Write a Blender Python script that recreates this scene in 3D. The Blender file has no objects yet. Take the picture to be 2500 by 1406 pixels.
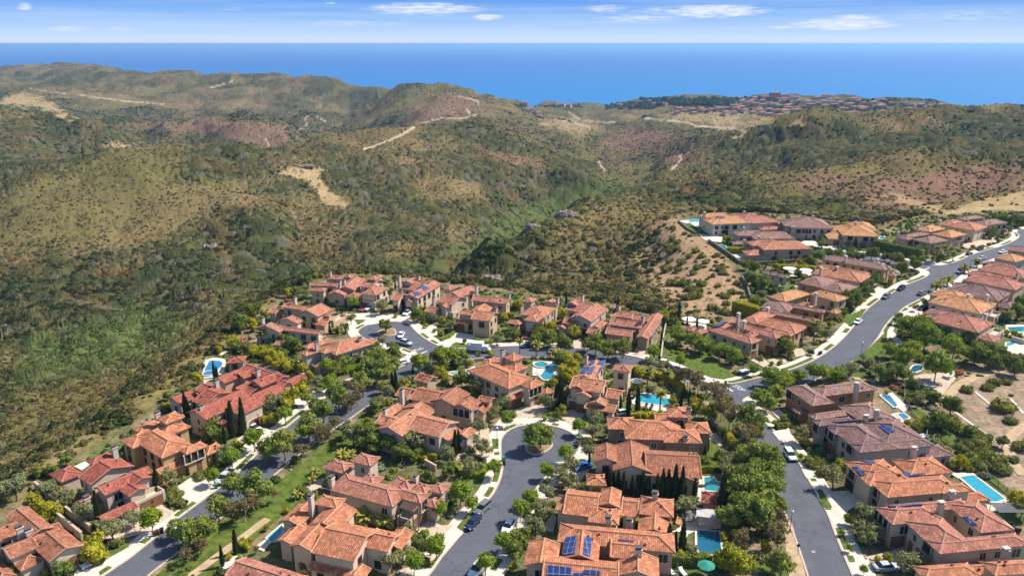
import bpy, bmesh, math, random
import numpy as np
from mathutils import Vector
R = math.radians
random.seed(7)
scn = bpy.context.scene
# ------------------------------------------------------------------ camera
CAMZ = 90.0; F = 1900.0; PITCH = R(17.42)
CP, SP = math.cos(PITCH), math.sin(PITCH)
cam_d = bpy.data.cameras.new('camera'); cam = bpy.data.objects.new('camera', cam_d)
scn.collection.objects.link(cam); scn.camera = cam
cam.location = (0, 0, CAMZ); cam.rotation_euler = (R(90) - PITCH, 0, 0)
cam_d.sensor_width = 36; cam_d.lens = F / 2500 * 36
cam_d.clip_start = 1; cam_d.clip_end = 250000
# ------------------------------------------------------------------ light
SUN_AZ, SUN_EL = 20.0, 49.0
sd = bpy.data.lights.new('sun', 'SUN'); sd.energy = 5.0; sd.angle = R(0.53); sd.color = (1, 0.94, 0.85)
sun = bpy.data.objects.new('sun', sd); scn.collection.objects.link(sun)
_s = Vector((math.cos(R(SUN_EL)) * math.cos(R(SUN_AZ)), math.cos(R(SUN_EL)) * math.sin(R(SUN_AZ)), math.sin(R(SUN_EL))))
sun.rotation_euler = _s.to_track_quat('Z', 'Y').to_euler()
scn.view_settings.view_transform = 'Standard'; scn.view_settings.look = 'None'
scn.view_settings.exposure = 0.64; scn.view_settings.gamma = 1.0
scn.cycles.max_bounces = 6; scn.cycles.volume_bounces = 0
scn.cycles.use_denoising = True

def srgb(r, g, b):
    f = lambda c: (c / 255 / 12.92) if c / 255 <= 0.04045 else ((c / 255 + 0.055) / 1.055) ** 2.4
    return (f(r), f(g), f(b))

class NT:
    """small helper to write node trees tersely"""
    def __init__(s, tree): s.t = tree; s.N = tree.nodes; s.L = tree.links
    def n(s, typ, **kw):
        nd = s.N.new(typ)
        for k, v in kw.items():
            if k.startswith('i_'):
                key = k[2:]; key = int(key) if key.isdigit() else key.replace('_', ' ')
                s.set(nd.inputs[key], v)
            else: setattr(nd, k, v)
        return nd
    def set(s, sock, v):
        if hasattr(v, 'is_output') or isinstance(v, bpy.types.NodeSocket): s.L.new(v, sock)
        else: sock.default_value = v
    def m(s, op, a, b=None, c=None, clamp=False):
        nd = s.N.new('ShaderNodeMath'); nd.operation = op; nd.use_clamp = clamp
        for i, v in enumerate((a, b, c)):
            if v is not None: s.set(nd.inputs[i], v)
        return nd.outputs[0]
    def mix(s, f, a, b, mode='MIX'):
        nd = s.N.new('ShaderNodeMix'); nd.data_type = 'RGBA'; nd.blend_type = mode
        s.set(nd.inputs[0], f)
        for i, v in ((6, a), (7, b)):
            if isinstance(v, tuple): v = (*v[:3], 1)
            s.set(nd.inputs[i], v)
        return nd.outputs[2]
    def ramp(s, f, stops, interp='LINEAR'):
        nd = s.N.new('ShaderNodeValToRGB'); cr = nd.color_ramp; cr.interpolation = interp
        while len(cr.elements) < len(stops): cr.elements.new(0.5)
        for e, (p, c) in zip(cr.elements, stops):
            e.position = p; e.color = (*c[:3], 1) if isinstance(c, tuple) else (c, c, c, 1)
        s.L.new(f, nd.inputs[0]); return nd.outputs[0]
    def noise(s, vec, scale, detail=3, rough=0.55):
        nd = s.N.new('ShaderNodeTexNoise'); nd.inputs['Scale'].default_value = scale
        nd.inputs['Detail'].default_value = detail; nd.inputs['Roughness'].default_value = rough
        if vec is not None: s.L.new(vec, nd.inputs['Vector'])
        return nd.outputs[0]

# ------------------------------------------------------------------ sky
world = bpy.data.worlds.new('World'); scn.world = world; world.use_nodes = True
w = NT(world.node_tree); w.N.clear()
wo = w.n('ShaderNodeOutputWorld'); bg = w.n('ShaderNodeBackground', i_Strength=0.12)
w.L.new(bg.outputs[0], wo.inputs[0])
sky = w.n('ShaderNodeTexSky', sky_type='NISHITA', sun_disc=False, sun_elevation=R(SUN_EL), sun_rotation=R(90 - SUN_AZ),
          altitude=250, air_density=1.0, dust_density=0.6, ozone_density=2.0)
tc = w.n('ShaderNodeTexCoord'); sep = w.n('ShaderNodeSeparateXYZ'); w.L.new(tc.outputs['Generated'], sep.inputs[0])
sx, sy, sz = sep.outputs
el = w.m('DIVIDE', sz, w.m('MAXIMUM', w.m('SQRT', w.m('ADD', w.m('MULTIPLY', sx, sx), w.m('MULTIPLY', sy, sy))), 0.001))
low = w.ramp(w.m('DIVIDE', el, 0.08, clamp=True), [(0.0, srgb(210, 226, 248)), (0.14, srgb(190, 214, 248)), (0.36, srgb(150, 192, 245)), (0.66, srgb(94, 154, 236)), (1.0, srgb(72, 136, 228))])
# thin streaks and small clouds low over the sea
az = w.m('DIVIDE', sx, w.m('MAXIMUM', sy, 0.05))
cv = w.n('ShaderNodeCombineXYZ', i_0=w.m('MULTIPLY', az, 42.0), i_1=w.m('MULTIPLY', el, 420.0))
cn = w.noise(cv.outputs[0], 1.0, 7, 0.68)
CL = [(1040, 22, 130, 13, 1.0), (1190, 43, 35, 7, .9), (1740, 28, 120, 14, 1.1), (1560, 46, 110, 9, .6), (1480, 22, 50, 8, .7), (2060, 60, 120, 12, .95),
      (170, 71, 50, 6, .6), (290, 71, 40, 4, .5), (60, 18, 18, 8, .7), (560, 22, 40, 4, .4), (860, 58, 120, 7, .4), (2350, 40, 170, 14, .35),
      (806, 9, 12, 3, .8), (1910, 68, 30, 5, .6), (1600, 28, 60, 9, .5), (2080, 45, 60, 7, .8)]
tot = None
for (px, py, rx, ry, k) in CL:
    rx, ry = rx * 1.25, ry * 1.3
    u, v = (px - 1250) / F, (703 - py) / F
    dy = CP + v * SP; a0 = u / dy; e0 = (-SP + v * CP) / math.hypot(u, dy)
    da = w.m('DIVIDE', w.m('SUBTRACT', az, a0), rx / F); de = w.m('DIVIDE', w.m('SUBTRACT', el, e0), ry / F)
    d2 = w.m('ADD', w.m('MULTIPLY', da, da), w.m('MULTIPLY', de, de))
    g = w.m('MULTIPLY', w.m('SUBTRACT', 1.0, d2, clamp=True), k)
    tot = g if tot is None else w.m('MAXIMUM', tot, g)
cm = w.m('MULTIPLY', w.m('ADD', w.m('MULTIPLY', tot, .9), w.m('SUBTRACT', w.m('MULTIPLY', cn, 4.4), 2.15)), .75, clamp=True)
cm = w.m('MULTIPLY', cm, w.m('MULTIPLY', tot, 1.6, clamp=True))
veil = w.m('MULTIPLY', w.m('SUBTRACT', w.noise(w.n('ShaderNodeCombineXYZ', i_0=w.m('MULTIPLY', az, 3.0), i_1=w.m('MULTIPLY', el, 120.0)).outputs[0], 1.0, 4, 0.6), 0.43, clamp=True), 1.0)
low = w.mix(veil, low, srgb(215, 230, 252))
low = w.mix(w.m('MULTIPLY', cm, .85), low, srgb(247, 247, 250))
lowv = w.n('ShaderNodeVectorMath', operation='SCALE'); w.L.new(low, lowv.inputs[0]); lowv.inputs['Scale'].default_value = 5.7
hi = w.m('DIVIDE', w.m('SUBTRACT', el, 0.06), 0.25, clamp=True)
w.L.new(w.mix(hi, lowv.outputs[0], sky.outputs[0]), bg.inputs['Color'])

# ------------------------------------------------------------------ projection helpers
def at(px, py, z=0.0):
    u, v = (px - 1250) / F, (703 - py) / F
    dz = -SP + v * CP; t = (z - CAMZ) / dz
    return Vector((u * t, (CP + v * SP) * t, z))
def pix(p):
    dx, dy, dz = p[0], p[1], p[2] - CAMZ
    depth = dy * CP - dz * SP
    return 1250 + F * dx / depth, 703 - F * (dy * SP + dz * CP) / depth

# ------------------------------------------------------------------ object helpers
COL = scn.collection
def tag(o, label=None, cat=None, group=None, kind=None):
    if label: o['label'] = label
    if cat: o['category'] = cat
    if group: o['group'] = group
    if kind: o['kind'] = kind
    return o
def empty(name, loc=(0, 0, 0), rz=0.0):
    o = bpy.data.objects.new(name, None); COL.objects.link(o); o.location = loc; o.rotation_euler = (0, 0, rz)
    o.empty_display_size = 0.3
    return o
def link_mesh(name, me, parent=None, loc=None, rz=0.0):
    o = bpy.data.objects.new(name, me); COL.objects.link(o)
    if parent: o.parent = parent
    if loc is not None: o.location = loc
    if rz: o.rotation_euler = (0, 0, rz)
    return o
class MB:
    """collects polygons with material slots and optional uv"""
    def __init__(s): s.v = []; s.f = []; s.mi = []; s.uv = []
    def face(s, pts, mi=0, uv=None):
        b = len(s.v); s.v += [tuple(p) for p in pts]; s.f.append(tuple(range(b, b + len(pts)))); s.mi.append(mi)
        s.uv += [tuple(q) for q in (uv if uv else [(p[0], p[1]) for p in pts])]
    def box(s, c, d, mi=0, rz=0.0, taper=1.0):
        cx, cy, cz = c; hx, hy, hz = d[0] / 2, d[1] / 2, d[2] / 2; ca, sa = math.cos(rz), math.sin(rz)
        P = []
        for k in (-1, 1):
            t = taper if k > 0 else 1
            for (i, j) in ((-1, -1), (1, -1), (1, 1), (-1, 1)):
                x, y = i * hx * t, j * hy * t
                P.append((cx + x * ca - y * sa, cy + x * sa + y * ca, cz + k * hz))
        for q in ((3, 2, 1, 0), (4, 5, 6, 7), (0, 1, 5, 4), (1, 2, 6, 5), (2, 3, 7, 6), (3, 0, 4, 7)): s.face([P[i] for i in q], mi)
    def beam(s, a, b, r, mi=0, n=6, r2=None):
        a, b = Vector(a), Vector(b); d = (b - a).normalized(); r2 = r if r2 is None else r2
        up = Vector((0, 0, 1)) if abs(d.z) < 0.95 else Vector((1, 0, 0))
        u = d.cross(up).normalized(); v = d.cross(u)
        A = [a + (u * math.cos(2 * math.pi * i / n) + v * math.sin(2 * math.pi * i / n)) * r for i in range(n)]
        B = [b + (u * math.cos(2 * math.pi * i / n) + v * math.sin(2 * math.pi * i / n)) * r2 for i in range(n)]
        for i in range(n): s.face([A[i], B[i], B[(i + 1) % n], A[(i + 1) % n]][::-1], mi)
        s.face(A, mi); s.face(B[::-1], mi)
    def prism(s, poly, z0, z1, mi=0, side=None, bottom=False):
        side = mi if side is None else side
        ar = sum(poly[i][0] * poly[(i + 1) % len(poly)][1] - poly[(i + 1) % len(poly)][0] * poly[i][1] for i in range(len(poly)))
        if ar < 0: poly = poly[::-1]
        s.face([(p[0], p[1], z1) for p in poly], mi)
        if bottom: s.face([(p[0], p[1], z0) for p in poly[::-1]], mi)
        for i in range(len(poly)):
            a, b = poly[i], poly[(i + 1) % len(poly)]
            s.face([(a[0], a[1], z0), (b[0], b[1], z0), (b[0], b[1], z1), (a[0], a[1], z1)], side)
    def mesh(s, name, mats):
        me = bpy.data.meshes.new(name); me.from_pydata(s.v, [], s.f)
        for m in (mats if isinstance(mats, (list, tuple)) else [mats]): me.materials.append(m)
        me.polygons.foreach_set('material_index', s.mi)
        uvl = me.uv_layers.new(name='UVMap'); uvl.data.foreach_set('uv', np.array(s.uv, dtype=np.float32).ravel())
        me.update(); return me
    def build(s, name, mats, parent=None, loc=None, rz=0.0): return link_mesh(name, s.mesh(name, mats), parent, loc, rz)

# ------------------------------------------------------------------ materials
def mat(name):
    m = bpy.data.materials.new(name); m.use_nodes = True
    t = NT(m.node_tree); b = t.N['Principled BSDF']; return m, t, b
def simple(name, col, rough=0.7, var=0.12, scale=1.0, spec=0.3, metal=0.0, bump=0.0, detail=4):
    """surface colour with world-space mottling"""
    m, t, b = mat(name)
    g = t.n('ShaderNodeNewGeometry'); nz = t.noise(g.outputs['Position'], scale, detail)
    v = t.ramp(nz, [(0.3, tuple(c * (1 - var) for c in col)), (0.7, tuple(min(1, c * (1 + var)) for c in col))])
    t.L.new(v, b.inputs['Base Color']); b.inputs['Roughness'].default_value = rough
    b.inputs['Specular IOR Level'].default_value = spec; b.inputs['Metallic'].default_value = metal
    if bump:
        bp = t.n('ShaderNodeBump', i_Strength=bump, i_Distance=0.1); t.L.new(t.noise(g.outputs['Position'], scale * 4, 3), bp.inputs['Height']); t.L.new(bp.outputs[0], b.inputs['Normal'])
    return m
# ================================================================== TERRAIN
def smooth(a, b, x): t = np.clip((x - a) / (b - a), 0, 1); return t * t * (3 - 2 * t)
def h2(i, j, s=0):
    n = (i.astype(np.int64) * 374761393 + j.astype(np.int64) * 668265263 + s * 974711) & 0x7fffffff
    n = ((n ^ (n >> 13)) * 1274126177) & 0x7fffffff; n = (n ^ (n >> 16)) * 60493 & 0x7fffffff
    return ((n ^ (n >> 11)) & 0xffffff) / float(0xffffff)
def vnoise(x, y, s=0):
    i, j = np.floor(x), np.floor(y); u, v = x - i, y - j
    u = u * u * (3 - 2 * u); v = v * v * (3 - 2 * v)
    return (h2(i, j, s) * (1 - u) + h2(i + 1, j, s) * u) * (1 - v) + (h2(i, j + 1, s) * (1 - u) + h2(i + 1, j + 1, s) * u) * v
def fbm(x, y, o=4, s=0, g=0.5):
    a, t, n = 1.0, 0.0, 0.0
    for k in range(o): t = t + a * vnoise(x, y, s + k * 17); n += a; a *= g; x = x * 2.03 + 11.3; y = y * 2.03 - 7.7
    return t / n
def inpoly(px, py, poly):
    r = np.zeros(px.shape, bool); n = len(poly)
    for k in range(n):
        (x1, y1), (x2, y2) = poly[k], poly[(k + 1) % n]
        c = ((y1 > py) != (y2 > py)); r ^= c & (px < (x2 - x1) * (py - y1) / ((y2 - y1) or 1e-9) + x1)
    return r
def polydist(x, y, poly, closed=True):
    d = np.full(x.shape, 1e9); n = len(poly)
    for k in range(n if closed else n - 1):
        (x1, y1), (x2, y2) = poly[k][:2], poly[(k + 1) % n][:2]
        dx, dy = x2 - x1, y2 - y1; L = dx * dx + dy * dy + 1e-9
        t = np.clip(((x - x1) * dx + (y - y1) * dy) / L, 0, 1)
        d = np.minimum(d, np.hypot(x - x1 - t * dx, y - y1 - t * dy))
    return d
# edge of the built-up shelf (flat, z = 0)
SHELF = [at(*p)[:2] for p in [(-500, 1500), (-60, 1290), (60, 1212), (130, 1150), (215, 1098), (300, 1045), (385, 985), (420, 950), (488, 925), (505, 878), (560, 842), (610, 800), (618, 765), (700, 722), (745, 690),
    (850, 668), (960, 676), (1100, 692), (1250, 712), (1400, 730), (1500, 745), (1590, 772), (1640, 790), (1700, 792), (1765, 786), (1800, 768), (1822, 740), (1815, 700), (1782, 640), (1742, 602), (1700, 572), (1655, 541), (1720, 522),
    (1850, 520), (1960, 528), (2050, 545), (2150, 556), (2230, 530), (2330, 522), (2440, 512), (2600, 520), (2950, 545), (3300, 900), (3300, 1700), (-500, 1700)]]
# control points (photo pixel, forward distance) on crests, flanks and valley floors, sampled along view rays
CPT = """0,172,3800 150,158,3800 230,165,3800 310,180,3700 0,205,3100 120,200,3100 310,186,3050 400,178,3000 560,181,3000 700,185,2950 760,190,2900 850,205,2850 960,228,2800
200,215,2700 400,220,2700 560,215,2750 700,220,2650 800,250,2500 850,262,2480 930,262,2500 600,262,2350 400,268,2250 200,235,2350 100,225,2300 0,230,2200 740,300,2150 760,312,2050
1000,222,2150 1080,216,2150 1150,225,2150 1250,250,2500 1295,262,2600 960,240,2250 1030,250,1960 1170,265,1950 1250,290,1800 1100,285,1750 1000,290,1800 880,300,2000 940,275,2450
280,303,1660 400,299,1630 520,289,1620 620,291,1620 700,310,1700 690,350,1450 350,330,1600 500,335,1550
0,262,1270 60,270,1250 150,285,1230 230,305,1210 150,340,1150 50,370,1000 270,345,1180
0,408,690 130,392,705 250,376,720 300,357,760 420,341,800 560,361,800 700,361,840 880,365,900
760,345,1130 850,325,1140 950,312,1150 1010,307,1140 1100,315,1130 1200,332,1120 1200,355,1060 1300,380,990 1400,410,950 1500,430,990
1350,300,2050 1400,330,1750 1300,330,1600 1420,370,1350 1300,263,3300 1400,263,3200 1350,259,3800 1450,259,3700 1390,275,2800
1500,256,2900 1600,246,2900 1700,243,2850 1870,236,2700 2000,237,2600 2100,239,2600 2200,246,2550 2280,256,2500 2380,266,2400
1650,275,2200 1750,275,2100 1850,285,1950 1890,297,1800 1590,290,2000 1700,300,1800 1750,312,1700 1820,322,1560 1800,336,1480 1900,270,2150 2000,270,2050 2100,268,2050
1500,330,1800 1600,332,1650 1700,347,1420 1650,362,1350 1560,372,1380 1500,352,1600 1620,402,1140 1700,382,1180 1750,352,1300 1560,412,1110
1450,402,1300 1550,430,1050 1600,424,1190 1480,350,1680 1450,320,2100 1420,295,2600
1820,330,1020 1900,311,960 1960,301,950 2050,295,950 2200,276,980 2300,266,1000 2400,268,1020 2500,272,1040 2700,275,1060
1700,402,930 1640,440,880 1800,382,905 1900,420,825 2000,372,865 2100,342,890 2200,330,900 2300,322,910 2400,332,880 2500,332,890 2400,356,840 2500,366,820 2700,360,800
1700,440,830 1900,432,800 2050,412,800 2200,374,820
1650,452,680 1750,442,640 1950,433,600 2080,406,600 2180,381,605 2290,360,615 2400,368,620 2500,395,600 2700,400,650
2100,440,545 2000,470,525 2200,430,545 2300,440,535 2400,430,550 2200,480,505 2400,480,500 2500,460,500 1900,490,515 1800,470,560 2000,505,490 2200,515,465 1800,500,500 2700,480,480
1650,482,560 1500,485,600 1400,512,545 1560,550,415 1450,542,442 1380,530,470 1300,560,430 1200,600,390 1140,640,398 1105,672,388 1650,520,455
1600,640,358 1500,640,372 1400,640,380 1300,655,378 1200,672,372 1700,700,294 1600,715,290 1500,700,315 1750,640,325 1700,600,360 1600,590,388 1450,590,405
1100,640,535 1180,600,620 1250,560,720 1350,520,850 1450,480,880 1540,447,1000 950,660,480 1020,655,495 800,672,500 700,700,480 600,740,440 450,790,412 330,830,390 150,870,365 0,900,345 -200,940,280
0,1000,258 0,1100,216 100,1000,256 100,1085,206 250,985,248 300,950,265 420,890,285 560,800,325 660,735,360 850,655,450 -200,1100,203
0,700,440 0,550,555 300,600,520 500,550,570 600,500,630 800,560,590 900,600,550 800,450,740 1000,450,780 1000,520,660 1100,400,870 300,500,600 200,430,655 600,420,730 1150,480,740 1250,430,900 700,620,530 500,700,455 200,760,415 0,800,395 -200,700,425 -200,450,700 -200,800,345"""
pts = []
def addray(px, py, y):
    u, v = (px - 1250) / F, (703 - py) / F; dy = CP + v * SP
    pts.append((u / dy, y, CAMZ + (-SP + v * CP) / dy * y))
for tkn in CPT.split(): addray(*map(float, tkn.split(',')))
# hidden valleys behind the crests and the sea bed: (photo px, distance, height)
for (px, y, z) in [(0, 4600, -230), (300, 4400, -230), (600, 3800, -230), (900, 3600, -230), (1100, 3300, -225), (1300, 4300, -215), (1450, 4300, -215), (1600, 3700, -230), (1900, 3500, -235), (2200, 3500, -235), (2500, 3400, -235),
                   (2600, 2600, -150), (2400, 1800, -80), (2200, 1700, -90), (2000, 1600, -95), (-300, 4600, -230), (-300, 3000, -30), (-300, 1500, -20), (2900, 3400, -235), (2900, 1300, 0),
                   (150, 1720, -120), (400, 2050, -125), (600, 2050, -140), (300, 1120, -90), (550, 1250, -105), (700, 1180, -100), (500, 1400, -110), (100, 930, -70), (1000, 1550, -105), (850, 1600, -120), (1150, 1550, -95), (700, 2000, -130),
                   (1350, 650, -86), (1280, 560, -78), (1500, 760, -66), (1600, 900, -66), (1200, 455, -62)] + [(p, 5200, -240) for p in range(-300, 2901, 400)]:
    pts.append(((px - 1250) / F, y, z))
for q in SHELF[1:-4]: pts.append((q[0] / q[1], q[1], 0.0))
for (px, py) in [(300, 1300), (800, 1000), (1250, 850), (1250, 1200), (1700, 900), (2000, 700), (2300, 620), (2200, 1200), (2450, 900), (1900, 600), (2400, 1300), (700, 1350)]:
    q = at(px, py); pts.append((q.x / q.y, q.y, 0.0))
pts = np.array(pts)
def wp(a, y): return np.stack([a * 3.0, np.log(y) * 1.6], -1)
PC = wp(pts[:, 0], pts[:, 1])
def ker(A, B): return np.sqrt(((A[:, None, :] - B[None]) ** 2).sum(-1) + 1e-4)
n_ = len(PC); M = np.zeros((n_ + 3, n_ + 3)); M[:n_, :n_] = ker(PC, PC) + np.eye(n_) * 0.02
M[:n_, n_] = 1; M[:n_, n_ + 1:] = PC; M[n_, :n_] = 1; M[n_ + 1:, :n_] = PC.T
WT = np.linalg.solve(M, np.concatenate([pts[:, 2], np.zeros(3)]))
def base_height(a, y):
    sh = a.shape; Q = wp(a.ravel(), y.ravel()); out = np.empty(len(Q))
    for k in range(0, len(Q), 20000): out[k:k + 20000] = ker(Q[k:k + 20000], PC) @ WT[:n_] + WT[n_] + Q[k:k + 20000] @ WT[n_ + 1:]
    return out.reshape(sh)
NA, NR = 1250, 900
ga = np.linspace(-0.86, 0.86, NA); gy = np.exp(np.linspace(math.log(92), math.log(5200), NR))
cA, cY = np.linspace(-0.86, 0.86, 140), np.exp(np.linspace(math.log(92), math.log(5200), 220))
CA, CY = np.meshgrid(cA, cY); CZ = base_height(CA, CY)
def interp_h(a, y):
    """bilinear read of the coarse height grid"""
    fi = np.clip((a + 0.86) / 1.72 * 139, 0, 138.999); fj = np.clip((np.log(y) - math.log(92)) / (math.log(5200) - math.log(92)) * 219, 0, 218.999)
    i, j = fi.astype(int), fj.astype(int); u, v = fi - i, fj - j
    return (CZ[j, i] * (1 - u) + CZ[j, i + 1] * u) * (1 - v) + (CZ[j + 1, i] * (1 - u) + CZ[j + 1, i + 1] * u) * v
def ground_h(x, y):
    """height of the bare ground, with gullies, at world x, y (arrays)"""
    a = x / y; z = interp_h(a, y)
    ins = inpoly(x, y, SHELF); d = np.where(ins, -polydist(x, y, SHELF), polydist(x, y, SHELF))
    wgt = smooth(0, 26, d); amp = smooth(5, 160, d)
    wx, wy = x + 30 * fbm(x / 90, y / 90, 2, 5), y + 30 * fbm(x / 90 + 9, y / 90, 2, 6)
    r1 = np.abs(fbm(wx / 170, wy / 170, 4, 3) - 0.5) * 2
    far = smooth(350, 1500, y)
    z = z + amp * ((r1 - 0.22) * (18 + 20 * far) + (np.abs(fbm(wx / 62, wy / 75, 3, 12) - .5) * 2 - .22) * 8 * (1 - .4 * far) + (fbm(x / 45, y / 45, 3, 8) - 0.5) * 4)
    return z * wgt + (-0.02) * (1 - wgt), d
GA, GY = np.meshgrid(ga, gy); GX = GA * GY
GZ, GD = ground_h(GX, GY)
GPX = 1250 + F * GX / (GY * CP - (GZ - CAMZ) * SP); GPY = 703 - F * (GY * SP + (GZ - CAMZ) * CP) / (GY * CP - (GZ - CAMZ) * SP)
# ---- plant cover: where it is bare, dry grass, red grass, sage or dense dark scrub
def patch(poly, soft=14, dmin=0, dmax=9e9):
    pa = np.array(poly); k = soft + 18; sel = (GPX > pa[:, 0].min() - k) & (GPX < pa[:, 0].max() + k) & (GPY > pa[:, 1].min() - k) & (GPY < pa[:, 1].max() + k) & (GY > dmin) & (GY < dmax)
    X, Y = GPX[sel], GPY[sel]; d = polydist(X, Y, poly); m = np.where(inpoly(X, Y, poly), d, -d)
    out = np.zeros_like(GPX); out[sel] = smooth(-soft, soft, m + WOB[sel]); return out
WOB = (fbm(GX / 9, GY / 9, 3, 21) - 0.5) * 30
def trail(line, wdt=3, dmin=0, dmax=9e9):
    pa = np.array(line); k = wdt + 4; sel = (GPX > pa[:, 0].min() - k) & (GPX < pa[:, 0].max() + k) & (GPY > pa[:, 1].min() - k) & (GPY < pa[:, 1].max() + k) & (GY > dmin) & (GY < dmax)
    out = np.zeros_like(GPX); out[sel] = smooth(wdt + 1.5, wdt - 0.5, polydist(GPX[sel], GPY[sel], line, False) + WOB[sel] * .08); return out
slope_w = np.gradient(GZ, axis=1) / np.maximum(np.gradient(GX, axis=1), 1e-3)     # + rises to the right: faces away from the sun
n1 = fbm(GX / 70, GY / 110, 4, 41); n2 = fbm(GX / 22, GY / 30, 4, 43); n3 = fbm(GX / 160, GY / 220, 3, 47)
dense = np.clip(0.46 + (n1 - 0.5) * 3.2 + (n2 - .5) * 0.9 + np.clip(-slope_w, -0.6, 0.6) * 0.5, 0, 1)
dense = np.clip(dense + 0.55 * patch([(0, 270), (200, 290), (330, 350), (220, 395), (0, 412)], 20) + 0.75 * patch([(1690, 420), (1850, 330), (1960, 290), (2150, 330), (2450, 330), (2300, 380), (1990, 432), (1720, 446)], 16, 700)
    + .5 * patch([(150, 700), (600, 640), (800, 700), (400, 790), (60, 860), (0, 840)], 40) + .45 * patch([(560, 540), (760, 560), (760, 700), (540, 720)], 40) + .6 * patch([(1110, 640), (1300, 560), (1350, 600), (1280, 680), (1180, 690)], 18)
    + .4 * patch([(600, 190), (850, 205), (930, 250), (800, 300), (640, 250)], 20) + .4 * patch([(1480, 380), (1600, 340), (1750, 340), (1700, 375), (1560, 410)], 15)
    + .2 * patch([(1105, 665), (1200, 605), (1300, 560), (1450, 540), (1580, 552), (1540, 640), (1400, 690), (1200, 690)], 20) - .5 * patch([(0, 420), (250, 390), (420, 380), (480, 520), (150, 560), (0, 520)], 50) - .55 * patch([(30, 1000), (400, 890), (560, 800), (540, 850), (280, 1040), (60, 1180), (0, 1180)], 30), 0, 1)
bankl = patch([(-40, 1180), (60, 1215), (215, 1100), (385, 988), (505, 880), (618, 768), (745, 692), (690, 705), (620, 745), (520, 815), (410, 890), (250, 975), (60, 1085), (-40, 1130)], 16)
dense = dense * (1 - .75 * bankl)
green = np.clip(patch([(60, 830), (300, 760), (470, 790), (420, 850), (300, 890), (40, 950)], 30) + .8 * patch([(1050, 640), (1250, 520), (1500, 430), (1600, 430), (1400, 530), (1200, 640)], 22) + .5 * patch([(880, 640), (1050, 640), (1100, 665), (900, 680)], 16), 0, 1)
tan = np.clip(patch([(690, 415), (780, 412), (800, 455), (860, 510), (800, 500), (740, 440), (680, 425)], 6) + .9 * patch([(1590, 560), (1660, 540), (1740, 602), (1815, 700), (1822, 745), (1790, 770), (1690, 770), (1640, 720), (1560, 640)], 26)
    + patch([(20, 235), (60, 225), (120, 250), (200, 297), (150, 285), (90, 262), (0, 252)], 6) + .8 * patch([(250, 356), (300, 347), (340, 355), (280, 366)], 5) + .8 * patch([(1600, 282), (1760, 272), (1890, 288), (1890, 300), (1800, 322), (1700, 300)], 5)
    + patch([(1910, 300), (1960, 293), (1970, 302), (1920, 312)], 4, 900) + .75 * patch([(1310, 290), (1420, 285), (1470, 310), (1420, 330), (1320, 310)], 12) + .8 * patch([(2150, 470), (2330, 512), (2500, 465), (2560, 520), (2300, 530)], 10)
    + .9 * patch([(1870, 350), (1890, 340), (1880, 420)], 5, 700) * 0 + .9 * patch([(2330, 512), (2420, 480), (2560, 450), (2560, 530), (2300, 540)], 8), 0, 1)
red = np.clip(patch([(540, 292), (700, 305), (705, 345), (640, 365), (560, 330), (280, 306)], 8) + patch([(1010, 270), (1100, 230), (1160, 240), (1180, 262), (1120, 285), (1000, 300)], 12) + .9 * patch([(1930, 445), (2050, 425), (2200, 440), (2300, 420), (2330, 400), (2500, 395), (2500, 465), (2250, 500), (2080, 490), (2000, 465)], 22, 430)
    + .75 * patch([(2080, 490), (2250, 490), (2180, 545), (2080, 530)], 14, 380) + .8 * patch([(1460, 330), (1560, 305), (1700, 350), (1600, 380), (1480, 380)], 14) + .9 * patch([(1610, 385), (1760, 345), (1740, 370), (1650, 410)], 6) + .8 * patch([(1260, 378), (1340, 405), (1320, 412), (1250, 385)], 6)
    + .6 * patch([(590, 300), (700, 310), (690, 350)], 8) + .6 * patch([(1180, 300), (1350, 330), (1400, 360), (1250, 330)], 12) + .7 * patch([(1140, 345), (1300, 400), (1280, 410), (1140, 360)], 5), 0, 1)
rust = np.clip((fbm(GX / 26 + 50, GY / 34, 4, 61) - 0.6) * 7, 0, 1) * (0.35 + 0.65 * patch([(200, 520), (560, 500), (600, 760), (250, 730)], 60)) + .35 * patch([(500, 535), (560, 535), (570, 640), (600, 700), (550, 690), (520, 610)], 22)
tr = np.zeros_like(GX)
for ln, wd, d0 in [([(70, 217), (180, 232), (330, 250), (400, 255)], .7, 1500), ([(515, 215), (560, 203), (570, 197)], 1.1, 1500), ([(730, 318), (750, 305), (745, 290), (755, 283)], 1.3, 1300), ([(775, 287), (795, 297)], 1.5, 1300),
                   ([(890, 366), (930, 352), (980, 330), (1010, 312)], 2.6, 700), ([(1030, 302), (1080, 289), (1130, 290), (1165, 280)], 1.1, 1200), ([(1170, 263), (1167, 248), (1150, 242), (1120, 236)], 1.1, 1200), ([(1140, 267), (1147, 278)], 1.5, 1200),
                   ([(1575, 289), (1680, 300), (1700, 309), (1790, 314), (1822, 322), (1812, 332), (1790, 338)], 1.9, 800), ([(1462, 395), (1468, 408), (1475, 416)], 2, 700), ([(1655, 372), (1665, 390), (1640, 415)], 1.8, 800), ([(660, 365), (650, 340), (630, 335)], 1.5, 1000),
                   ([(1390, 275), (1420, 295), (1500, 300)], 1.2, 1500), ([(90, 1175), (160, 1105), (215, 1065)], 7, 0), ([(1370, 292), (1440, 312)], 1.2, 1200), ([(850, 560), (700, 450)], 0.1, 9e8)]:
    tr = np.maximum(tr, trail(ln, wd, d0))
bare = np.clip(np.maximum(tan, tr), 0, 1)
dense = dense * (1 - 0.93 * np.clip(tan * 1.2, 0, 1)) * (1 - 0.8 * red) * (1 - tr); dense = np.clip(dense + green * .4, 0, 1)
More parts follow.
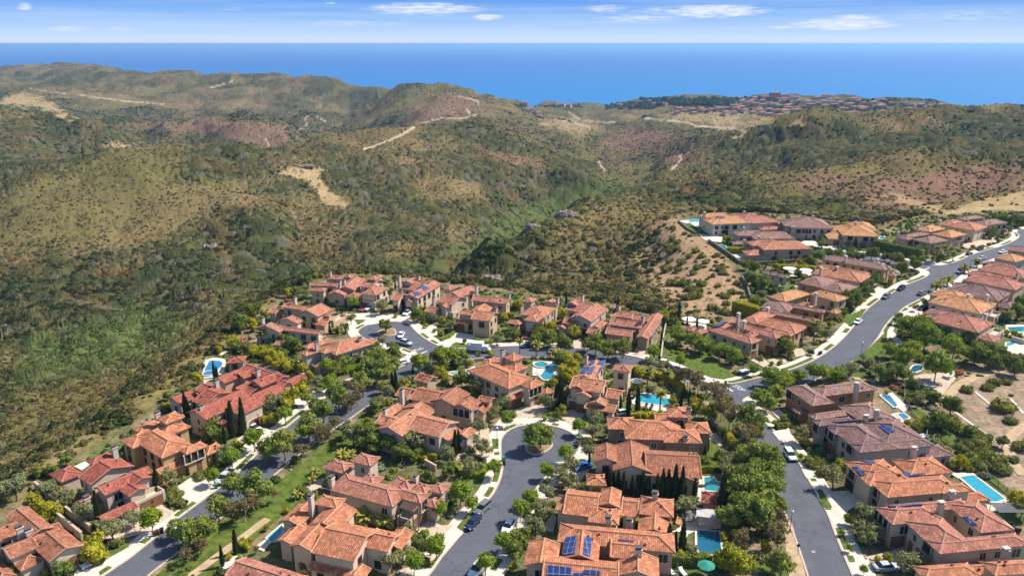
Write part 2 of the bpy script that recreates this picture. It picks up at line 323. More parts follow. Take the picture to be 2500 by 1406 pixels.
# ---- shrubs on the mesh itself: rounded mounds with their own colour
def mounds(x, y, cell, seed):
    ci, cj = np.floor(x / cell), np.floor(y / cell); best = np.full(x.shape, -1.0); idv = np.zeros(x.shape)
    for di in (-1, 0, 1):
        for dj in (-1, 0, 1):
            i, j = ci + di, cj + dj
            qx = (i + 0.15 + 0.7 * h2(i, j, seed)) * cell; qy = (j + 0.15 + 0.7 * h2(i, j, seed + 1)) * cell
            rr = cell * (0.42 + 0.42 * h2(i, j, seed + 2)); q = 1 - ((x - qx) ** 2 + (y - qy) ** 2) / rr ** 2
            hgt = np.where(q > 0, np.sqrt(np.maximum(q, 0)) * rr, -1); up = hgt > best
            best = np.where(up, hgt, best); idv = np.where(up, h2(i, j, seed + 3), idv)
    return best, idv
m1, id1 = mounds(GX, GY, 4.2, 100); m2, id2 = mounds(GX + 2, GY, 2.3, 200); m3, id3 = mounds(GX, GY + 3, 9.0, 300)
off = smooth(3, 14, GD)
far = smooth(500, 1800, GY)
k1 = (m1 > 0) & (id1 < dense * 1.15); k2 = (m2 > 0) & (id2 < (0.25 + 0.75 * dense) * (1 - .7 * red)); k3 = (m3 > 0) & (id3 < (dense - .55) * 1.3)
bareK = bare > 0.55; k2 &= ~bareK; k1 &= ~(bareK & (id1 > .08))
hb = np.maximum.reduce([np.where(k1, m1 * 0.85, 0), np.where(k2, m2 * .55, 0), np.where(k3, m3 * 0.6, 0)]) * off * (1 - .45 * far) * (1 - tr)
hb *= (.45 + .5 * smooth(350, 900, GY)) * 0.95 + 0.5 * vnoise(GX * 1.3, GY * 1.3, 77)
# ---- albedo
def C(*c): return np.array(c)
def lerp(A, B, t): return A + (B - A) * t[..., None]
nn = fbm(GX / 6, GY / 8, 3, 71); rnd = h2(np.floor(GX / 1.7), np.floor(GY / 2.3), 5)
soil = lerp(C(.195, .145, .062)[None, None], C(.25, .165, .088)[None, None], np.clip((nn - .3) * 2.2, 0, 1))
soil = lerp(soil, C(.150, .128, .046)[None, None], np.clip((n3 - .38) * 4, 0, 1) * (1 - bare))
soil = lerp(soil, C(.235, .128, .090)[None, None], np.clip(red * 1.3, 0, 1) * (0.7 + .3 * nn))
soil = lerp(soil, C(.45, .325, .165)[None, None], np.clip(tan, 0, 1) * (0.55 + .45 * nn))
soil = lerp(soil, C(.52, .40, .27)[None, None], tr)
soil = lerp(soil, C(.25, .195, .075)[None, None], np.clip(bankl * 1.1, 0, 1) * .85)
spur = patch([(1590, 560), (1660, 540), (1740, 602), (1815, 700), (1822, 745), (1790, 770), (1690, 770), (1640, 720), (1560, 640)], 26)
soil = lerp(soil, C(.38, .245, .145)[None, None], spur * .9)
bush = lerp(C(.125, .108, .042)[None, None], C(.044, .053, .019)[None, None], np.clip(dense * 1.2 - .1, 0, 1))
pick = np.where(k3, id3, np.where(k1, id1, id2)); pick = (pick * 97.3) % 1.0
bush = lerp(bush, C(.125, .115, .085)[None, None], (pick > .84) * .7)
bush = lerp(bush, C(.19, .165, .055)[None, None], ((pick > .62) & (pick <= .84)) * .6 * (1 - dense * .6))
bush = lerp(bush, C(.036, .05, .022)[None, None], (pick < .2) * .7)
bush = lerp(bush, C(.21, .105, .045)[None, None], np.clip(rust, 0, 1) * .7)
bush = lerp(bush, C(.10, .135, .04)[None, None], green * (.35 + .5 * (pick > .5)))
isb = np.clip(np.where(k1 | k2 | k3, 1, 0) * off, 0, 1)
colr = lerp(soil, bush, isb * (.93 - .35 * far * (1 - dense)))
colr = lerp(colr, (colr * .55 + .45 * (soil * .45 + bush * .55)), far * .75)
# the worked ground of the shelf: garden soil under the plants, graded bank at the right
garden = smooth(3, -4, GD)
yard = lerp(C(.12, .125, .05)[None, None], C(.30, .22, .14)[None, None], np.clip((fbm(GX / 5, GY / 5, 4, 81) - .38) * 3.2, 0, 1))
yard = lerp(yard, C(.10, .15, .035)[None, None], np.clip((fbm(GX / 7 + 30, GY / 7, 3, 83) - .52) * 6, 0, 1) * .8)
colr = lerp(colr, yard, garden)
bank = patch([(2290, 985), (2360, 900), (2440, 880), (2700, 860), (2800, 1300), (2480, 1230), (2390, 1120), (2320, 1040)], 10)
colr = lerp(colr, C(.33, .24, .165)[None, None] * (0.85 + .3 * nn[..., None]), bank * .95)
colr = colr * (0.70 + 0.26 * rnd[..., None])
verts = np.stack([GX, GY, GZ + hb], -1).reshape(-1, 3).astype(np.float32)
idx = np.arange(NA * NR).reshape(NR, NA)
quad = np.stack([idx[:-1, :-1], idx[:-1, 1:], idx[1:, 1:], idx[1:, :-1]], -1).reshape(-1, 4)
def grid_mesh(name, verts, quad, colr, m):
    me = bpy.data.meshes.new(name); me.vertices.add(len(verts)); me.vertices.foreach_set('co', verts.ravel())
    me.loops.add(quad.size); me.loops.foreach_set('vertex_index', quad.ravel().astype(np.int32))
    me.polygons.add(len(quad)); me.polygons.foreach_set('loop_start', np.arange(0, quad.size, 4, dtype=np.int32))
    me.polygons.foreach_set('loop_total', np.full(len(quad), 4, np.int32)); me.update(calc_edges=True)
    at_ = me.color_attributes.new('cover', 'FLOAT_COLOR', 'POINT')
    at_.data.foreach_set('color', np.concatenate([colr.reshape(-1, 3), np.ones((len(verts), 1))], 1).astype(np.float32).ravel())
    me.materials.append(m); me.polygons.foreach_set('use_smooth', np.ones(len(quad), bool)); return me
tm, t, b = mat('hill_cover')
ca = t.n('ShaderNodeVertexColor', layer_name='cover'); g = t.n('ShaderNodeNewGeometry')
nz = t.noise(g.outputs['Position'], 0.9, 5, .65)
t.L.new(t.mix(1.0, ca.outputs[0], t.ramp(nz, [(0.25, (.55, .55, .55)), (0.75, (1.4, 1.4, 1.4))]), 'MULTIPLY'), b.inputs['Base Color'])
b.inputs['Roughness'].default_value = 1; b.inputs['Specular IOR Level'].default_value = 0
bp = t.n('ShaderNodeBump', i_Strength=.55, i_Distance=.6); t.L.new(nz, bp.inputs['Height']); t.L.new(bp.outputs[0], b.inputs['Normal'])
tag(link_mesh('hills', grid_mesh('hills', verts, quad, colr, tm)), kind='structure')
# ------------------------------------------------------------------ sea
sm_, t, b = mat('sea_water')
g = t.n('ShaderNodeNewGeometry'); mp = t.n('ShaderNodeMapping'); mp.inputs['Scale'].default_value = (.0004, .0016, 1); t.L.new(g.outputs['Position'], mp.inputs[0])
nz = t.noise(mp.outputs[0], 1.0, 5)
sp = t.n('ShaderNodeSeparateXYZ'); t.L.new(g.outputs['Position'], sp.inputs[0])
shal = t.m('DIVIDE', t.m('SUBTRACT', sp.outputs[1], 3600), 9000, clamp=True)
deep = t.mix(shal, (.008, .150, .35), (.002, .066, .27))
t.L.new(t.mix(t.m('MULTIPLY', nz, .35), deep, (.004, .11, .33)), b.inputs['Base Color']); b.inputs['Roughness'].default_value = .45; b.inputs['Specular IOR Level'].default_value = .12
fn = t.noise(g.outputs['Position'], .05, 4); bp = t.n('ShaderNodeBump', i_Strength=.4, i_Distance=3); t.L.new(fn, bp.inputs['Height']); t.L.new(bp.outputs[0], b.inputs['Normal'])
mb = MB(); mb.face([(-90000, 2500, -200), (90000, 2500, -200), (90000, 90000, -200), (-90000, 90000, -200)])
tag(mb.build('sea', sm_), kind='structure')
from mathutils.geometry import delaunay_2d_cdt
# ================================================================== ROADS, PAVEMENTS, LAWNS, POOLS
REG = {'a': (0, 1125, 5), 'b': (0, 860, 5), 'c': (400, 1125, 5), 'd': (700, 1125, 5), 'e': (400, 850, 5), 'f': (800, 850, 5), 'g': (1150, 1125, 5), 'h': (1600, 1125, 5), 'i': (2000, 1125, 2.912), 'j': (1200, 900, 2.912),
       'k': (1600, 880, 2.912), 'l': (2000, 880, 2.912), 'm': (500, 640, 2.912), 'n': (900, 640, 2.912), 'o': (1300, 680, 2.912), 'p': (1650, 680, 2.912), 'q': (2000, 680, 2.912), 'r': (1620, 490, 2.912), 's': (2000, 480, 2.912),
       't': (1600, 480, 4.136), 'u': (2000, 480, 4.136), 'v': (1500, 740, 4.136), 'w': (2000, 700, 4.136), 'x': (1900, 1000, 3.463), 'y': (700, 640, 3.463), 'z': (1100, 640, 3.463), 'P': (0, 0, 1)}
def px_(r, x, y): o = REG[r]; return o[0] + x / o[2], o[1] + y / o[2]
def W(r, x, y, z=0.0): return at(*px_(r, x, y), z)
def spline(P, step=1.5):
    P = [Vector(p[:2]) for p in P]; out = []
    for i in range(len(P) - 1):
        p0, p1, p2, p3 = P[max(i - 1, 0)], P[i], P[i + 1], P[min(i + 2, len(P) - 1)]
        n = max(2, int((p2 - p1).length / step))
        for k in range(n):
            t = k / n
            out.append(0.5 * ((2 * p1) + (p2 - p0) * t + (2 * p0 - 5 * p1 + 4 * p2 - p3) * t * t + (3 * p1 - p0 - 3 * p2 + p3) * t ** 3))
    out.append(P[-1]); return out
def offset(L, d):
    out = []
    for i, p in enumerate(L):
        a, b = L[max(i - 1, 0)], L[min(i + 1, len(L) - 1)]; t = (b - a).normalized(); out.append(p + Vector((-t.y, t.x)) * d)
    return out
def E(r, s): return [W(r, *map(float, q.split(','))) for q in s.split()]
asphalt, t, b = mat('asphalt')
g = t.n('ShaderNodeNewGeometry'); n1_ = t.noise(g.outputs['Position'], .22, 6, .7); n2_ = t.noise(g.outputs['Position'], 4.0, 3, .7)
cl = t.ramp(n1_, [(.3, (.078, .081, .094)), (.7, (.108, .112, .130))]); vo = t.n('ShaderNodeTexVoronoi', feature='DISTANCE_TO_EDGE', i_Scale=.075); wv = t.n('ShaderNodeVectorMath', operation='ADD'); nzv = t.n('ShaderNodeTexNoise', i_Scale=.3, i_Detail=4.0); t.L.new(g.outputs['Position'], nzv.inputs['Vector']); sc_ = t.n('ShaderNodeVectorMath', operation='SCALE', i_Scale=5.0); t.L.new(nzv.outputs['Color'], sc_.inputs[0]); t.L.new(g.outputs['Position'], wv.inputs[0]); t.L.new(sc_.outputs[0], wv.inputs[1]); t.L.new(wv.outputs[0], vo.inputs['Vector'])
cl = t.mix(t.m('MULTIPLY', t.m('LESS_THAN', vo.outputs['Distance'], .012), .35), cl, (.05, .052, .06))
t.L.new(t.mix(.3, cl, n2_, 'OVERLAY'), b.inputs['Base Color']); b.inputs['Roughness'].default_value = .9; b.inputs['Specular IOR Level'].default_value = .2
concrete = simple('pale_concrete', (.56, .49, .41), .9, .14, .7, .1, detail=6)
kerbm = simple('kerb_concrete', (.47, .37, .29), .9, .1, .8, .1)
paverm = simple('stone_paving', (.46, .36, .27), .9, .25, 1.6, .1, detail=6)
lawn = simple('mown_lawn', (.090, .122, .028), 1, .36, .9, .0, bump=.4)
slope_green = simple('slope_groundcover', (.090, .118, .024), 1, .45, .55, .0, bump=.8, detail=7)
dirt = simple('bare_dirt', (.40, .29, .18), 1, .2, .5, .0, detail=6)
white_paint = simple('road_paint', (.62, .62, .6), .8, .1, 2)
# kerb lines traced along the asphalt
R1_left = spline([at(*p) for p in [(1990, 1460), (1975, 1406), (1948, 1325), (1928, 1275), (1908, 1225), (1884, 1173), (1856, 1105), (1830, 1050), (1808, 1016), (1780, 987), (1742, 962), (1705, 942), (1655, 922), (1546, 899), (1450, 884), (1340, 873), (1250, 873), (1140, 879), (1075, 884), (1040, 893), (1008, 918), (985, 950), (930, 975), (895, 992), (850, 1024), (812, 1048), (775, 1076), (740, 1102), (690, 1141), (640, 1182), (580, 1229), (500, 1293), (440, 1342), (385, 1384), (330, 1430), (300, 1460)]])
R1_right = spline([at(*p) for p in [(2105, 1460), (2080, 1406), (2058, 1355), (2036, 1301), (2016, 1249), (1980, 1185), (1948, 1130), (1919, 1092), (1895, 1060), (1861, 1027), (1833, 1004), (1815, 988), (1812, 978), (1822, 969), (1848, 962), (1900, 952), (1960, 938), (2010, 918), (2039, 904), (2072, 887), (2101, 868), (2121, 850), (2143, 822), (2157, 799), (2174, 778), (2193, 762), (2210, 748), (2237, 734), (2263, 720), (2300, 700), (2334, 681), (2367, 656), (2411, 637), (2455, 620), (2500, 606), (2600, 585)]])
R_mid = spline([at(*p) for p in [(1548, 871), (1597, 883), (1640, 897), (1669, 909), (1705, 926), (1730, 935), (1767, 938), (1798, 936), (1835, 927), (1890, 914), (1942, 899), (1993, 877), (2028, 854), (2055, 831), (2083, 800), (2114, 760), (2150, 731), (2193, 708), (2218, 694), (2254, 680), (2268, 671), (2268, 664), (2256, 658), (2238, 653), (2205, 648), (2169, 642), (2116, 635), (2060, 629), (2010, 628)]])
R_up = spline([at(*p) for p in [(1975, 600), (2010, 606), (2060, 615), (2116, 620), (2169, 628), (2208, 635), (2245, 643), (2285, 648), (2307, 647), (2338, 638), (2377, 621), (2411, 611), (2447, 601), (2471, 591), (2486, 582), (2489, 574), (2483, 567), (2500, 560), (2600, 545)]])
R_far = spline([at(*p) for p in [(1018, 813), (1038, 828), (1061, 841), (1085, 848), (1139, 852), (1220, 847), (1290, 845), (1400, 849), (1480, 859), (1548, 871)]])
bulb1 = spline([at(*p) for p in [(1008, 878), (1021, 868), (1018, 861), (1000, 854), (974, 847), (940, 840), (905, 832), (885, 822), (875, 810), (885, 799), (905, 792), (925, 788), (960, 786), (985, 788), (1000, 794), (1008, 803), (1018, 813)]])
R3_left = spline([at(*p) for p in [(1008, 878), (995, 888), (975, 898), (930, 914), (874, 932), (812, 962), (760, 996), (728, 1021), (686, 1056), (660, 1080), (628, 1110), (576, 1159), (524, 1201), (486, 1229), (440, 1263), (400, 1297), (376, 1316), (320, 1361), (280, 1388), (250, 1408), (190, 1450)]])
R4_left = spline([at(*p) for p in [(1000, 1450), (1048, 1405), (1080, 1361), (1110, 1325), (1156, 1265), (1188, 1227), (1206, 1205), (1220, 1178), (1227, 1155), (1229, 1137), (1226, 1120), (1224, 1092), (1226, 1072), (1238, 1055), (1262, 1043), (1300, 1037), (1344, 1040), (1372, 1047), (1392, 1056), (1406, 1068), (1413, 1082), (1409, 1100), (1392, 1120), (1368, 1137), (1330, 1164), (1312, 1185), (1290, 1221), (1262, 1273), (1240, 1309), (1220, 1343), (1196, 1377), (1180, 1400), (1155, 1440)]])
def ribbon(mb, L, d0, d1, z, mi=0, z0=None):
    A, B = offset(L, d0), offset(L, d1)
    if d1 < d0: A, B = B, A
    for i in range(len(L) - 1):
        mb.face([(*A[i], z), (*A[i + 1], z), (*B[i + 1], z), (*B[i], z)][::-1], mi)
        if z0 is not None:
            for (p, q) in ((A[i], A[i + 1]), (B[i + 1], B[i])): mb.face([(*p, z0), (*q, z0), (*q, z), (*p, z)][::-1], mi)
def flat(mb, poly, z, mi=0):
    ar = sum(poly[i][0] * poly[(i + 1) % len(poly)][1] - poly[(i + 1) % len(poly)][0] * poly[i][1] for i in range(len(poly)))
    poly = poly if ar > 0 else poly[::-1]
    r = delaunay_2d_cdt([Vector((p[0], p[1])) for p in poly], [], [list(range(len(poly)))], 1, 1e-4)
    for f in r[2]:
        q = [(*r[0][i], z) for i in f]
        if (q[1][0] - q[0][0]) * (q[2][1] - q[0][1]) - (q[1][1] - q[0][1]) * (q[2][0] - q[0][0]) < 0: q = q[::-1]
        mb.face(q, mi)
mb = MB()
lower = R1_right[:next(i for i, p in enumerate(R1_right) if (p - at(1812, 978).xy).length < 1.2)]
# one asphalt sheet: outer loop of the whole street net
j1 = min(range(len(R1_left)), key=lambda i: (R1_left[i] - at(1040, 893).xy).length)
loop = R1_left + R3_left[::-1] + bulb1[1:] + R_far[1:] + R_mid[1:] + R_up + [Vector(at(2640, 552)[:2])] + R1_right[::-1]
flat(mb, loop, 0.012); flat(mb, R4_left, 0.012)
tb = spline([W('r', x, y) for x, y in [(960, 330), (985, 318), (1040, 312), (1100, 318), (1125, 335), (1112, 352), (1080, 372), (1110, 395), (1090, 398), (1020, 380), (980, 360), (960, 345), (960, 330)]])
flat(mb, tb, 0.008)
tag(mb.build('road', asphalt), kind='structure')
# pavements: kerb, walkway strip and grass verge
walk, kerb, verge = MB(), MB(), MB()
def side(L, sgn, wd=3.6, kerb_w=.35, walkway=True):
    ribbon(kerb, L, 0, sgn * kerb_w, .13, 0, 0.0)
    if walkway: ribbon(walk, L, sgn * kerb_w, sgn * wd, .125, 0, 0.0)
def cut(L, a, b):
    i = min(range(len(L)), key=lambda k: (L[k] - at(*a).xy).length); j = min(range(len(L)), key=lambda k: (L[k] - at(*b).xy).length)
    if i > j: i, j = j, i
    return L[i:max(j, i + 1) + 1]
side(R1_left, 1, walkway=False)
side(cut(R1_right, (2105, 1460), (1822, 969)), -1); side(cut(R1_right, (1822, 969), (2121, 850)), -1, walkway=False); side(cut(R1_right, (2121, 850), (2600, 585)), -1, 3.2)
side(R_mid, 1); side(R_up, 1, 3.4); side(R_far, 1, 3.2); side(bulb1, 1, 3.4); side(cut(R3_left, (1008, 878), (190, 1450)), -1)
side(R4_left, 1)
def grass(L, sgn, segs, a=.55, b=1.75):
    for (p, q) in segs: ribbon(verge, cut(L, p, q), sgn * a, sgn * b, .138)
grass(R1_right, -1, [((1948, 1130), (1922, 1096)), ((1985, 1192), (2012, 1242)), ((2030, 1285), (2050, 1336)), ((2056, 1350), (2066, 1372)), ((1895, 1062), (1880, 1047)), ((1868, 1033), (1840, 1008)), ((2150, 810), (2175, 776)), ((2184, 768), (2205, 752)), ((2212, 747), (2236, 734)), ((1975, 1175), (1962, 1153))])
grass(R_mid, 1, [((1640, 897), (1705, 926)), ((1775, 938), (1865, 921)), ((1910, 908), (1990, 878)), ((2022, 858), (2042, 841)), ((2070, 815), (2080, 803)), ((2086, 796), (2118, 756)), ((2127, 748), (2150, 731)), ((2168, 722), (2192, 708)), ((2222, 692), (2262, 675))], .5, 1.9)
grass(R_up, 1, [((2312, 645), (2335, 638)), ((2345, 634), (2362, 627)), ((2395, 615), (2430, 606)), ((2450, 600), (2475, 590)), ((2488, 578), (2484, 568)), ((2130, 622), (2200, 633))])
grass(R3_left, -1, [((985, 893), (1002, 884)), ((870, 933), (815, 961)), ((755, 1000), (702, 1042)), ((625, 1113), (580, 1155)), ((486, 1229), (445, 1260)), ((280, 1388), (255, 1405)), ((376, 1316), (360, 1330))])
grass(R4_left, 1, [((1090, 1350), (1060, 1390)), ((1105, 1330), (1145, 1280)), ((1148, 1276), (1170, 1248)), ((1200, 1214), (1216, 1188)), ((1222, 1175), (1228, 1150)), ((1225, 1108), (1224, 1078)), ((1240, 1053), (1275, 1041)), ((1350, 1041), (1364, 1045)), ((1400, 1062), (1412, 1078)), ((1395, 1116), (1374, 1133)), ((1328, 1168), (1312, 1190)), ((1295, 1215), (1268, 1262)), ((1250, 1292), (1225, 1335)), ((1212, 1356), (1190, 1390))])
grass(bulb1, 1, [((890, 828), (930, 838)), ((880, 805), (895, 796)), ((985, 851), (1012, 858))]); grass(R_far, 1, [((1022, 816), (1036, 827)), ((1048, 834), (1060, 841)), ((1300, 845), (1390, 848))])
tag(walk.build('pavement', concrete), kind='structure'); tag(kerb.build('kerb', kerbm), kind='structure')
tag(verge.build('grass_verge', lawn), kind='structure')
# drives, terraces, paths: (material, region, outline)
PAVE = [('c', 'a', '2000,480 2130,340 2380,170 2500,200 2560,300 2420,500 2330,500'), ('p', 'a', '1700,620 1950,520 2130,640 1960,760 1720,720'), ('c', 'a', '960,1200 1010,1170 1180,1300 1230,1420 900,1420'), ('p', 'a', '1260,870 1700,740 1850,860 1700,900 1480,960 1250,960'),
        ('c', 'a', '900,70 1060,0 1110,40 1000,120'), ('c', 'e', '870,1130 1010,1040 1190,960 1420,1040 1280,1140 1110,1260 960,1200'), ('c', 'e', '1590,560 1700,480 1790,500 1990,600 1820,690 1600,720'), ('c', 'e', '1450,180 1640,150 1760,310 1680,330 1500,230'),
        ('c', 'e', '480,330 540,150 660,110 760,150 740,290 660,350 490,440'), ('c', 'e', '640,60 700,20 820,50 690,95'), ('p', 'f', '1720,960 1960,900 1990,1330 1900,1350 1700,1280 1560,1380'), ('p', 'f', '2230,770 2500,680 2500,800 2420,930 2350,870'), ('p', 'z', '480,1300 560,1240 760,1180 830,1260 700,1310 560,1390'),
        ('p', 'z', '930,1320 990,1230 1140,1290 1060,1380'), ('p', 'd', '1560,830 1700,720 1900,790 2040,780 1980,950 1700,960'), ('c', 'd', '1900,930 2040,790 2160,880 2000,1050'), ('p', 'd', '1380,1340 1500,1290 1560,1420 1380,1420'), ('p', 'd', '1640,1220 1780,1120 1850,1150 1680,1320'), ('p', 'd', '200,330 330,240 480,210 420,330 260,430'),
        ('c', 'g', '980,20 1330,0 1150,130 1010,190 900,180'), ('p', 'g', '1290,300 1420,150 1480,60 1300,20 1200,60'), ('p', 'g', '850,830 1000,640 1040,700 1000,880'), ('c', 'g', '750,580 930,280 1000,300 820,600'), ('c', 'c', '1100,1060 1250,950 1340,880 1450,760 1480,800 1330,970 1220,1110'), ('c', 'c', '600,1400 760,1180 960,1150 800,1300'),
        ('c', 'h', '300,790 470,810 490,860 400,900 350,1010 330,870 200,870'), ('c', 'h', '510,190 600,190 600,370 560,500 500,490'), ('c', 'h', '1780,100 1880,70 2000,180 1960,220 1840,215'), ('c', 'h', '2080,610 2290,570 2440,740 2280,780 2160,750'), ('c', 'h', '2370,1250 2600,1200 2700,1420 2420,1420'), ('c', 'h', '2100,380 2450,360 2500,520 2300,640 2160,520'),
        ('p', 'h', '480,850 800,830 790,640 470,600 320,680 320,780'), ('p', 'i', '310,690 480,650 640,600 740,700 560,740'), ('c', 'i', '290,740 400,750 390,820 300,820'), ('c', 'k', '830,510 950,480 970,560 880,570'), ('c', 'k', '1060,720 1120,770 1180,818 1060,818'), ('c', 'k', '820,360 880,350 960,430 900,440'), ('c', 'l', '480,390 560,370 650,410 580,450 540,440'), ('c', 'l', '430,240 520,230 640,340 600,370'),
        ('c', 'i', '925,85 1090,85 1370,300 1330,310 1130,130 990,130'), ('c', 'i', '1150,300 1300,280 1330,360 1200,360'), ('c', 'j', '0,430 60,360 260,350 270,400 150,390 60,440 70,590 0,600'), ('p', 'j', '360,360 620,380 600,420 500,370'), ('c', 'j', '980,160 1270,190 1260,300 1190,310 1000,250'), ('p', 'k', '370,470 470,540 480,610 420,610 380,560'),
        ('c', 'n', '380,470 480,440 490,520 440,530'), ('c', 'n', '490,590 620,500 760,520 720,620 600,600'), ('c', 'n', '0,390 140,360 330,390 200,420 60,440 0,450'), ('c', 'n', '560,790 760,740 740,800 700,818'), ('c', 'n', '1090,540 1170,530 1150,590 1090,590'), ('c', 'm', '1000,370 1240,360 1260,410 1100,430 1030,490'), ('c', 'm', '0,700 60,680 140,690 130,790 0,800'), ('p', 'o', '735,490 820,490 790,545 720,560'), ('c', 'o', '1070,310 1240,330 1230,370 1150,360'), ('p', 'o', '280,440 350,440 340,500 300,500'),
        ('c', 'o', '0,590 180,590 250,660 120,700 0,690'), ('p', 'p', '530,580 590,560 720,620 760,660 690,670'), ('p', 'p', '830,500 900,500 930,545 850,560'), ('p', 'p', '650,580 760,560 800,600 700,620'), ('c', 'q', '330,100 420,60 500,90 400,140'), ('c', 'q', '470,380 520,370 600,460 560,480'), ('c', 'q', '570,240 720,210 760,300 700,290'),
        ('c', 'q', '1310,500 1456,430 1456,560 1380,540'), ('c', 'q', '1320,330 1456,330 1456,410 1330,400'), ('c', 'r', '110,145 260,130 330,200 250,200'), ('c', 'r', '240,235 420,260 410,300 290,280'), ('c', 'r', '470,380 620,375 640,440 520,430'), ('c', 'r', '640,560 700,540 860,580 830,610'), ('c', 'r', '960,290 1060,280 1110,310 960,330'), ('c', 'r', '880,490 1050,490 1050,540 900,540'),
        ('p', 's', '1000,340 1250,290 1320,310 1180,350 1040,370'), ('c', 's', '420,330 520,320 480,350'), ('c', 's', '320,560 440,540 520,560 380,640'), ('c', 's', '60,350 160,340 150,360 60,365'), ('p', 'w', '870,930 1050,880 1140,900 1200,870 1330,860 1380,930 1250,1080 1180,1200 1190,1050 900,970')]
pc = MB(); pp = MB()
for i, (k, r, s) in enumerate(PAVE): flat(pc if k == 'c' else pp, E(r, s), .142 + .002 * (i % 7))
tag(pc.build('driveway', concrete), kind='structure'); tag(pp.build('stone_terrace', paverm), kind='structure')
mb = MB()
for i, (r, s) in enumerate([('v', '510,530 740,530 900,500 1230,740 1100,775 1000,760 900,720 700,630 480,560'), ('v', '480,560 330,580 560,180 590,190'), ('n', '585,590 620,570 720,590 700,610 620,612'), ('v', '170,1060 250,1050 380,1100 400,1140 260,1140 180,1100'), ('k', '380,560 450,600 470,740 330,760 350,650'), ('h', '560,70 700,0 800,0 820,90 560,90'),
                  ('h', '1180,1150 1400,1110 1330,1330 1220,1300'), ('w', '500,640 690,430 680,560 560,700 320,790'), ('q', '350,500 480,370 480,480 400,560 210,610'), ('q', '1270,460 1340,460 1290,530'), ('r', '615,640 700,630 770,660 740,690 630,690'), ('r', '130,165 190,160 265,215 210,225'), ('l', '600,180 700,170 760,250 640,250'), ('l', '640,330 720,350 1020,600 1000,650 820,540 660,390'),
                  ('i', '1170,110 1240,110 1440,290 1440,330 1380,280'), ('a', '2100,380 2310,500 2130,630 2050,560'), ('a', '1260,1060 1560,1000 1580,1050 1400,1150 1240,1230'), ('a', '1000,930 1100,900 1060,960'), ('j', '0,500 50,500 50,575 10,570'), ('g', '840,290 1000,190 960,250 890,330'), ('d', '2060,90 2380,180 2350,200 2100,180'), ('j', '1010,270 1110,290 1200,330 1060,330'), ('m', '1060,410 1150,410 1090,450'),
                  ('i', '0,190 90,350 50,350 0,290'), ('q', '140,290 340,210 300,270 220,340'), ('s', '900,390 1000,380 960,430'), ('s', '870,440 920,435 900,450'), ('e', '590,110 760,90 700,130'), ('k', '850,430 950,440 960,480 890,490')]): flat(mb, E(r, s), .15 + .002 * (i % 7))
tag(mb.build('lawn', lawn), kind='structure')
mb = MB(); flat(mb, [at(*p) for p in [(440, 1352), (560, 1262), (700, 1160), (800, 1080), (905, 1000), (950, 985), (935, 1010), (905, 1060), (840, 1130), (770, 1200), (720, 1232), (640, 1300), (560, 1380), (500, 1425), (340, 1440)]], .05)
flat(mb, [at(*p) for p in [(1750, 1240), (1800, 1200), (1800, 1300), (1760, 1320)]], .05)
tag(mb.build('slope_groundcover', slope_green), kind='structure')
mb = MB(); ribbon(mb, spline([W('c', x, y) for x, y in [(1270, 705), (1100, 830), (930, 960), (740, 1100), (540, 1250), (340, 1400), (260, 1470)]]), -.9, .9, .09)
ribbon(mb, spline([at(*p) for p in [(2300, 985), (2330, 950), (2370, 925), (2440, 905), (2520, 892)]]), -1.4, 1.4, .06); ribbon(mb, spline([at(*p) for p in [(2520, 1030), (2480, 1055), (2460, 1085), (2475, 1130), (2500, 1160)]]), -1.2, 1.2, .06)
ribbon(mb, spline([at(*p) for p in [(2060, 920), (2210, 935), (2260, 915), (2310, 918)]]), -.9, .9, .07)
flat(mb, [at(*p) for p in [(1920, 1260), (1935, 1280), (1968, 1406), (1990, 1470), (1935, 1470), (1922, 1380), (1915, 1300)]], .055)
tag(mb.build('dirt_path', dirt), kind='structure')
# road legends
mb = MB()
def bar(p, q, wd, z=.02):
    p, q = at(*p), at(*q); d = (q - p).normalized(); n = Vector((-d.y, d.x, 0)) * wd / 2
    flat(mb, [p - n, q - n, q + n, p + n], z)
bar((1769, 942), (1789, 955), .45); bar((1023, 864), (1043, 857), .45); bar((2252, 661), (2270, 653), .45)
tag(mb.build('stop_line', white_paint), kind='structure')
def road_text(s, c, rz, size):
    cu = bpy.data.curves.new('stop_legend', 'FONT'); cu.body = s; cu.size = size; cu.align_x = 'CENTER'; cu.align_y = 'CENTER'
    o = bpy.data.objects.new('stop_legend', cu); COL.objects.link(o); bpy.context.view_layer.update()
    me = bpy.data.meshes.new_from_object(o.evaluated_get(bpy.context.evaluated_depsgraph_get())); bpy.data.objects.remove(o)
    me.materials.clear(); me.materials.append(white_paint)
    o = link_mesh('stop_legend', me, None, (c.x, c.y, .022), rz); o.scale = (1, 1.5, 1); tag(o, kind='structure')
road_text('STOP', at(1804, 947), math.atan2(at(1789, 955).y - at(1769, 942).y, at(1789, 955).x - at(1769, 942).x), 1.6)
road_text('STOP', at(1019, 853), math.atan2(at(1043, 857).y - at(1023, 864).y, at(1043, 857).x - at(1023, 864).x) + math.pi, 1.6)
# islands in the turning circles
isl = simple('island_soil', (.24, .17, .10), 1, .3, 1.5, 0)
for P in ([(1286, 1092), (1300, 1080), (1322, 1074), (1341, 1079), (1346, 1087), (1337, 1097), (1313, 1109), (1296, 1106), (1288, 1100)], [(922, 812), (935, 805), (958, 803), (965, 811), (962, 818), (945, 820), (928, 817)]):
    L = spline([at(*p) for p in P + P[:1]], .8); mb = MB(); flat(mb, L, .15); ribbon(mb, L, 0, .4, .165, 1, 0.0)
    tag(mb.build('traffic_island', [isl, kerbm]), kind='structure')
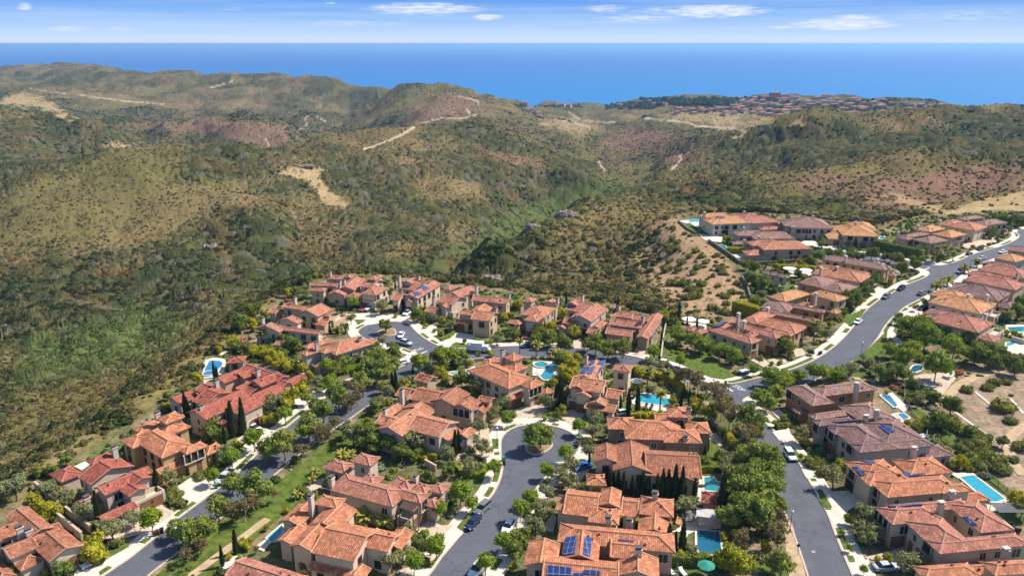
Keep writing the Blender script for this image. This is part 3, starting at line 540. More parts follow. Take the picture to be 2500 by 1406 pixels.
# ------------------------------------------------------------------ pools
def water_mat(name, c1):
    m, t, b = mat(name); g = t.n('ShaderNodeNewGeometry'); nz = t.noise(g.outputs['Position'], 1.6, 3)
    t.L.new(t.ramp(nz, [(.3, tuple(c * .85 for c in c1)), (.7, tuple(c * 1.15 for c in c1))]), b.inputs['Base Color']); b.inputs['Roughness'].default_value = .08; b.inputs['Specular IOR Level'].default_value = .35
    bp = t.n('ShaderNodeBump', i_Strength=.08, i_Distance=.1); t.L.new(t.noise(g.outputs['Position'], 5, 2), bp.inputs['Height']); t.L.new(bp.outputs[0], b.inputs['Normal']); return m
w_cyan, w_blue, w_teal, w_dark = water_mat('pool_cyan', (.022, .26, .34)), water_mat('pool_blue', (.024, .155, .30)), water_mat('pool_teal', (.016, .20, .24)), water_mat('pool_deep', (.012, .10, .17))
coping = simple('pool_coping', (.58, .49, .40), .8, .12, 2)
def pool(label, m, outline, curved=False, spa=None):
    L = [p.xy for p in outline]
    if sum(L[i][0] * L[(i + 1) % len(L)][1] - L[(i + 1) % len(L)][0] * L[i][1] for i in range(len(L))) < 0: L = L[::-1]
    if curved: L = spline(L + L[:1], .6)[:-1]
    c = sum(L, Vector((0, 0))) / len(L); root = empty('swimming_pool', (c.x, c.y, 0)); tag(root, label, 'pool')
    K = [p - c for p in L]; mb = MB(); flat(mb, K, .19); mb.build('water', m, root)
    mb = MB(); ribbon(mb, K + K[:1], -.45, .02, .25, 0, 0.0); mb.build('coping', coping, root)
    if spa:
        r, x, y, rad = spa; q = W(r, x, y).xy - c; S = [q + Vector((math.cos(a), math.sin(a))) * rad for a in np.linspace(0, 2 * math.pi, 17)[:-1]]
        mb = MB(); flat(mb, S, .42); o = mb.build('spa', m, root); mb = MB(); ribbon(mb, S + S[:1], -.35, .0, .5, 0, 0.0); mb.build('spa_rim', coping, o)
    return root
pool('curved bright blue pool beside the red roofed pool pavilion at the hillside edge', w_blue, E('e', '500,270 560,165 640,160 700,170 715,210 660,270 650,300 500,300'), True, ('e', 550, 320, 1.6))
pool('kidney shaped turquoise pool with round raised spa on a stone terrace', w_teal, E('z', '720,930 760,960 830,870 900,850 940,860 920,900 860,930 880,960 810,1000 780,990'), True, ('z', 765, 875, 2.0))
pool('long bright cyan pool with two black loungers on its paved edge', w_cyan, E('v', '255,920 400,925 540,970 555,1035 430,1030 250,1000'))
pool('dark blue rectangular pool below a flat roofed poolside cabana', w_dark, E('h', '505,850 775,870 810,1130 545,1170 510,1050'), False, None)
pool('teal pool with a curved dark rock edge behind cypress screened house', w_teal, E('h', '595,210 700,200 740,260 820,280 800,340 760,380 600,365'), False)
pool('long turquoise infinity pool along the lower right glass fence', w_cyan, E('i', '1000,120 1095,105 1320,275 1260,295 1200,290'))
pool('narrow blue pool with stepped edge behind the pink roofed corner house', w_blue, E('l', '435,250 500,250 555,320 540,340'))
pool('small square blue spa pool on the pale terrace', w_blue, E('l', '555,385 600,378 640,410 600,425'))
pool('narrow turquoise side pool along the slope path beside a terracotta house', w_cyan, E('c', '1260,950 1440,790 1450,880 1330,1000'))
pool('pale turquoise pool with wet deck on the far terrace edge', w_cyan, E('r', '170,138 262,133 262,152 190,155'))
pool('small green blue pool under the stone terrace wall', w_teal, E('r', '385,318 440,318 450,350 430,352'))
pool('deep turquoise pool behind the right hand row of houses', w_teal, E('q', '1335,350 1456,345 1500,380 1360,385'))
pool('narrow pale blue pool beside the white patio', w_cyan, E('q', '1330,460 1400,450 1390,470 1330,490'))
pool('turquoise garden pool behind the tall hedge', w_cyan, E('s', '425,285 460,280 470,300 430,305'))
pool('dark green round fountain pond in the small park', w_dark, E('w', '920,850 960,800 1040,800 1030,840 960,870'), True)
pool('pale green garden pool behind pink stone wall', simple('pond', (.22, .33, .25), .1, .1, 1), E('f', '1470,310 1560,290 1610,300 1610,330 1560,345'), True)
# ================================================================== HOUSES: KIT
def roof_mat(name, c, var=.28):
    m, t, b = mat(name); uv = t.n('ShaderNodeUVMap'); sp = t.n('ShaderNodeSeparateXYZ'); t.L.new(uv.outputs[0], sp.inputs[0])
    u, v = sp.outputs[0], sp.outputs[1]; g = t.n('ShaderNodeNewGeometry')
    cu, cv_ = t.m('FLOOR', t.m('DIVIDE', u, .34)), t.m('FLOOR', t.m('DIVIDE', v, .42))
    wn = t.n('ShaderNodeTexWhiteNoise', noise_dimensions='2D'); cb = t.n('ShaderNodeCombineXYZ', i_0=cu, i_1=cv_); t.L.new(cb.outputs[0], wn.inputs['Vector'])
    c0 = t.ramp(wn.outputs[0], [(0, tuple(q * (1 - var) for q in c)), (.55, c), (.88, tuple(min(1, q * (1 + var)) for q in c)), (1, (min(1, c[0] * 1.5), c[1] * 1.7, c[2] * 1.8))])
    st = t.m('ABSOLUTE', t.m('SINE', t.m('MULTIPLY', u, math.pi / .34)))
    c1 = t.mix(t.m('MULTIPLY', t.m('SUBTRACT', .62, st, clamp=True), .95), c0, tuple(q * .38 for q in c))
    ns = t.noise(g.outputs['Position'], .35, 4); c2 = t.mix(1.0, c1, t.ramp(ns, [(.3, (.82, .80, .80)), (.7, (1.14, 1.12, 1.10))]), 'MULTIPLY')
    t.L.new(c2, b.inputs['Base Color']); b.inputs['Roughness'].default_value = .85; b.inputs['Specular IOR Level'].default_value = .15
    bp = t.n('ShaderNodeBump', i_Strength=.6, i_Distance=.08); t.L.new(st, bp.inputs['Height']); t.L.new(bp.outputs[0], b.inputs['Normal']); return m
TONE = {'terra': (.40, .160, .085), 'red': (.295, .090, .060), 'pink': (.345, .145, .098), 'orange': (.44, .215, .10), 'mauve': (.25, .142, .112), 'dmauve': (.195, .112, .098), 'brown': (.30, .122, .070), 'salmon': (.385, .165, .095)}
ROOF = {k: roof_mat('clay_tile_' + k, c) for k, c in TONE.items()}
RIDGE = {k: simple('ridge_tile_' + k, tuple(min(1, q * f) for q, f in zip(c, (1.25, 1.55, 1.65))), .85, .2, 3, .1) for k, c in TONE.items()}
WALLC = {'cream': (0.533, 0.432, 0.312), 'tan': (0.456, 0.340, 0.226), 'beige': (0.464, 0.373, 0.281), 'ochre': (0.447, 0.299, 0.148), 'white': (0.568, 0.515, 0.429), 'rose': (0.430, 0.307, 0.226), 'grey': (0.430, 0.373, 0.312), 'taupe': (0.258, 0.195, 0.140), 'stone': (0.310, 0.224, 0.148), 'rust': (0.387, 0.199, 0.094)}
WALL = {k: simple('stucco_' + k, c, .92, .09, .8, .08, detail=6) for k, c in WALLC.items()}
under = simple('eave_boards', (.16, .10, .065), .9, .1, 1, .05)
frame_m = simple('window_frame', (.50, .44, .37), .6, .05, 2); dframe_m = simple('dark_window_frame', (.10, .07, .05), .6, .05, 2)
glass_m = simple('window_glass', (.018, .022, .028), .12, .2, .5, .5)
wood_m = simple('garage_wood', (.17, .09, .05), .7, .2, 2.5, .2); wood_y = simple('golden_wood', (.38, .20, .07), .7, .2, 2.5, .2)
chim_m = simple('chimney_render', (.50, .40, .32), .9, .12, 2, .05); cap_m = simple('chimney_cap', (.10, .085, .08), .8, .2, 3, .1); capw_m = simple('pale_chimney_cap', (.52, .44, .38), .9, .1, 3, .1)
white_cover = simple('pale_flat_roof', (.42, .38, .36), .9, .1, 1, .1); vent_m = simple('roof_vent', (.22, .10, .07), .8, .2, 3, .1); timber = simple('pergola_timber', (.20, .13, .09), .85, .2, 3, .1); paver_fl = simple('terrace_tile', (.50, .40, .31), .9, .15, 2, .1); rail_m = simple('iron_railing', (.03, .028, .028), .5, .1, 2, .4)
sol_m, t, b = mat('solar_cells'); uv = t.n('ShaderNodeUVMap'); sp = t.n('ShaderNodeSeparateXYZ'); t.L.new(uv.outputs[0], sp.inputs[0])
def _grid(s, per, wd): return t.m('GREATER_THAN', wd, t.m('ABSOLUTE', t.m('SUBTRACT', t.m('FRACT', t.m('ADD', t.m('DIVIDE', s, per), .5)), .5)))
ln = t.m('MAXIMUM', _grid(sp.outputs[0], 1.0, .03), _grid(sp.outputs[1], 1.6, .02))
t.L.new(t.mix(ln, (.015, .035, .13), (.26, .30, .38)), b.inputs['Base Color']); b.inputs['Roughness'].default_value = .28; b.inputs['Specular IOR Level'].default_value = .5
def win_mesh(w, h, dark):
    f = MB(); tk = .13
    for (c, d) in (((0, 0, h / 2 + tk / 2), (w + 2 * tk, .16, tk)), ((0, 0, -h / 2 - tk / 2), (w + 2 * tk + .1, .24, tk)), ((-w / 2 - tk / 2, 0, 0), (tk, .16, h)), ((w / 2 + tk / 2, 0, 0), (tk, .16, h)), ((0, .02, 0), (.06, .08, h))): f.box(c, d)
    p = MB(); p.box((0, .01, 0), (w, .06, h)); return f.mesh('window', dframe_m if dark else frame_m), p.mesh('pane', glass_m)
WINS = {(k, d): win_mesh(*k, d) for k in ((.8, 1.3), (1.2, 1.4), (1.7, 1.7)) for d in (0, 1)}
def garage_mesh(wd, h, arch, m):
    f = MB(); n = 4
    for k in range(n): f.box((0, .03 + .015 * (k % 2), h * (k + .5) / n * (1 if not arch else .82)), (wd, .1, h / n * .97 * (1 if not arch else .82)))
    if arch:
        P = [(wd / 2 * math.cos(a), h * .8 + h * .28 * math.sin(a)) for a in np.linspace(0, math.pi, 10)]
        for i in range(9): f.face([(P[i][0], .06, P[i][1]), (P[i + 1][0], .06, P[i + 1][1]), (0, .06, h * .8)][::-1])
    return f.mesh('garage_door', m)
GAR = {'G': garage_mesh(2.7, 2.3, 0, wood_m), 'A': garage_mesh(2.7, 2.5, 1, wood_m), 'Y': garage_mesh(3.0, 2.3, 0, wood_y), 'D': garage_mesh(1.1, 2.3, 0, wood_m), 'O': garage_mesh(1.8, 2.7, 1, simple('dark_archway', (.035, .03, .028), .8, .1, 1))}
def loggia_mesh(wd, h, cols, m_col):
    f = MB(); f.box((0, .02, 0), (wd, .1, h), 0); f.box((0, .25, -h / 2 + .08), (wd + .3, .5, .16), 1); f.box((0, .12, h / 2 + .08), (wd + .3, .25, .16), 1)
    for k in range(cols + 1): f.box((-wd / 2 + wd * k / cols, .3, 0), (.2, .2, h), 1)
    f.box((0, .42, -h / 2 + 1.0), (wd, .05, .06), 2)
    for k in range(int(wd / .22)): f.box((-wd / 2 + .1 + k * .22, .42, -h / 2 + .55), (.035, .035, .9), 2)
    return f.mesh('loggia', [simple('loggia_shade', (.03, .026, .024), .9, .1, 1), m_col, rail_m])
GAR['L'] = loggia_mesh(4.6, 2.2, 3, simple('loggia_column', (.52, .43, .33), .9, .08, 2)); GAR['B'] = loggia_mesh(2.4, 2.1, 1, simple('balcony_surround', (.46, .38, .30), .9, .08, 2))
HOUSES = []
class House:
    def __init__(s, ref, label, reg, ax, wings, tone, wall, chim='', feat='', solar=(), perg=(), name='house', cat='house', nwin=19, group=None, dark=None, cap=0):
        s.ref, s.reg = ref, reg; s.rng = random.Random(sum(map(ord, ref + label)))
        p, q = W(reg, ax[0], ax[1], ax[4]), W(reg, ax[2], ax[3], ax[4]); s.u = (q - p).xy.normalized(); s.v = Vector((-s.u.y, s.u.x))
        s.w = []
        for i, (x1, y1, x2, y2, h, ty) in enumerate(wings):
            h *= .91
            a, b = W(reg, x1, y1, h).xy, W(reg, x2, y2, h).xy
            ua, ub = sorted((a.dot(s.u), b.dot(s.u))); va, vb = sorted((a.dot(s.v), b.dot(s.v))); e = .006 * i
            if ub - ua < 3: ua, ub = (ua + ub) / 2 - 1.5, (ua + ub) / 2 + 1.5
            if vb - va < 3: va, vb = (va + vb) / 2 - 1.5, (va + vb) / 2 + 1.5
            s.w.append((ua - e, ub + e, va - e, vb + e, h + .007 * i, ty))
        cu = sum(k[0] + k[1] for k in s.w) / 2 / len(s.w); cv = sum(k[2] + k[3] for k in s.w) / 2 / len(s.w)
        s.o = s.u * cu + s.v * cv; s.root = empty(name, (s.o.x, s.o.y, 0)); tag(s.root, label, cat, group)
        s.tone, s.wallk = tone, wall; s.dark = s.rng.random() < .45 if dark is None else dark
        far = s.o.y > 290; s.nwin = nwin if not far else min(nwin, 12)
        s.walls_and_roof()
        for tk in chim.split(): s.chimney(*map(float, tk.split(',')), cap)
        s.openings(feat)
        for k in solar: s.panel(k)
        for k in perg: s.pergola(*k)
        HOUSES.append(s)
    def P(s, u, v, z): q = s.u * u + s.v * v - s.o; return (q.x, q.y, z)
    def rz(s, w, u, v):
        ua, ub, va, vb, h, ty = w
        if not (ua <= u <= ub and va <= v <= vb): return -1
        if ty in 'FT': return h
        d = min(v - va, vb - v) if ty == 'U' else min(u - ua, ub - u) if ty == 'V' else min(v - va, vb - v, u - ua, ub - u)
        return h + .36 * d
    def top(s, p): u, v = p.xy.dot(s.u), p.xy.dot(s.v); return max(s.rz(w, u, v) for w in s.w)
    def hit(s, px, py, z0=14.0):
        a, b = at(px, py, z0), at(px, py, 0)
        for k in range(281):
            q = a.lerp(b, k / 280)
            if s.top(q) >= q.z: return q
        return at(px, py, 5.5)
    def slope(s, mb, a, b, pts):
        e = (Vector(b) - Vector(a)).normalized()
        uv = []
        for p in pts:
            d = Vector(p) - Vector(a); x = d.dot(e); uv.append((x + s.rng.random() * 0, (d - e * x).length))
        mb.face(pts, 0, uv)
    def walls_and_roof(s):
        wm, rm = MB(), MB()
        for (ua, ub, va, vb, h, ty) in s.w:
            i = .5 if ty != 'F' else 0.0; a, b, c, d = ua + i, ub - i, va + i, vb - i; zt = h - .1
            P = s.P
            for (p, q) in (((a, c), (b, c)), ((b, c), (b, d)), ((b, d), (a, d)), ((a, d), (a, c))): wm.face([P(*p, -.6), P(*q, -.6), P(*q, zt), P(*p, zt)])
            if ty == 'T':
                rm.box(((s.u * (ua + ub) / 2 + s.v * (va + vb) / 2 - s.o).x, (s.u * (ua + ub) / 2 + s.v * (va + vb) / 2 - s.o).y, h), (ub - ua, vb - va, .22), 4, math.atan2(s.u.y, s.u.x)); continue
            if ty == 'F':
                fl = h - .95; k = .3
                wm.face([P(ua + k, va + k, fl), P(ub - k, va + k, fl), P(ub - k, vb - k, fl), P(ua + k, vb - k, fl)], 1)
                O = [(ua, va), (ub, va), (ub, vb), (ua, vb)]; I = [(ua + k, va + k), (ub - k, va + k), (ub - k, vb - k), (ua + k, vb - k)]
                for m_ in range(4):
                    n_ = (m_ + 1) % 4; wm.face([P(*O[m_], zt), P(*O[n_], zt), P(*I[n_], zt), P(*I[m_], zt)]); wm.face([P(*I[n_], fl), P(*I[m_], fl), P(*I[m_], zt), P(*I[n_], zt)])
                continue
            c0, c1, c2, c3 = P(ua, va, h), P(ub, va, h), P(ub, vb, h), P(ua, vb, h); L, Wd = ub - ua, vb - va
            rl = []
            if ty == 'U' or ty == 'V':
                if ty == 'U': vm = (va + vb) / 2; zr = h + .36 * Wd / 2; r0, r1 = P(ua, vm, zr), P(ub, vm, zr); S = [(c0, c1, [c0, c1, r1, r0]), (c2, c3, [c2, c3, r0, r1])]; G = [((a, c), (a, d), (a, vm)), ((b, d), (b, c), (b, vm))]; ends = [(c3, c0, r0), (c1, c2, r1)]
                else: um = (ua + ub) / 2; zr = h + .36 * L / 2; r0, r1 = P(um, va, zr), P(um, vb, zr); S = [(c1, c2, [c1, c2, r1, r0]), (c3, c0, [c3, c0, r0, r1])]; G = [((b, c), (a, c), (um, c)), ((a, d), (b, d), (um, d))]; ends = [(c0, c1, r0), (c2, c3, r1)]
                for (p, q, r) in G: wm.face([P(*p, zt), P(*q, zt), P(*r, zr - .3)][::-1])
                for (p, q, r) in ends:
                    for (x, y) in ((p, r), (r, q)): rm.face([(x[0], x[1], x[2] - .2), (y[0], y[1], y[2] - .2), y, x], 1)
                for (p, q, pts) in S: rm.face([(k[0], k[1], k[2] - .2) for k in pts][::-1], 2); rm.face([(p[0], p[1], p[2] - .2), (q[0], q[1], q[2] - .2), q, p], 1)
                rl = [(r0, r1)] + [(x, r) for (p, q, r) in ends for x in (p, q)]
            else:
                if L >= Wd: k = Wd / 2; zr = h + .36 * k; r0, r1 = P(ua + k, (va + vb) / 2, zr), P(ub - k, (va + vb) / 2, zr); S = [(c0, c1, [c0, c1, r1, r0]), (c1, c2, [c1, c2, r1]), (c2, c3, [c2, c3, r0, r1]), (c3, c0, [c3, c0, r0])]; rl = [(r0, r1), (c0, r0), (c3, r0), (c1, r1), (c2, r1)]
                else: k = L / 2; zr = h + .36 * k; r0, r1 = P((ua + ub) / 2, va + k, zr), P((ua + ub) / 2, vb - k, zr); S = [(c0, c1, [c0, c1, r0]), (c1, c2, [c1, c2, r1, r0]), (c2, c3, [c2, c3, r1]), (c3, c0, [c3, c0, r0, r1])]; rl = [(r0, r1), (c0, r0), (c1, r0), (c2, r1), (c3, r1)]
                for (p, q, pts) in S: rm.face([(p[0], p[1], p[2] - .2), (q[0], q[1], q[2] - .2), q, p], 1)
                rm.face([(k[0], k[1], k[2] - .2) for k in (c3, c2, c1, c0)], 2)
            for (p, q, pts) in S: s.slope(rm, p, q, pts)
            for (p, q) in rl:
                if (Vector(p) - Vector(q)).length > .3: rm.beam((p[0], p[1], p[2] + .02), (q[0], q[1], q[2] + .02), .15, 1, 5)
        for _ in range(s.rng.randint(3, 6)):
            w = s.rng.choice(s.w)
            if w[5] in 'FT': continue
            u, v = w[0] + (w[1] - w[0]) * s.rng.uniform(.15, .85), w[2] + (w[3] - w[2]) * s.rng.uniform(.15, .85); q = s.P(u, v, max(s.rz(k, u, v) for k in s.w))
            rm.box((q[0], q[1], q[2] + .15), (.3, .3, .5), 3)
        wm.build('wall', [WALL[s.wallk], paver_fl], s.root); s.roof = rm.build('roof', [ROOF[s.tone], RIDGE[s.tone], under, vent_m, white_cover], s.root)
    def chimney(s, x, y, z, cap):
        z *= .91; p = W(s.reg, x, y, z); b = max(s.top(p), 0); q = p.xy - s.o; rz = math.atan2(s.u.y, s.u.x); m = MB(); z = max(z, b + .7)
        m.box((q.x, q.y, (b - .5 + z - .25) / 2 if b > 0 else (z - .25) / 2), (1.05, .8, (z - .25) - (b - .5) if b > 0 else z - .25), 0, rz); m.box((q.x, q.y, z - .18), (1.3, 1.02, .2), 0, rz)
        m.box((q.x, q.y, z + .12), (.9, .62, .34), 1, rz); m.box((q.x, q.y, z + .36), (1.2, .95, .1), 1, rz)
        m.build('chimney', [chim_m, capw_m if cap else cap_m], s.roof)
    def faces(s):
        for wi, (ua, ub, va, vb, h, ty) in enumerate(s.w):
            i = .5 if ty != 'F' else 0
            for (p, q, n) in (((ua + i, va + i), (ub - i, va + i), -s.v), ((ub - i, va + i), (ub - i, vb - i), s.u), ((ub - i, vb - i), (ua + i, vb - i), s.v), ((ua + i, vb - i), (ua + i, va + i), -s.u)):
                a, b = s.u * p[0] + s.v * p[1], s.u * q[0] + s.v * q[1]; yield wi, a, b, n, h, ty
    def free(s, wi, p, n, z):
        q = p + n * .25; u, v = q.dot(s.u), q.dot(s.v)
        for k, (ua, ub, va, vb, h, ty) in enumerate(s.w):
            if k != wi and ua + .1 < u < ub - .1 and va + .1 < v < vb - .1 and h > z - 1.1: return False
        return True
    def openings(s, feat):
        used = []; used_up = []
        for tk in feat.split():
            k, x, y = tk.split(','); up = k in 'LB'; g = W(s.reg, float(x), float(y), 3.9 if up else 0).xy; best = None
            for wi, a, b, n, h, ty in s.faces():
                if n.dot(-((a + b) / 2)) <= 0: continue
                L = (b - a).length; t_ = max(1.4, min(L - 1.4, (g - a).dot((b - a) / L))) if L > 2.8 else L / 2; p = a + (b - a) / L * t_; d = (p - g).length + (0 if s.free(wi, p, n, 4.0 if up else 1.5) else 6) + (20 if up and h < 4.9 else 0)
                if best is None or d < best[0]: best = (d, p, n)
            d, p, n = best; q = p - s.o; used.append((p, 2.0)); used_up.append((p, (3.2 if k == 'L' else 2.0) if up else 0))
            nm = 'garage_door' if k in 'GAY' else 'front_door' if k == 'D' else 'balcony' if k == 'B' else 'loggia' if k == 'L' else 'archway'
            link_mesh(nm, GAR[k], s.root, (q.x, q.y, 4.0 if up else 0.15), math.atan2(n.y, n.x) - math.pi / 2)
        cand = []
        for wi, a, b, n, h, ty in s.faces():
            vis = n.dot((-(a + b) / 2).normalized())
            if vis < -.05: continue
            L = (b - a).length; d = (b - a) / L; m = int((L - .8) / 2.9)
            for lev in ([h - 1.75] if h > 4.6 else []) + ([1.55] if ty != 'F' or h > 3 else []):
                for j in range(m):
                    p = a + d * (L * (j + .5) / m + s.rng.uniform(-.25, .25)); big = s.rng.random()
                    if s.rng.random() < .22 or not s.free(wi, p, n, lev) or (lev < 2.5 and any((p - e).length < r for e, r in used)) or (lev > 2.5 and any((p - e).length < r for e, r in used_up)): continue
                    cand.append((-vis * 1.2 - (lev > 3) * .9 + s.rng.random() * .6, p, n, lev, big))
        cand.sort(key=lambda c: c[0])
        for c in cand[:s.nwin]:
            _, p, n, z, big = c; k = (1.7, 1.7) if big > .85 else (1.2, 1.4) if big > .35 else (.8, 1.3); fm, pm = WINS[(k, int(s.dark))]; q = p - s.o
            o = link_mesh('window', fm, s.root, (q.x, q.y, z), math.atan2(n.y, n.x) - math.pi / 2); link_mesh('pane', pm, o)
    def panel(s, k):
        Q = [s.hit(*px_(s.reg, *map(float, c.split(',')))) for c in k.split()]; o3 = Vector((s.o.x, s.o.y, 0)); c = sum(Q, Vector()) / 4
        e1 = ((Q[1] - Q[0]) + (Q[2] - Q[3])).normalized(); e2 = ((Q[3] - Q[0]) + (Q[2] - Q[1])); n = e1.cross(e2).normalized(); n = n if n.z > 0 else -n; e2 = n.cross(e1).normalized()
        # follow the slope of the roof under the middle of the array
        d_ = .25; zc = s.top(c); sx_, sy_ = (s.top(c + Vector((d_, 0, 0))) - s.top(c - Vector((d_, 0, 0)))) / (2 * d_), (s.top(c + Vector((0, d_, 0))) - s.top(c - Vector((0, d_, 0)))) / (2 * d_)
        if abs(sx_) > .5 or abs(sy_) > .5: sx_ = sy_ = 0
        T = []
        for q in Q: T.append(Vector((q.x, q.y, zc + .16 + sx_ * (q.x - c.x) + sy_ * (q.y - c.y))) - o3)
        m = MB(); U = [((q - T[0]).dot(e1), (q - T[0]).dot(e2)) for q in T]
        if U[2][1] < 0: U = [(a, -b) for a, b in U]
        up = (T[1] - T[0]).cross(T[3] - T[0]).z > 0; ix = [0, 1, 2, 3] if up else [3, 2, 1, 0]
        m.face([T[i] for i in ix], 0, [U[i] for i in ix]); B = [q - Vector((0, 0, .12)) for q in T]
        for i in range(4): a, b = ix[i], ix[(i + 1) % 4]; m.face([B[a], B[b], T[b], T[a]], 1)
        m.build('solar_panel', [sol_m, rail_m], s.root)
    def pergola(s, z, *pts):
        Q = [W(s.reg, *map(float, c.split(',')), z) - Vector((s.o.x, s.o.y, 0)) for c in pts]; m = MB()
        for k in range(11):
            t_ = k / 10; m.beam(Q[0].lerp(Q[3], t_), Q[1].lerp(Q[2], t_), .09, 0, 4)
        for (a, b) in ((0, 3), (1, 2)): m.beam(Q[a] - Vector((0, 0, .15)), Q[b] - Vector((0, 0, .15)), .12, 0, 4)
        for q in Q: m.beam((q.x, q.y, .1), q, .12, 0, 5)
        m.build('pergola', timber, s.root)
# ================================================================== HOUSES: THE STREETS
H = House
# --- street at the left
H('bottom left red house', 'red tiled house at the bottom left corner with white arched garages', 'a', (130, 1195, 450, 1050, 5), [(360, 560, 355, 940, 6, 'V'), (600, 1230, 740, 790, 4.6, 'V'), (130, 1225, 575, 1190, 3.2, 'H'), (130, 1195, 330, 920, 5, 'U'), (-150, 1040, 140, 740, 5.5, 'U'), (-250, 1200, 140, 1420, 3.1, 'H'), (355, 940, 720, 790, 5.4, 'U')], 'brown', 'cream', '230,800,7.8 345,835,7.2', 'A,760,1310 A,930,1210')
H('red house with arched entry', 'dark red tiled house with small hipped tower and tall cypress at one corner', 'a', (1280, 415, 1840, 165, 6), [(950, 195, 1640, 60, 6, 'V'), (1280, 415, 1745, 70, 6.05, 'U'), (600, 160, 1005, 150, 4, 'H'), (1450, 355, 1810, 330, 5.5, 'V'), (1500, 215, 1850, 195, 6.2, 'V'), (1265, 745, 1590, 500, 3, 'U'), (1590, 520, 1930, 300, 3.3, 'F'), (920, 500, 1310, 480, 3, 'U'), (1050, 0, 1400, -60, 5.5, 'H')], 'red', 'beige', '1055,440,5.5 1390,-175,8', 'G,1770,590 G,1880,525')
H('orange tiled house with balcony', 'orange tiled ochre house with a columned corner balcony and wide pale driveway', 'b', (1970, 1285, 2190, 1195, 6), [(1970, 1290, 1970, 900, 6, 'H'), (1460, 1070, 1900, 1060, 5.8, 'H'), (2190, 1195, 2530, 1130, 6, 'H'), (1905, 805, 2255, 785, 8, 'H'), (1860, 950, 2330, 905, 6, 'H'), (1615, 930, 2000, 880, 5.5, 'H'), (2530, 1255, 2640, 1100, 3, 'H'), (1960, 1490, 2200, 1300, 3, 'U')], 'terra', 'ochre', '1915,735,9.5', 'L,2370,1290 Y,2200,1510 D,2430,1430 D,2620,1330')
H('red house with cypress row', 'long red tiled house behind a row of thin cypresses with a white car parked outside', 'e', (515, 870, 770, 750, 6), [(515, 870, 860, 520, 6, 'U'), (915, 825, 1010, 600, 5.5, 'U'), (345, 650, 850, 540, 6, 'V'), (380, 515, 700, 470, 5.5, 'V'), (200, 685, 260, 530, 3.8, 'U'), (700, 990, 850, 880, 3, 'V'), (930, 890, 1150, 790, 3.2, 'F')], 'red', 'beige', '640,395,8 455,735,7.5', 'A,1020,955 A,1110,915')
H('red house with long solar strip', 'red tiled multi gabled house with a long dark solar strip along its roof', 'e', (1190, 470, 1400, 380, 5.5), [(930, 255, 1530, 345, 5.5, 'V'), (1190, 470, 1330, 300, 5.6, 'U'), (1570, 445, 1640, 325, 4, 'U'), (1335, 425, 1570, 415, 5, 'V'), (1175, 655, 1330, 450, 4.5, 'U'), (740, 425, 880, 265, 5, 'U'), (980, 370, 1080, 240, 5, 'U'), (935, 530, 1080, 390, 4.5, 'U'), (950, 550, 1200, 500, 4, 'V')], 'red', 'rose', '1145,262,7.5', 'G,1640,525', ['1060,160 1130,150 1300,225 1200,230', '1225,238 1300,230 1525,345 1490,350'])
H('red pool pavilion', 'small open red hipped pool pavilion beside the curved blue pool', 'e', (760, 185, 960, 172, 3.2), [(760, 185, 1010, 95, 3.2, 'H')], 'red', 'tan', name='pool_pavilion', cat='pavilion', nwin=3)
H('grey house with arched windows', 'grey house with pale arched upper windows and terracotta hipped roofs', 'm', (930, 660, 1135, 597, 6), [(930, 660, 1090, 520, 6, 'H'), (1110, 580, 1210, 548, 5, 'H'), (670, 640, 850, 625, 6, 'H'), (810, 630, 935, 622, 6.5, 'H'), (700, 600, 900, 560, 6, 'H'), (775, 725, 860, 745, 2.8, 'H'), (1130, 640, 1205, 605, 3, 'H')], 'salmon', 'grey', '795,570,9 1104,540,8', nwin=18, dark=0)
H('white gabled pink roofed house', 'pale house with pink tiled gables and a palm at its left corner', 'm', (495, 523, 548, 492, 6), [(505, 475, 845, 490, 6, 'V'), (355, 470, 560, 480, 6.05, 'U'), (750, 540, 870, 500, 4, 'V'), (490, 588, 600, 568, 2.8, 'V'), (535, 410, 680, 425, 6.2, 'U')], 'pink', 'cream', '410,400,8.5', 'A,845,545')
H('hillside outbuilding', 'small red roofed outbuilding on the slope below the white gabled house', 'm', (240, 560, 275, 572, 2.8), [(240, 562, 310, 540, 2.8, 'H')], 'red', 'tan', name='outbuilding', cat='outbuilding', nwin=2)
H('tan house with stepped gables', 'tan house with stepped pink gables and small dark windows above the turning circle', 'm', (800, 385, 880, 345, 6), [(655, 362, 905, 335, 6, 'U'), (545, 318, 775, 322, 5.5, 'V'), (815, 375, 935, 360, 5, 'V'), (445, 358, 565, 338, 3.5, 'V'), (770, 440, 925, 415, 3, 'V'), (880, 420, 1000, 370, 2.8, 'F')], 'salmon', 'tan', '640,252,8.5')
H('farthest red gabled house', 'cluster of red gables with an arched door at the far tip of the shelf', 'm', (965, 250, 1030, 190, 4.5), [(868, 232, 1040, 195, 4.5, 'U'), (940, 195, 1145, 125, 5.5, 'U'), (745, 203, 870, 188, 6, 'H'), (755, 155, 945, 165, 5.5, 'V'), (855, 118, 1000, 100, 6, 'V'), (960, 120, 1100, 125, 5, 'U')], 'pink', 'tan', '958,140,8 990,130,8 890,70,8.5', 'O,890,280')
H('house with square tower', 'cream house with a square hipped tower and two garages beside a white car', 'y', (755, 275, 860, 215, 6), [(620, 265, 865, 215, 6, 'H'), (690, 145, 815, 112, 8.5, 'H'), (610, 205, 830, 160, 6.3, 'V'), (490, 290, 640, 268, 4, 'H'), (560, 312, 655, 310, 3, 'V'), (640, 325, 860, 270, 3.3, 'F')], 'pink', 'cream', '', 'B,660,300 G,690,385 G,745,390')
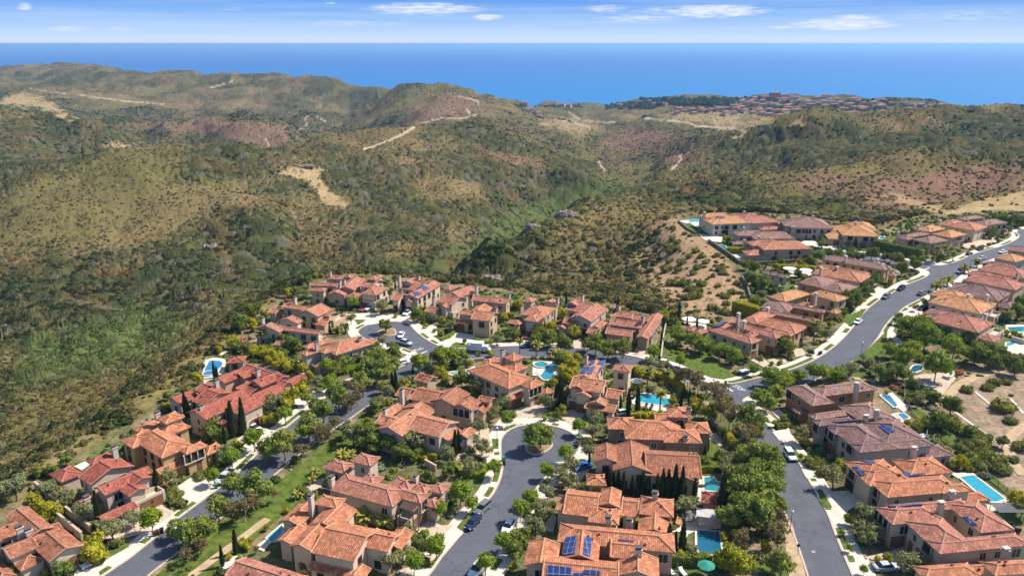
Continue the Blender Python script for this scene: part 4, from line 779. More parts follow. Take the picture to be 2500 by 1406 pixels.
H('house with two roof solar arrays', 'house with two solar arrays on its pink roof and a tall slim chimney', 'y', (1110, 308, 1260, 215, 6), [(1110, 308, 1190, 170, 6, 'U'), (880, 318, 1032, 275, 5.5, 'V'), (965, 225, 1250, 172, 6, 'V'), (980, 172, 1110, 150, 8, 'U'), (1010, 330, 1110, 290, 5, 'U')], 'pink', 'cream', '950,118,10 1115,122,9.5', 'O,925,425 G,1045,440', ['1060,265 1110,250 1140,270 1090,290', '1120,215 1160,200 1205,225 1165,245'])
H('house with front dormer gable', 'cream house with a small front gable, stair balcony and a planted driveway', 'y', (1385, 360, 1530, 300, 6), [(1275, 335, 1535, 305, 6, 'V'), (1295, 372, 1400, 358, 5.5, 'U'), (1160, 415, 1330, 400, 3.2, 'V'), (1345, 412, 1480, 395, 3.3, 'F'), (1320, 225, 1450, 208, 7, 'H'), (1350, 272, 1610, 238, 6, 'U')], 'pink', 'cream', '1605,200,8.5 1243,300,6.5')
H('house with twin arched garages', 'tan two storey house with twin dark arched garages on the circle', 'y', (1720, 500, 1792, 432, 6.5), [(1555, 480, 1795, 430, 6.5, 'V'), (1450, 437, 1640, 425, 6.2, 'V'), (1420, 508, 1570, 500, 3.4, 'V'), (1545, 420, 1740, 385, 5, 'U')], 'salmon', 'tan', '1768,392,8.5', 'A,1475,580 A,1530,585 D,1580,590', dark=1)
H('long tan house by canyon rim', 'long tan house with one plain pink roof and end chimney at the canyon rim', 'y', (1850, 362, 1900, 312, 6.5), [(1560, 322, 1900, 315, 6.5, 'V')], 'pink', 'tan', '1880,275,8.5')
H('house with blue shuttered front', 'beige hipped house with a blue shuttered window and small roof pergola', 'z', (795, 470, 885, 400, 6), [(590, 440, 890, 390, 6, 'H'), (620, 488, 800, 450, 6.05, 'H'), (465, 512, 620, 500, 3.5, 'H'), (605, 328, 730, 308, 7, 'H'), (790, 335, 910, 350, 6.5, 'U')], 'salmon', 'beige', '905,308,8.5', 'O,495,565', (), [(5.2, '722,512', '775,515', '800,470', '750,468')])
H('house with pale front gable', 'grey white front gabled house behind a round yellow green tree', 'z', (1210, 510, 1310, 430, 6), [(1000, 472, 1330, 395, 6, 'U'), (945, 512, 1110, 490, 4.5, 'V'), (980, 352, 1105, 338, 8, 'U'), (970, 402, 1245, 360, 6.5, 'V'), (1150, 598, 1265, 570, 3, 'V'), (1215, 555, 1310, 500, 3.5, 'U'), (905, 552, 1000, 530, 3.2, 'U')], 'pink', 'grey', '1115,280,10', 'G,1130,640 G,1180,640')
H('house with arched stone porch', 'rambling pink roofed house with two dark arches above a striped driveway', 'z', (1745, 650, 1800, 560, 4.5), [(1565, 637, 1800, 450, 4.5, 'U'), (1305, 602, 1560, 582, 4.5, 'V'), (1340, 527, 1640, 510, 5, 'V'), (1385, 457, 1560, 430, 6, 'V'), (1530, 482, 1700, 460, 5.5, 'V')], 'pink', 'taupe', '1625,468,8 1420,378,8.5', 'O,1610,695 O,1680,700')
# --- middle block
H('brown gabled house with flag', 'dark orange gabled house with a flag by its dark bay window', 'f', (1725, 790, 1865, 657, 6), [(1510, 712, 1870, 655, 6, 'U'), (1240, 650, 1740, 560, 6.05, 'U'), (820, 577, 1100, 498, 5.5, 'V'), (1000, 620, 1460, 530, 6, 'V'), (1830, 640, 2040, 608, 5.5, 'V'), (1820, 775, 1960, 690, 4, 'U')], 'brown', 'rose', '905,505,9', 'L,1620,810')
H('brown roofed pool house', 'small brown roofed pool house beside the pale garden pool', 'f', (1050, 380, 1235, 428, 3.8), [(1050, 382, 1345, 352, 3.8, 'U')], 'brown', 'rose', name='pool_house', cat='pool house', nwin=3)
H('long pink house beside olives', 'long gabled pink roofed house with green grey end wall among olive trees', 'f', (1510, 1155, 1660, 1030, 4), [(960, 985, 1600, 900, 6, 'V'), (575, 912, 915, 850, 6.4, 'V'), (905, 1070, 1000, 700, 6.05, 'U'), (930, 720, 1270, 770, 6, 'U'), (1225, 1080, 1665, 1028, 4, 'U'), (1640, 1080, 1740, 990, 4.5, 'U'), (550, 850, 930, 720, 5.5, 'U')], 'salmon', 'grey', '700,742,8.5', dark=1)
H('terracotta house with corner loggia', 'terracotta hipped house with a columned loggia beside the kidney shaped pool', 'z', (490, 1070, 650, 1005, 6), [(490, 1070, 345, 838, 6, 'H'), (595, 1037, 800, 1022, 6.05, 'H'), (440, 800, 625, 802, 8, 'H'), (430, 882, 660, 885, 6.2, 'H'), (265, 842, 430, 830, 6, 'H'), (490, 1167, 560, 1090, 3, 'U'), (760, 1100, 870, 1080, 3, 'H')], 'terra', 'cream', '440,745,10', 'L,700,1110 G,535,1240 G,590,1225 D,720,1205')
H('house with paired roof solar arrays', 'cream house with blue solar panels on both slopes and a stone tower', 'z', (1305, 1095, 1390, 965, 6.5), [(1050, 975, 1310, 862, 7, 'U'), (1000, 1062, 1345, 1000, 6.5, 'V'), (1000, 1062, 1180, 1030, 6.3, 'U'), (1045, 1118, 1215, 1095, 5.5, 'U'), (985, 1145, 1200, 1125, 3.4, 'F'), (1305, 1142, 1475, 1085, 4, 'V'), (1130, 1232, 1420, 1210, 3, 'V'), (1170, 1190, 1330, 1180, 4, 'U'), (1365, 908, 1545, 880, 8, 'H')], 'salmon', 'cream', '1147,798,9.5', 'G,1030,1265 G,1100,1280',
  ['1090,935 1125,885 1175,890 1140,945', '1145,945 1180,890 1225,880 1190,950', '1165,870 1190,835 1225,838 1205,875', '1225,980 1262,890 1300,900 1270,985', '1275,985 1305,905 1345,920 1318,990', '1325,990 1350,930 1378,940 1360,995', '1235,865 1255,840 1312,855 1300,878'])
H('terracotta house beside long pool', 'wide terracotta hipped house with square rear tower and brick chimney below the cyan pool', 'j', (950, 497, 1220, 505, 6), [(950, 497, 1330, 365, 6, 'H'), (1225, 522, 1465, 430, 6.05, 'H'), (828, 427, 1010, 345, 6, 'H'), (1390, 455, 1535, 380, 6, 'H'), (1260, 342, 1390, 272, 8, 'H'), (1165, 372, 1260, 315, 4, 'U')], 'terra', 'taupe', '1403,283,9.5 1375,545,4.8', nwin=12, dark=0)
H('house with stone gable and blue shutters', 'dark terracotta gabled house with blue shutters above a dense row of cypresses', 'j', (1120, 757, 1270, 765, 5), [(1100, 757, 1450, 592, 5, 'U'), (862, 724, 1120, 560, 5.3, 'V'), (730, 662, 905, 560, 5.5, 'V'), (1275, 797, 1462, 750, 4, 'V'), (1390, 690, 1456, 612, 5, 'V')], 'brown', 'cream', '', '', nwin=9, dark=1)
H('little garage house', 'tiny detached terracotta hipped garage next to the cypress row', 'j', (676, 824, 795, 828, 3), [(676, 826, 810, 748, 3, 'H')], 'terra', 'rose', name='garage', cat='garage', nwin=0)
H('terracotta courtyard house', 'sprawling terracotta house with two front hips and a courtyard glass wall', 'g', (1025, 590, 1280, 620, 5), [(1120, 640, 1580, 385, 5, 'U'), (1025, 592, 1290, 440, 5.05, 'H'), (1560, 540, 1840, 375, 5.5, 'V'), (1425, 738, 1830, 580, 5, 'H'), (1830, 662, 2050, 460, 4.5, 'U'), (2055, 642, 2475, 470, 5.5, 'H'), (2035, 870, 2440, 690, 4.5, 'V')], 'terra', 'cream', '1680,688,6.8 1935,718,6 2250,388,7.8', nwin=8)
H('bottom solar terracotta house', 'large terracotta house at the bottom edge covered with blue solar arrays', 'g', (1260, 815, 2300, 910, 7), [(1050, 982, 2480, 880, 5.5, 'H'), (1100, 1190, 1580, 930, 5.55, 'V'), (640, 1275, 1090, 1020, 5.5, 'V'), (860, 1480, 1800, 1230, 5.6, 'U'), (1700, 1170, 2040, 980, 6, 'U'), (1770, 1400, 2290, 1200, 5.5, 'V')], 'terra', 'rose', '2050,1065,8.5', '',
  ['1155,925 1290,910 1265,1140 1115,1160', '1395,920 1480,935 1450,1200 1370,1180', '1800,937 1985,955 1985,995 1800,978', '935,1275 1230,1310 1225,1400 920,1400', '1380,1332 1575,1350 1570,1400 1380,1390', '1250,1370 1370,1375 1370,1410 1250,1410'], nwin=6)
H('pink roofed house with pergola balcony', 'pink tiled house with a pergola covered balcony and separate square tower', 'd', (1610, 535, 1745, 400, 6), [(1290, 562, 720, 150, 6, 'H'), (1260, 420, 1745, 405, 6.05, 'H'), (1240, 292, 1610, 250, 6, 'H'), (860, 260, 1190, 200, 6.3, 'H'), (430, 85, 860, 40, 3.5, 'H'), (780, 2, 1145, -45, 7, 'H'), (1740, 362, 1995, 300, 5.5, 'H'), (1700, 545, 1890, 445, 4, 'H'), (1590, 370, 1725, 290, 5, 'H'), (1370, 680, 1600, 600, 3.4, 'F')], 'pink', 'beige', '545,198,8.5 1575,183,7.5', 'B,1670,500 G,1590,800 G,1670,725', (), [(5.6, '1370,560', '1540,610', '1600,545', '1430,490')], dark=0)
H('big gabled terracotta house', 'big gabled terracotta house with tall chimney beside the narrow turquoise pool', 'd', (820, 1230, 1055, 942, 6), [(820, 1230, 640, 735, 6, 'V'), (300, 1098, 280, 780, 6.05, 'U'), (330, 522, 725, 460, 7, 'H'), (270, 780, 855, 605, 6, 'U'), (-85, 742, 390, 560, 5, 'U'), (-120, 977, 260, 800, 4.5, 'U'), (930, 1045, 1405, 885, 5.5, 'V'), (1395, 1080, 1340, 830, 4, 'U'), (280, 1290, 830, 1330, 3, 'V'), (730, 1400, 1020, 1330, 3, 'U')], 'terra', 'cream', '290,418,9.5', nwin=15, dark=1)
H('bottom pink roofed house', 'pink tiled house cut off by the bottom edge beside the slope path', 'c', (745, 1395, 1075, 1115, 5.5), [(745, 1395, 1760, 1400, 5.5, 'V')], 'pink', 'cream', nwin=4)
# --- right hand street, lower side
H('corner house behind round trees', 'peach house with purple pink hipped roofs on the corner behind bright round trees', 'k', (1125, 318, 1275, 298, 6), [(920, 187, 1275, 302, 6, 'H'), (1090, 190, 1580, 205, 6.05, 'H'), (1295, 323, 1740, 423, 5.5, 'H'), (1130, 417, 1430, 340, 5, 'H'), (975, 347, 1115, 365, 3.2, 'H')], 'mauve', 'rust', '1433,165,9', 'B,935,235 D,985,420', ['1090,162 1340,140 1350,150 1100,172'], cap=1, nwin=10)
H('purple roofed courtyard house', 'purple brown hipped house with a square central courtyard and three solar arrays', 'x', (690, 362, 1070, 325, 6), [(295, 97, 650, 100, 6, 'H'), (690, 362, 720, 105, 6.02, 'H'), (690, 363, 1225, 235, 6.03, 'H'), (480, 150, 930, 60, 6.05, 'H'), (900, 335, 1005, 75, 6.01, 'H'), (440, 177, 620, 170, 6, 'H'), (1215, 412, 1350, 290, 3.2, 'H')], 'dmauve', 'grey', '745,55,8 835,12,9', 'B,330,190 B,420,215 B,610,340 G,435,360',
  ['480,100 620,85 715,100 500,120', '850,140 890,125 985,195 935,210', '815,232 930,225 945,238 830,243'], cap=1, nwin=16, dark=0)
H('orange house with white arcade', 'orange hipped house with white street arcade and domed chimney by the infinity pool', 'x', (920, 742, 1235, 715, 6), [(735, 612, 890, 415, 6, 'H'), (920, 742, 1385, 550, 6.02, 'H'), (770, 645, 990, 480, 6.04, 'H'), (1120, 560, 1300, 395, 6, 'H'), (1385, 705, 1560, 620, 6, 'H'), (1560, 782, 1700, 690, 3.3, 'H')], 'terra', 'cream', '1150,325,8.8 1470,697,8',  'B,830,690 B,620,560 O,590,655 O,635,695 O,680,735',
  ['625,490 665,480 740,550 695,560', '685,432 800,428 825,450 780,460', '1030,530 1120,518 1250,540 1040,557'], cap=1, nwin=14, dark=0)
H('lower right courtyard house', 'large reddish hipped house with open courtyard and dark solar arrays at the lower right', 'x', (1365, 1215, 1625, 1190, 6), [(965, 970, 1240, 790, 6, 'H'), (960, 865, 1560, 765, 6.03, 'H'), (1360, 1215, 1390, 915, 6.02, 'H'), (1365, 1217, 2000, 1040, 6.05, 'H'), (1710, 1040, 1690, 775, 6.04, 'H'), (1980, 1180, 2120, 1060, 3.3, 'H')], 'pink', 'beige', '1380,788,8.5 1925,1178,7', 'L,860,930 B,1250,1180 G,995,1170 D,1090,1150 G,1230,1290',
  ['930,815 1210,795 1230,815 950,828', '1550,920 1600,905 1685,980 1635,995', '1445,1032 1620,1018 1645,1042 1465,1055'], cap=1, nwin=16)
H('bottom right orange house', 'orange hipped house cut off by the bottom right corner of the view', 'x', (1250, 1420, 1480, 1405, 5), [(1240, 1440, 1600, 1290, 5, 'H'), (1830, 1400, 2200, 1255, 6.5, 'H'), (1600, 1380, 1830, 1300, 3.2, 'H')], 'terra', 'tan', nwin=6)
# --- right hand street, upper side
H('corner house above the lawn', 'mauve pink house with roof courtyard above the row of trees and green lawn', 'p', (515, 470, 607, 432, 6), [(225, 365, 610, 435, 6, 'H'), (440, 345, 765, 405, 6.05, 'H'), (230, 350, 480, 300, 6.02, 'H'), (480, 402, 600, 390, 5.8, 'H'), (110, 382, 235, 375, 3.3, 'H')], 'pink', 'tan', '447,252,9.5 488,308,8.5', 'B,555,490 B,720,440 G,645,550 G,560,570', ['255,345 300,352 375,312 330,305'], cap=1)
H('corner lot pool cabana', 'small pink roofed cabana with white canopies behind the corner house', 'p', (60, 375, 140, 390, 3), [(10, 355, 150, 350, 3, 'H')], 'pink', 'tan', name='pool_cabana', cat='cabana', nwin=2)
H('salmon roofed house with palms', 'salmon hipped house between two street palms and the mauve courtyard house', 'p', (830, 402, 928, 345, 6), [(570, 320, 932, 345, 6, 'H'), (465, 297, 710, 258, 5.5, 'H'), (740, 318, 930, 340, 6.1, 'H'), (640, 352, 830, 402, 6.05, 'H')], 'salmon', 'ochre')
H('mauve house with dark courtyard', 'mauve house with a dark square courtyard opening in its roof', 'p', (1000, 300, 1058, 235, 5.5), [(600, 205, 850, 190, 5.5, 'H'), (740, 180, 1060, 235, 5.5, 'H'), (700, 250, 1010, 297, 5, 'H'), (620, 215, 760, 245, 5.2, 'H')], 'mauve', 'rust', '655,212,7.5', cap=1)
H('orange house with bay front', 'orange tiled house with a low projecting bay and two chimneys by the bend', 'p', (1090, 178, 1225, 135, 6), [(650, 127, 960, 110, 5, 'H'), (945, 107, 1228, 137, 6, 'H'), (1075, 232, 1182, 235, 3.2, 'H'), (860, 180, 1000, 190, 4, 'H')], 'orange', 'tan', '850,62,7 997,108,8.5', 'G,1095,275', cap=1)
H('mauve house with ochre walls', 'mauve roofed house with ochre orange walls behind the orange bay fronted house', 'p', (1205, 102, 1290, 62, 6), [(865, 28, 1160, 15, 6, 'H'), (1025, 68, 1295, 58, 6.05, 'H'), (980, 20, 1100, 60, 5, 'H')], 'mauve', 'rust')
H('salmon house with white front', 'salmon roofed house with tall white chimney and white street front', 's', (305, 605, 368, 565, 6), [(-60, 545, 370, 562, 6, 'H'), (-20, 495, 362, 545, 6.05, 'H')], 'salmon', 'cream', '15,510,9 125,518,8', cap=1)
H('yellow house with long mauve roof', 'long yellow walled house with mauve roof at the side street corner', 's', (455, 532, 515, 498, 6), [(20, 442, 515, 498, 6, 'H'), (490, 558, 555, 550, 4, 'H'), (380, 490, 515, 500, 6.1, 'H')], 'mauve', 'ochre', '190,428,8.5 415,448,8.5', cap=1)
H('long low garden pavilion', 'long low mauve roofed garden pavilion beside a pool terrace', 'r', (850, 552, 900, 532, 3.2), [(690, 508, 900, 540, 3.2, 'H')], 'mauve', 'cream', name='garden_pavilion', cat='pavilion', nwin=5)
# --- upper right
H('white house at spur tip', 'white house with orange roof and double arched entry at the tip of the spur', 'r', (355, 168, 545, 160, 6.5), [(350, 170, 545, 118, 6.5, 'H'), (290, 122, 440, 92, 6.5, 'H'), (320, 155, 400, 130, 6.55, 'H')], 'orange', 'white', '291,88,9.5', 'B,430,185 B,485,180 O,415,245 O,440,245', ['375,122 415,112 440,122 400,132'], cap=1)
H('long pink house behind white house', 'long pink roofed house standing behind the white spur house', 'r', (580, 163, 735, 155, 6), [(580, 165, 740, 115, 6, 'H'), (480, 112, 640, 90, 6, 'H'), (560, 160, 640, 100, 6.1, 'H'), (700, 210, 815, 185, 3.2, 'H')], 'pink', 'beige', '573,80,8.5', cap=1)
H('low mauve terrace house', 'mauve roofed house with balcony terrace and low front wing above the green pool', 'r', (650, 272, 868, 270, 6), [(650, 273, 870, 228, 6, 'H'), (527, 250, 690, 218, 6, 'H'), (500, 310, 570, 290, 3.2, 'H')], 'mauve', 'rose', '570,195,8 675,258,8.5', cap=1)
H('pink house on stone retaining wall', 'pinkish two storey house above the dark retaining wall of the spur', 'r', (715, 348, 970, 342, 6), [(715, 350, 968, 292, 6, 'H'), (630, 320, 800, 285, 6.05, 'H'), (605, 390, 712, 352, 3.4, 'H'), (790, 345, 970, 322, 6.1, 'H')], 'salmon', 'rose', '575,285,6.5 765,270,8', 'G,940,432', cap=1, dark=1)
H('grey white mauve roofed house', 'grey white house with mauve roof and dark balcony facing the small cul-de-sac', 'r', (900, 185, 1140, 192, 6.5), [(905, 190, 1140, 138, 6.5, 'H'), (860, 180, 1000, 150, 6.4, 'H'), (810, 165, 870, 145, 5.5, 'H'), (825, 205, 890, 175, 3.2, 'H')], 'mauve', 'grey', '1063,118,9.5', 'L,1010,215 B,950,210 D,1000,265', cap=1)
H('bright orange upper house', 'bright orange roofed house with tall rear wing and garage beside the side street', 's', (160, 270, 355, 278, 6), [(165, 275, 360, 225, 6, 'H'), (255, 240, 358, 190, 6.3, 'H'), (97, 240, 240, 215, 5.5, 'H'), (65, 300, 165, 250, 3.6, 'H')], 'orange', 'tan', '258,186,9', 'B,205,285 B,315,290 G,110,340 O,252,358', cap=1)
H('mauve house behind tall hedge', 'mauve house rising behind the tall dark green hedge', 's', (780, 335, 918, 312, 6), [(655, 302, 920, 312, 6, 'H'), (570, 278, 790, 268, 6, 'H'), (550, 290, 680, 300, 6.05, 'H')], 'mauve', 'rose', '562,255,8', cap=1)
H('hedge garden pavilion', 'low mauve roofed pavilion between garden pool and tall hedge', 's', (440, 345, 600, 370, 3), [(445, 342, 625, 360, 3, 'H')], 'mauve', 'rose', name='garden_pavilion', cat='pavilion', nwin=2)
H('orange house with dark balconies', 'orange tiled house with dark balcony openings between two mauve houses', 's', (940, 293, 1048, 268, 6), [(795, 264, 1050, 268, 6, 'H'), (665, 228, 900, 228, 6, 'H')], 'orange', 'tan', '705,210,8', 'L,985,300 G,1000,345', cap=1)
H('pink house with white front wing', 'pink roofed house with a bright white front wing near the top street', 's', (1110, 243, 1200, 214, 6.5), [(900, 208, 1202, 214, 6.5, 'H'), (825, 192, 1060, 190, 6.4, 'H')], 'salmon', 'cream', '860,172,9.5', 'B,1165,245 G,1150,300', cap=1)
H('highest mauve house', 'mauve roofed house highest along the top street by the bare graded slope', 's', (1200, 200, 1340, 183, 6.5), [(1080, 182, 1342, 186, 6.5, 'H'), (965, 153, 1180, 150, 6.3, 'H')], 'mauve', 'tan', '998,128,9', 'B,1250,215 B,1300,205 G,1290,265', cap=1)
# --- far side of the right hand street
H('right edge mauve house', 'mauve roofed house cut by the right edge above the orange roofed one', 's', (1340, 380, 1440, 392, 5.5), [(1338, 380, 1520, 375, 5.5, 'H')], 'mauve', 'tan', nwin=5)
H('right edge orange house', 'orange roofed house at the right edge below the white parked car', 's', (1400, 472, 1480, 450, 5), [(1236, 432, 1490, 440, 5, 'H')], 'orange', 'grey', nwin=6)
H('pink house with small roof panels', 'long pink roofed house with small dark solar panels at its street end', 's', (1430, 562, 1500, 530, 5.5), [(1122, 517, 1540, 545, 5.5, 'H'), (1150, 480, 1400, 500, 5.4, 'H')], 'pink', 'rose', '1408,555,7.5', '', ['1160,478 1185,470 1205,475 1180,485'], nwin=7)
H('pink grey house with roof courtyard', 'pink grey roofed house with courtyard slot beside two feather palms', 's', (1385, 657, 1456, 615, 5.5), [(1020, 592, 1470, 622, 5.5, 'H'), (1045, 548, 1260, 560, 5.4, 'H'), (1200, 570, 1420, 590, 5.3, 'H')], 'pink', 'rose', nwin=7)
H('dark purple roofed house', 'dark purple brown roofed house left of the low brown outbuilding', 'q', (1275, 160, 1365, 103, 5.5), [(890, 84, 1365, 104, 5.5, 'H'), (950, 40, 1180, 72, 5.4, 'H'), (1200, 110, 1362, 106, 5.55, 'H')], 'dmauve', 'rose', '', '', nwin=8)
H('low brown outbuilding', 'low brown hipped outbuilding behind the dark purple roofed house', 'q', (1380, 230, 1428, 190, 3), [(1265, 200, 1428, 182, 3, 'H')], 'dmauve', 'tan', name='outbuilding', cat='outbuilding', nwin=2)
H('long orange house', 'long orange tiled house with two chimneys and a rear roof terrace', 'q', (1148, 250, 1252, 190, 6), [(770, 166, 1252, 192, 6, 'H'), (775, 112, 1100, 125, 5.9, 'H'), (960, 120, 1250, 188, 6.05, 'H')], 'orange', 'cream', '1062,118,8.5 1195,122,9', '', nwin=12, cap=1)
H('pink house with blue roof panels', 'pink roofed house with blue solar panels beside the clump of sycamores', 'q', (1142, 375, 1245, 315, 6), [(720, 283, 1245, 317, 6, 'H'), (735, 245, 1010, 262, 5.9, 'H'), (1060, 300, 1244, 318, 6.05, 'H'), (1130, 425, 1292, 420, 3.2, 'H'), (1170, 400, 1305, 360, 3.6, 'F'), (1195, 260, 1285, 235, 3.4, 'F')], 'pink', 'beige', '1185,258,8.5', '', ['762,255 795,242 858,240 830,260'], nwin=12, cap=1)
H('flat cabana', 'flat pale roofed poolside cabana with dining set at the dark pool', 'h', (500, 660, 735, 690, 2.9), [(500, 675, 735, 600, 2.9, 'T')], 'pink', 'grey', name='pool_cabana', cat='cabana', nwin=2)
H('small pool hut', 'small red hipped pool hut beside the teal pool', 'h', (560, 500, 720, 520, 2.8), [(560, 505, 790, 400, 2.8, 'H')], 'red', 'tan', name='pool_hut', cat='pool hut', nwin=1)
print('houses', len(HOUSES))
# ================================================================== PLANTS
def leaf_mat(name, c, var=.35, trans=.25):
    m = bpy.data.materials.new(name); m.use_nodes = True; t = NT(m.node_tree); t.N.clear(); out = t.n('ShaderNodeOutputMaterial')
    oi = t.n('ShaderNodeObjectInfo'); g = t.n('ShaderNodeNewGeometry'); nz = t.noise(g.outputs['Position'], .9, 3)
    a = t.ramp(nz, [(.3, tuple(q * (1 - var) for q in c)), (.7, tuple(q * (1 + var) for q in c))])
    b = t.mix(t.m('MULTIPLY', oi.outputs['Random'], .45), a, (c[0] * 1.5, c[1] * 1.25, c[2] * .9))
    d = t.n('ShaderNodeBsdfDiffuse'); tr_ = t.n('ShaderNodeBsdfTranslucent'); t.L.new(b, d.inputs[0]); t.L.new(b, tr_.inputs[0])
    mx = t.n('ShaderNodeMixShader', i_0=trans); t.L.new(d.outputs[0], mx.inputs[1]); t.L.new(tr_.outputs[0], mx.inputs[2]); t.L.new(mx.outputs[0], out.inputs[0]); return m
bark = simple('bark', (.16, .115, .08), .95, .2, 3, .05); pale_bark = simple('pale_bark', (.42, .35, .28), .95, .15, 3, .05)
LEAF = {'r': (.20, .275, .030), 'o': (.235, .25, .115), 'p': (.21, .255, .055), 'e': (.20, .165, .075), 'y': (.32, .31, .03), 'k': (.22, .28, .042), 'd': (.15, .185, .042), 'c': (.045, .068, .022), 'm': (.22, .225, .06), 'f': (.27, .26, .06), 's': (.15, .165, .042)}
LM = {k: leaf_mat('leaf_' + k, c) for k, c in LEAF.items()}
def crown_mesh(name, lobes, n, leaf, m, seed, core=.80, stretch=1.0, gap=0.0):
    """leaf clumps spread over the lobes, round a shaded inner mass"""
    rg = np.random.default_rng(seed); V, Fc = [], []
    vol = np.array([l[3] * l[3] for l in lobes]); vol = vol / vol.sum()
    for (x, y, z, r, sz), f in zip(lobes, vol):
        if core > 0:
            bm = bmesh.new(); bmesh.ops.create_icosphere(bm, subdivisions=2, radius=1); b0 = len(V)
            for v in bm.verts:
                q = np.array(v.co); k = r * core * (0.8 + .35 * rg.random()); V.append((x + q[0] * k, y + q[1] * k, z + q[2] * k * sz))
            for fa in bm.faces: Fc.append([b0 + v.index for v in fa.verts])
            bm.free()
        nc = max(4, int(n * f / 14))
        for _ in range(nc):
            d = rg.normal(size=3); d /= np.linalg.norm(d)
            if d[2] < -.55: d[2] *= -1
            rr = r * (0.80 + .30 * rg.random()); cc = np.array((x, y, z)) + d * np.array((rr, rr, rr * sz)); cr = leaf * 1.5
            for _ in range(14):
                p = cc + rg.normal(size=3) * cr * .55; nrm = d * 1.0 + rg.normal(size=3) * .75; nrm /= np.linalg.norm(nrm)
                a = np.cross(nrm, rg.normal(size=3)); a /= np.linalg.norm(a) + 1e-9; b = np.cross(nrm, a); l = leaf * (.5 + .6 * rg.random()); w = l * .6
                b0 = len(V); V += [tuple(p - a * l), tuple(p - b * w), tuple(p + a * l), tuple(p + b * w)]; Fc.append([b0, b0 + 1, b0 + 2, b0 + 3])
    me = bpy.data.meshes.new(name); me.from_pydata(V, [], Fc); me.materials.append(m); me.update(); return me
def trunk_mesh(h, r, branches, m, seed):
    rg = random.Random(seed); mb = MB(); pts_ = [Vector((0, 0, -.2))]
    for k in range(3): pts_.append(Vector((rg.uniform(-.08, .08) * h, rg.uniform(-.08, .08) * h, h * (k + 1) / 3)))
    for k in range(3): mb.beam(pts_[k], pts_[k + 1], r * (1 - .2 * k), 0, 7, r * (.8 - .2 * k))
    for (x, y, z, q, s_) in branches: mb.beam(pts_[2], (x * .8, y * .8, z), r * .5, 0, 5, r * .15)
    return mb.mesh('trunk', m)
def lobes_for(kind, rg):
    u = rg.uniform
    if kind == 'r': L = [(0, 0, 3.3, 1.55, .92)] + [(1.0 * math.cos(a), 1.0 * math.sin(a), u(2.7, 3.7), u(.8, 1.1), .9) for a in [k * 1.57 + u(-.4, .4) for k in range(4)]]; return L, 1500, .26, 1.9, .13, bark, .78
    if kind == 'o': L = [(u(.5, 1.5) * math.cos(a), u(.5, 1.5) * math.sin(a), u(2.1, 3.7), u(.8, 1.25), .85) for a in [k * .9 + u(-.3, .3) for k in range(7)]]; return L, 1300, .24, 1.8, .18, bark, .62
    if kind == 'p': L = [(0, 0, 7.2, 1.9, 1)] + [(u(1.4, 2.6) * math.cos(a), u(1.4, 2.6) * math.sin(a), u(3.4, 6.6), u(1.2, 2.0), .85) for a in [k * .75 + u(-.3, .3) for k in range(9)]]; return L, 2600, .36, 3.5, .24, bark, .72
    if kind == 'e': L = [(u(.6, 2.2) * math.cos(a), u(.6, 2.2) * math.sin(a), u(3.0, 7.2), u(.8, 1.5), .9) for a in [k * .75 + u(-.4, .4) for k in range(9)]]; return L, 1300, .30, 4, .19, pale_bark, .45
    if kind == 'y': L = [(u(.3, 1.4) * math.cos(a), u(.3, 1.4) * math.sin(a), u(1.3, 3.6), u(.9, 1.4), .95) for a in [k * .9 + u(-.3, .3) for k in range(7)]]; return L, 1500, .28, 1.2, .13, bark, .8
    if kind == 'k': L = [(0, 0, 8.5, 2.4, 1)] + [(u(1.8, 3.6) * math.cos(a), u(1.8, 3.6) * math.sin(a), u(3.6, 8.2), u(1.6, 2.5), .85) for a in [k * .66 + u(-.3, .3) for k in range(10)]]; return L, 3000, .40, 4, .30, pale_bark, .76
    if kind == 'd': L = [(u(.6, 2.2) * math.cos(a), u(.6, 2.2) * math.sin(a), u(2.2, 5.2), u(1.2, 1.9), .85) for a in [k * .78 + u(-.3, .3) for k in range(9)]]; return L, 1900, .32, 2.4, .22, bark, .78
    if kind == 's': L = [(0, 0, .55, .85, .85)] + [(.6 * math.cos(a), .6 * math.sin(a), u(.35, .7), u(.5, .75), .85) for a in [k * 1.26 + u(-.3, .3) for k in range(5)]]; return L, 600, .17, .3, .06, bark, .85
PROTO = {}
for ki, kind in enumerate('ropeykds'):
    PROTO[kind] = []
    for v in range(4):
        rg = random.Random(ki * 10 + v); L, n, leaf, th, tr_, bm_, core = lobes_for(kind, rg)
        PROTO[kind].append((crown_mesh('crown', L, n, leaf, LM[kind], ki * 10 + v, core), trunk_mesh(th, tr_, L[:5], bm_, ki * 10 + v) if kind != 's' else None))
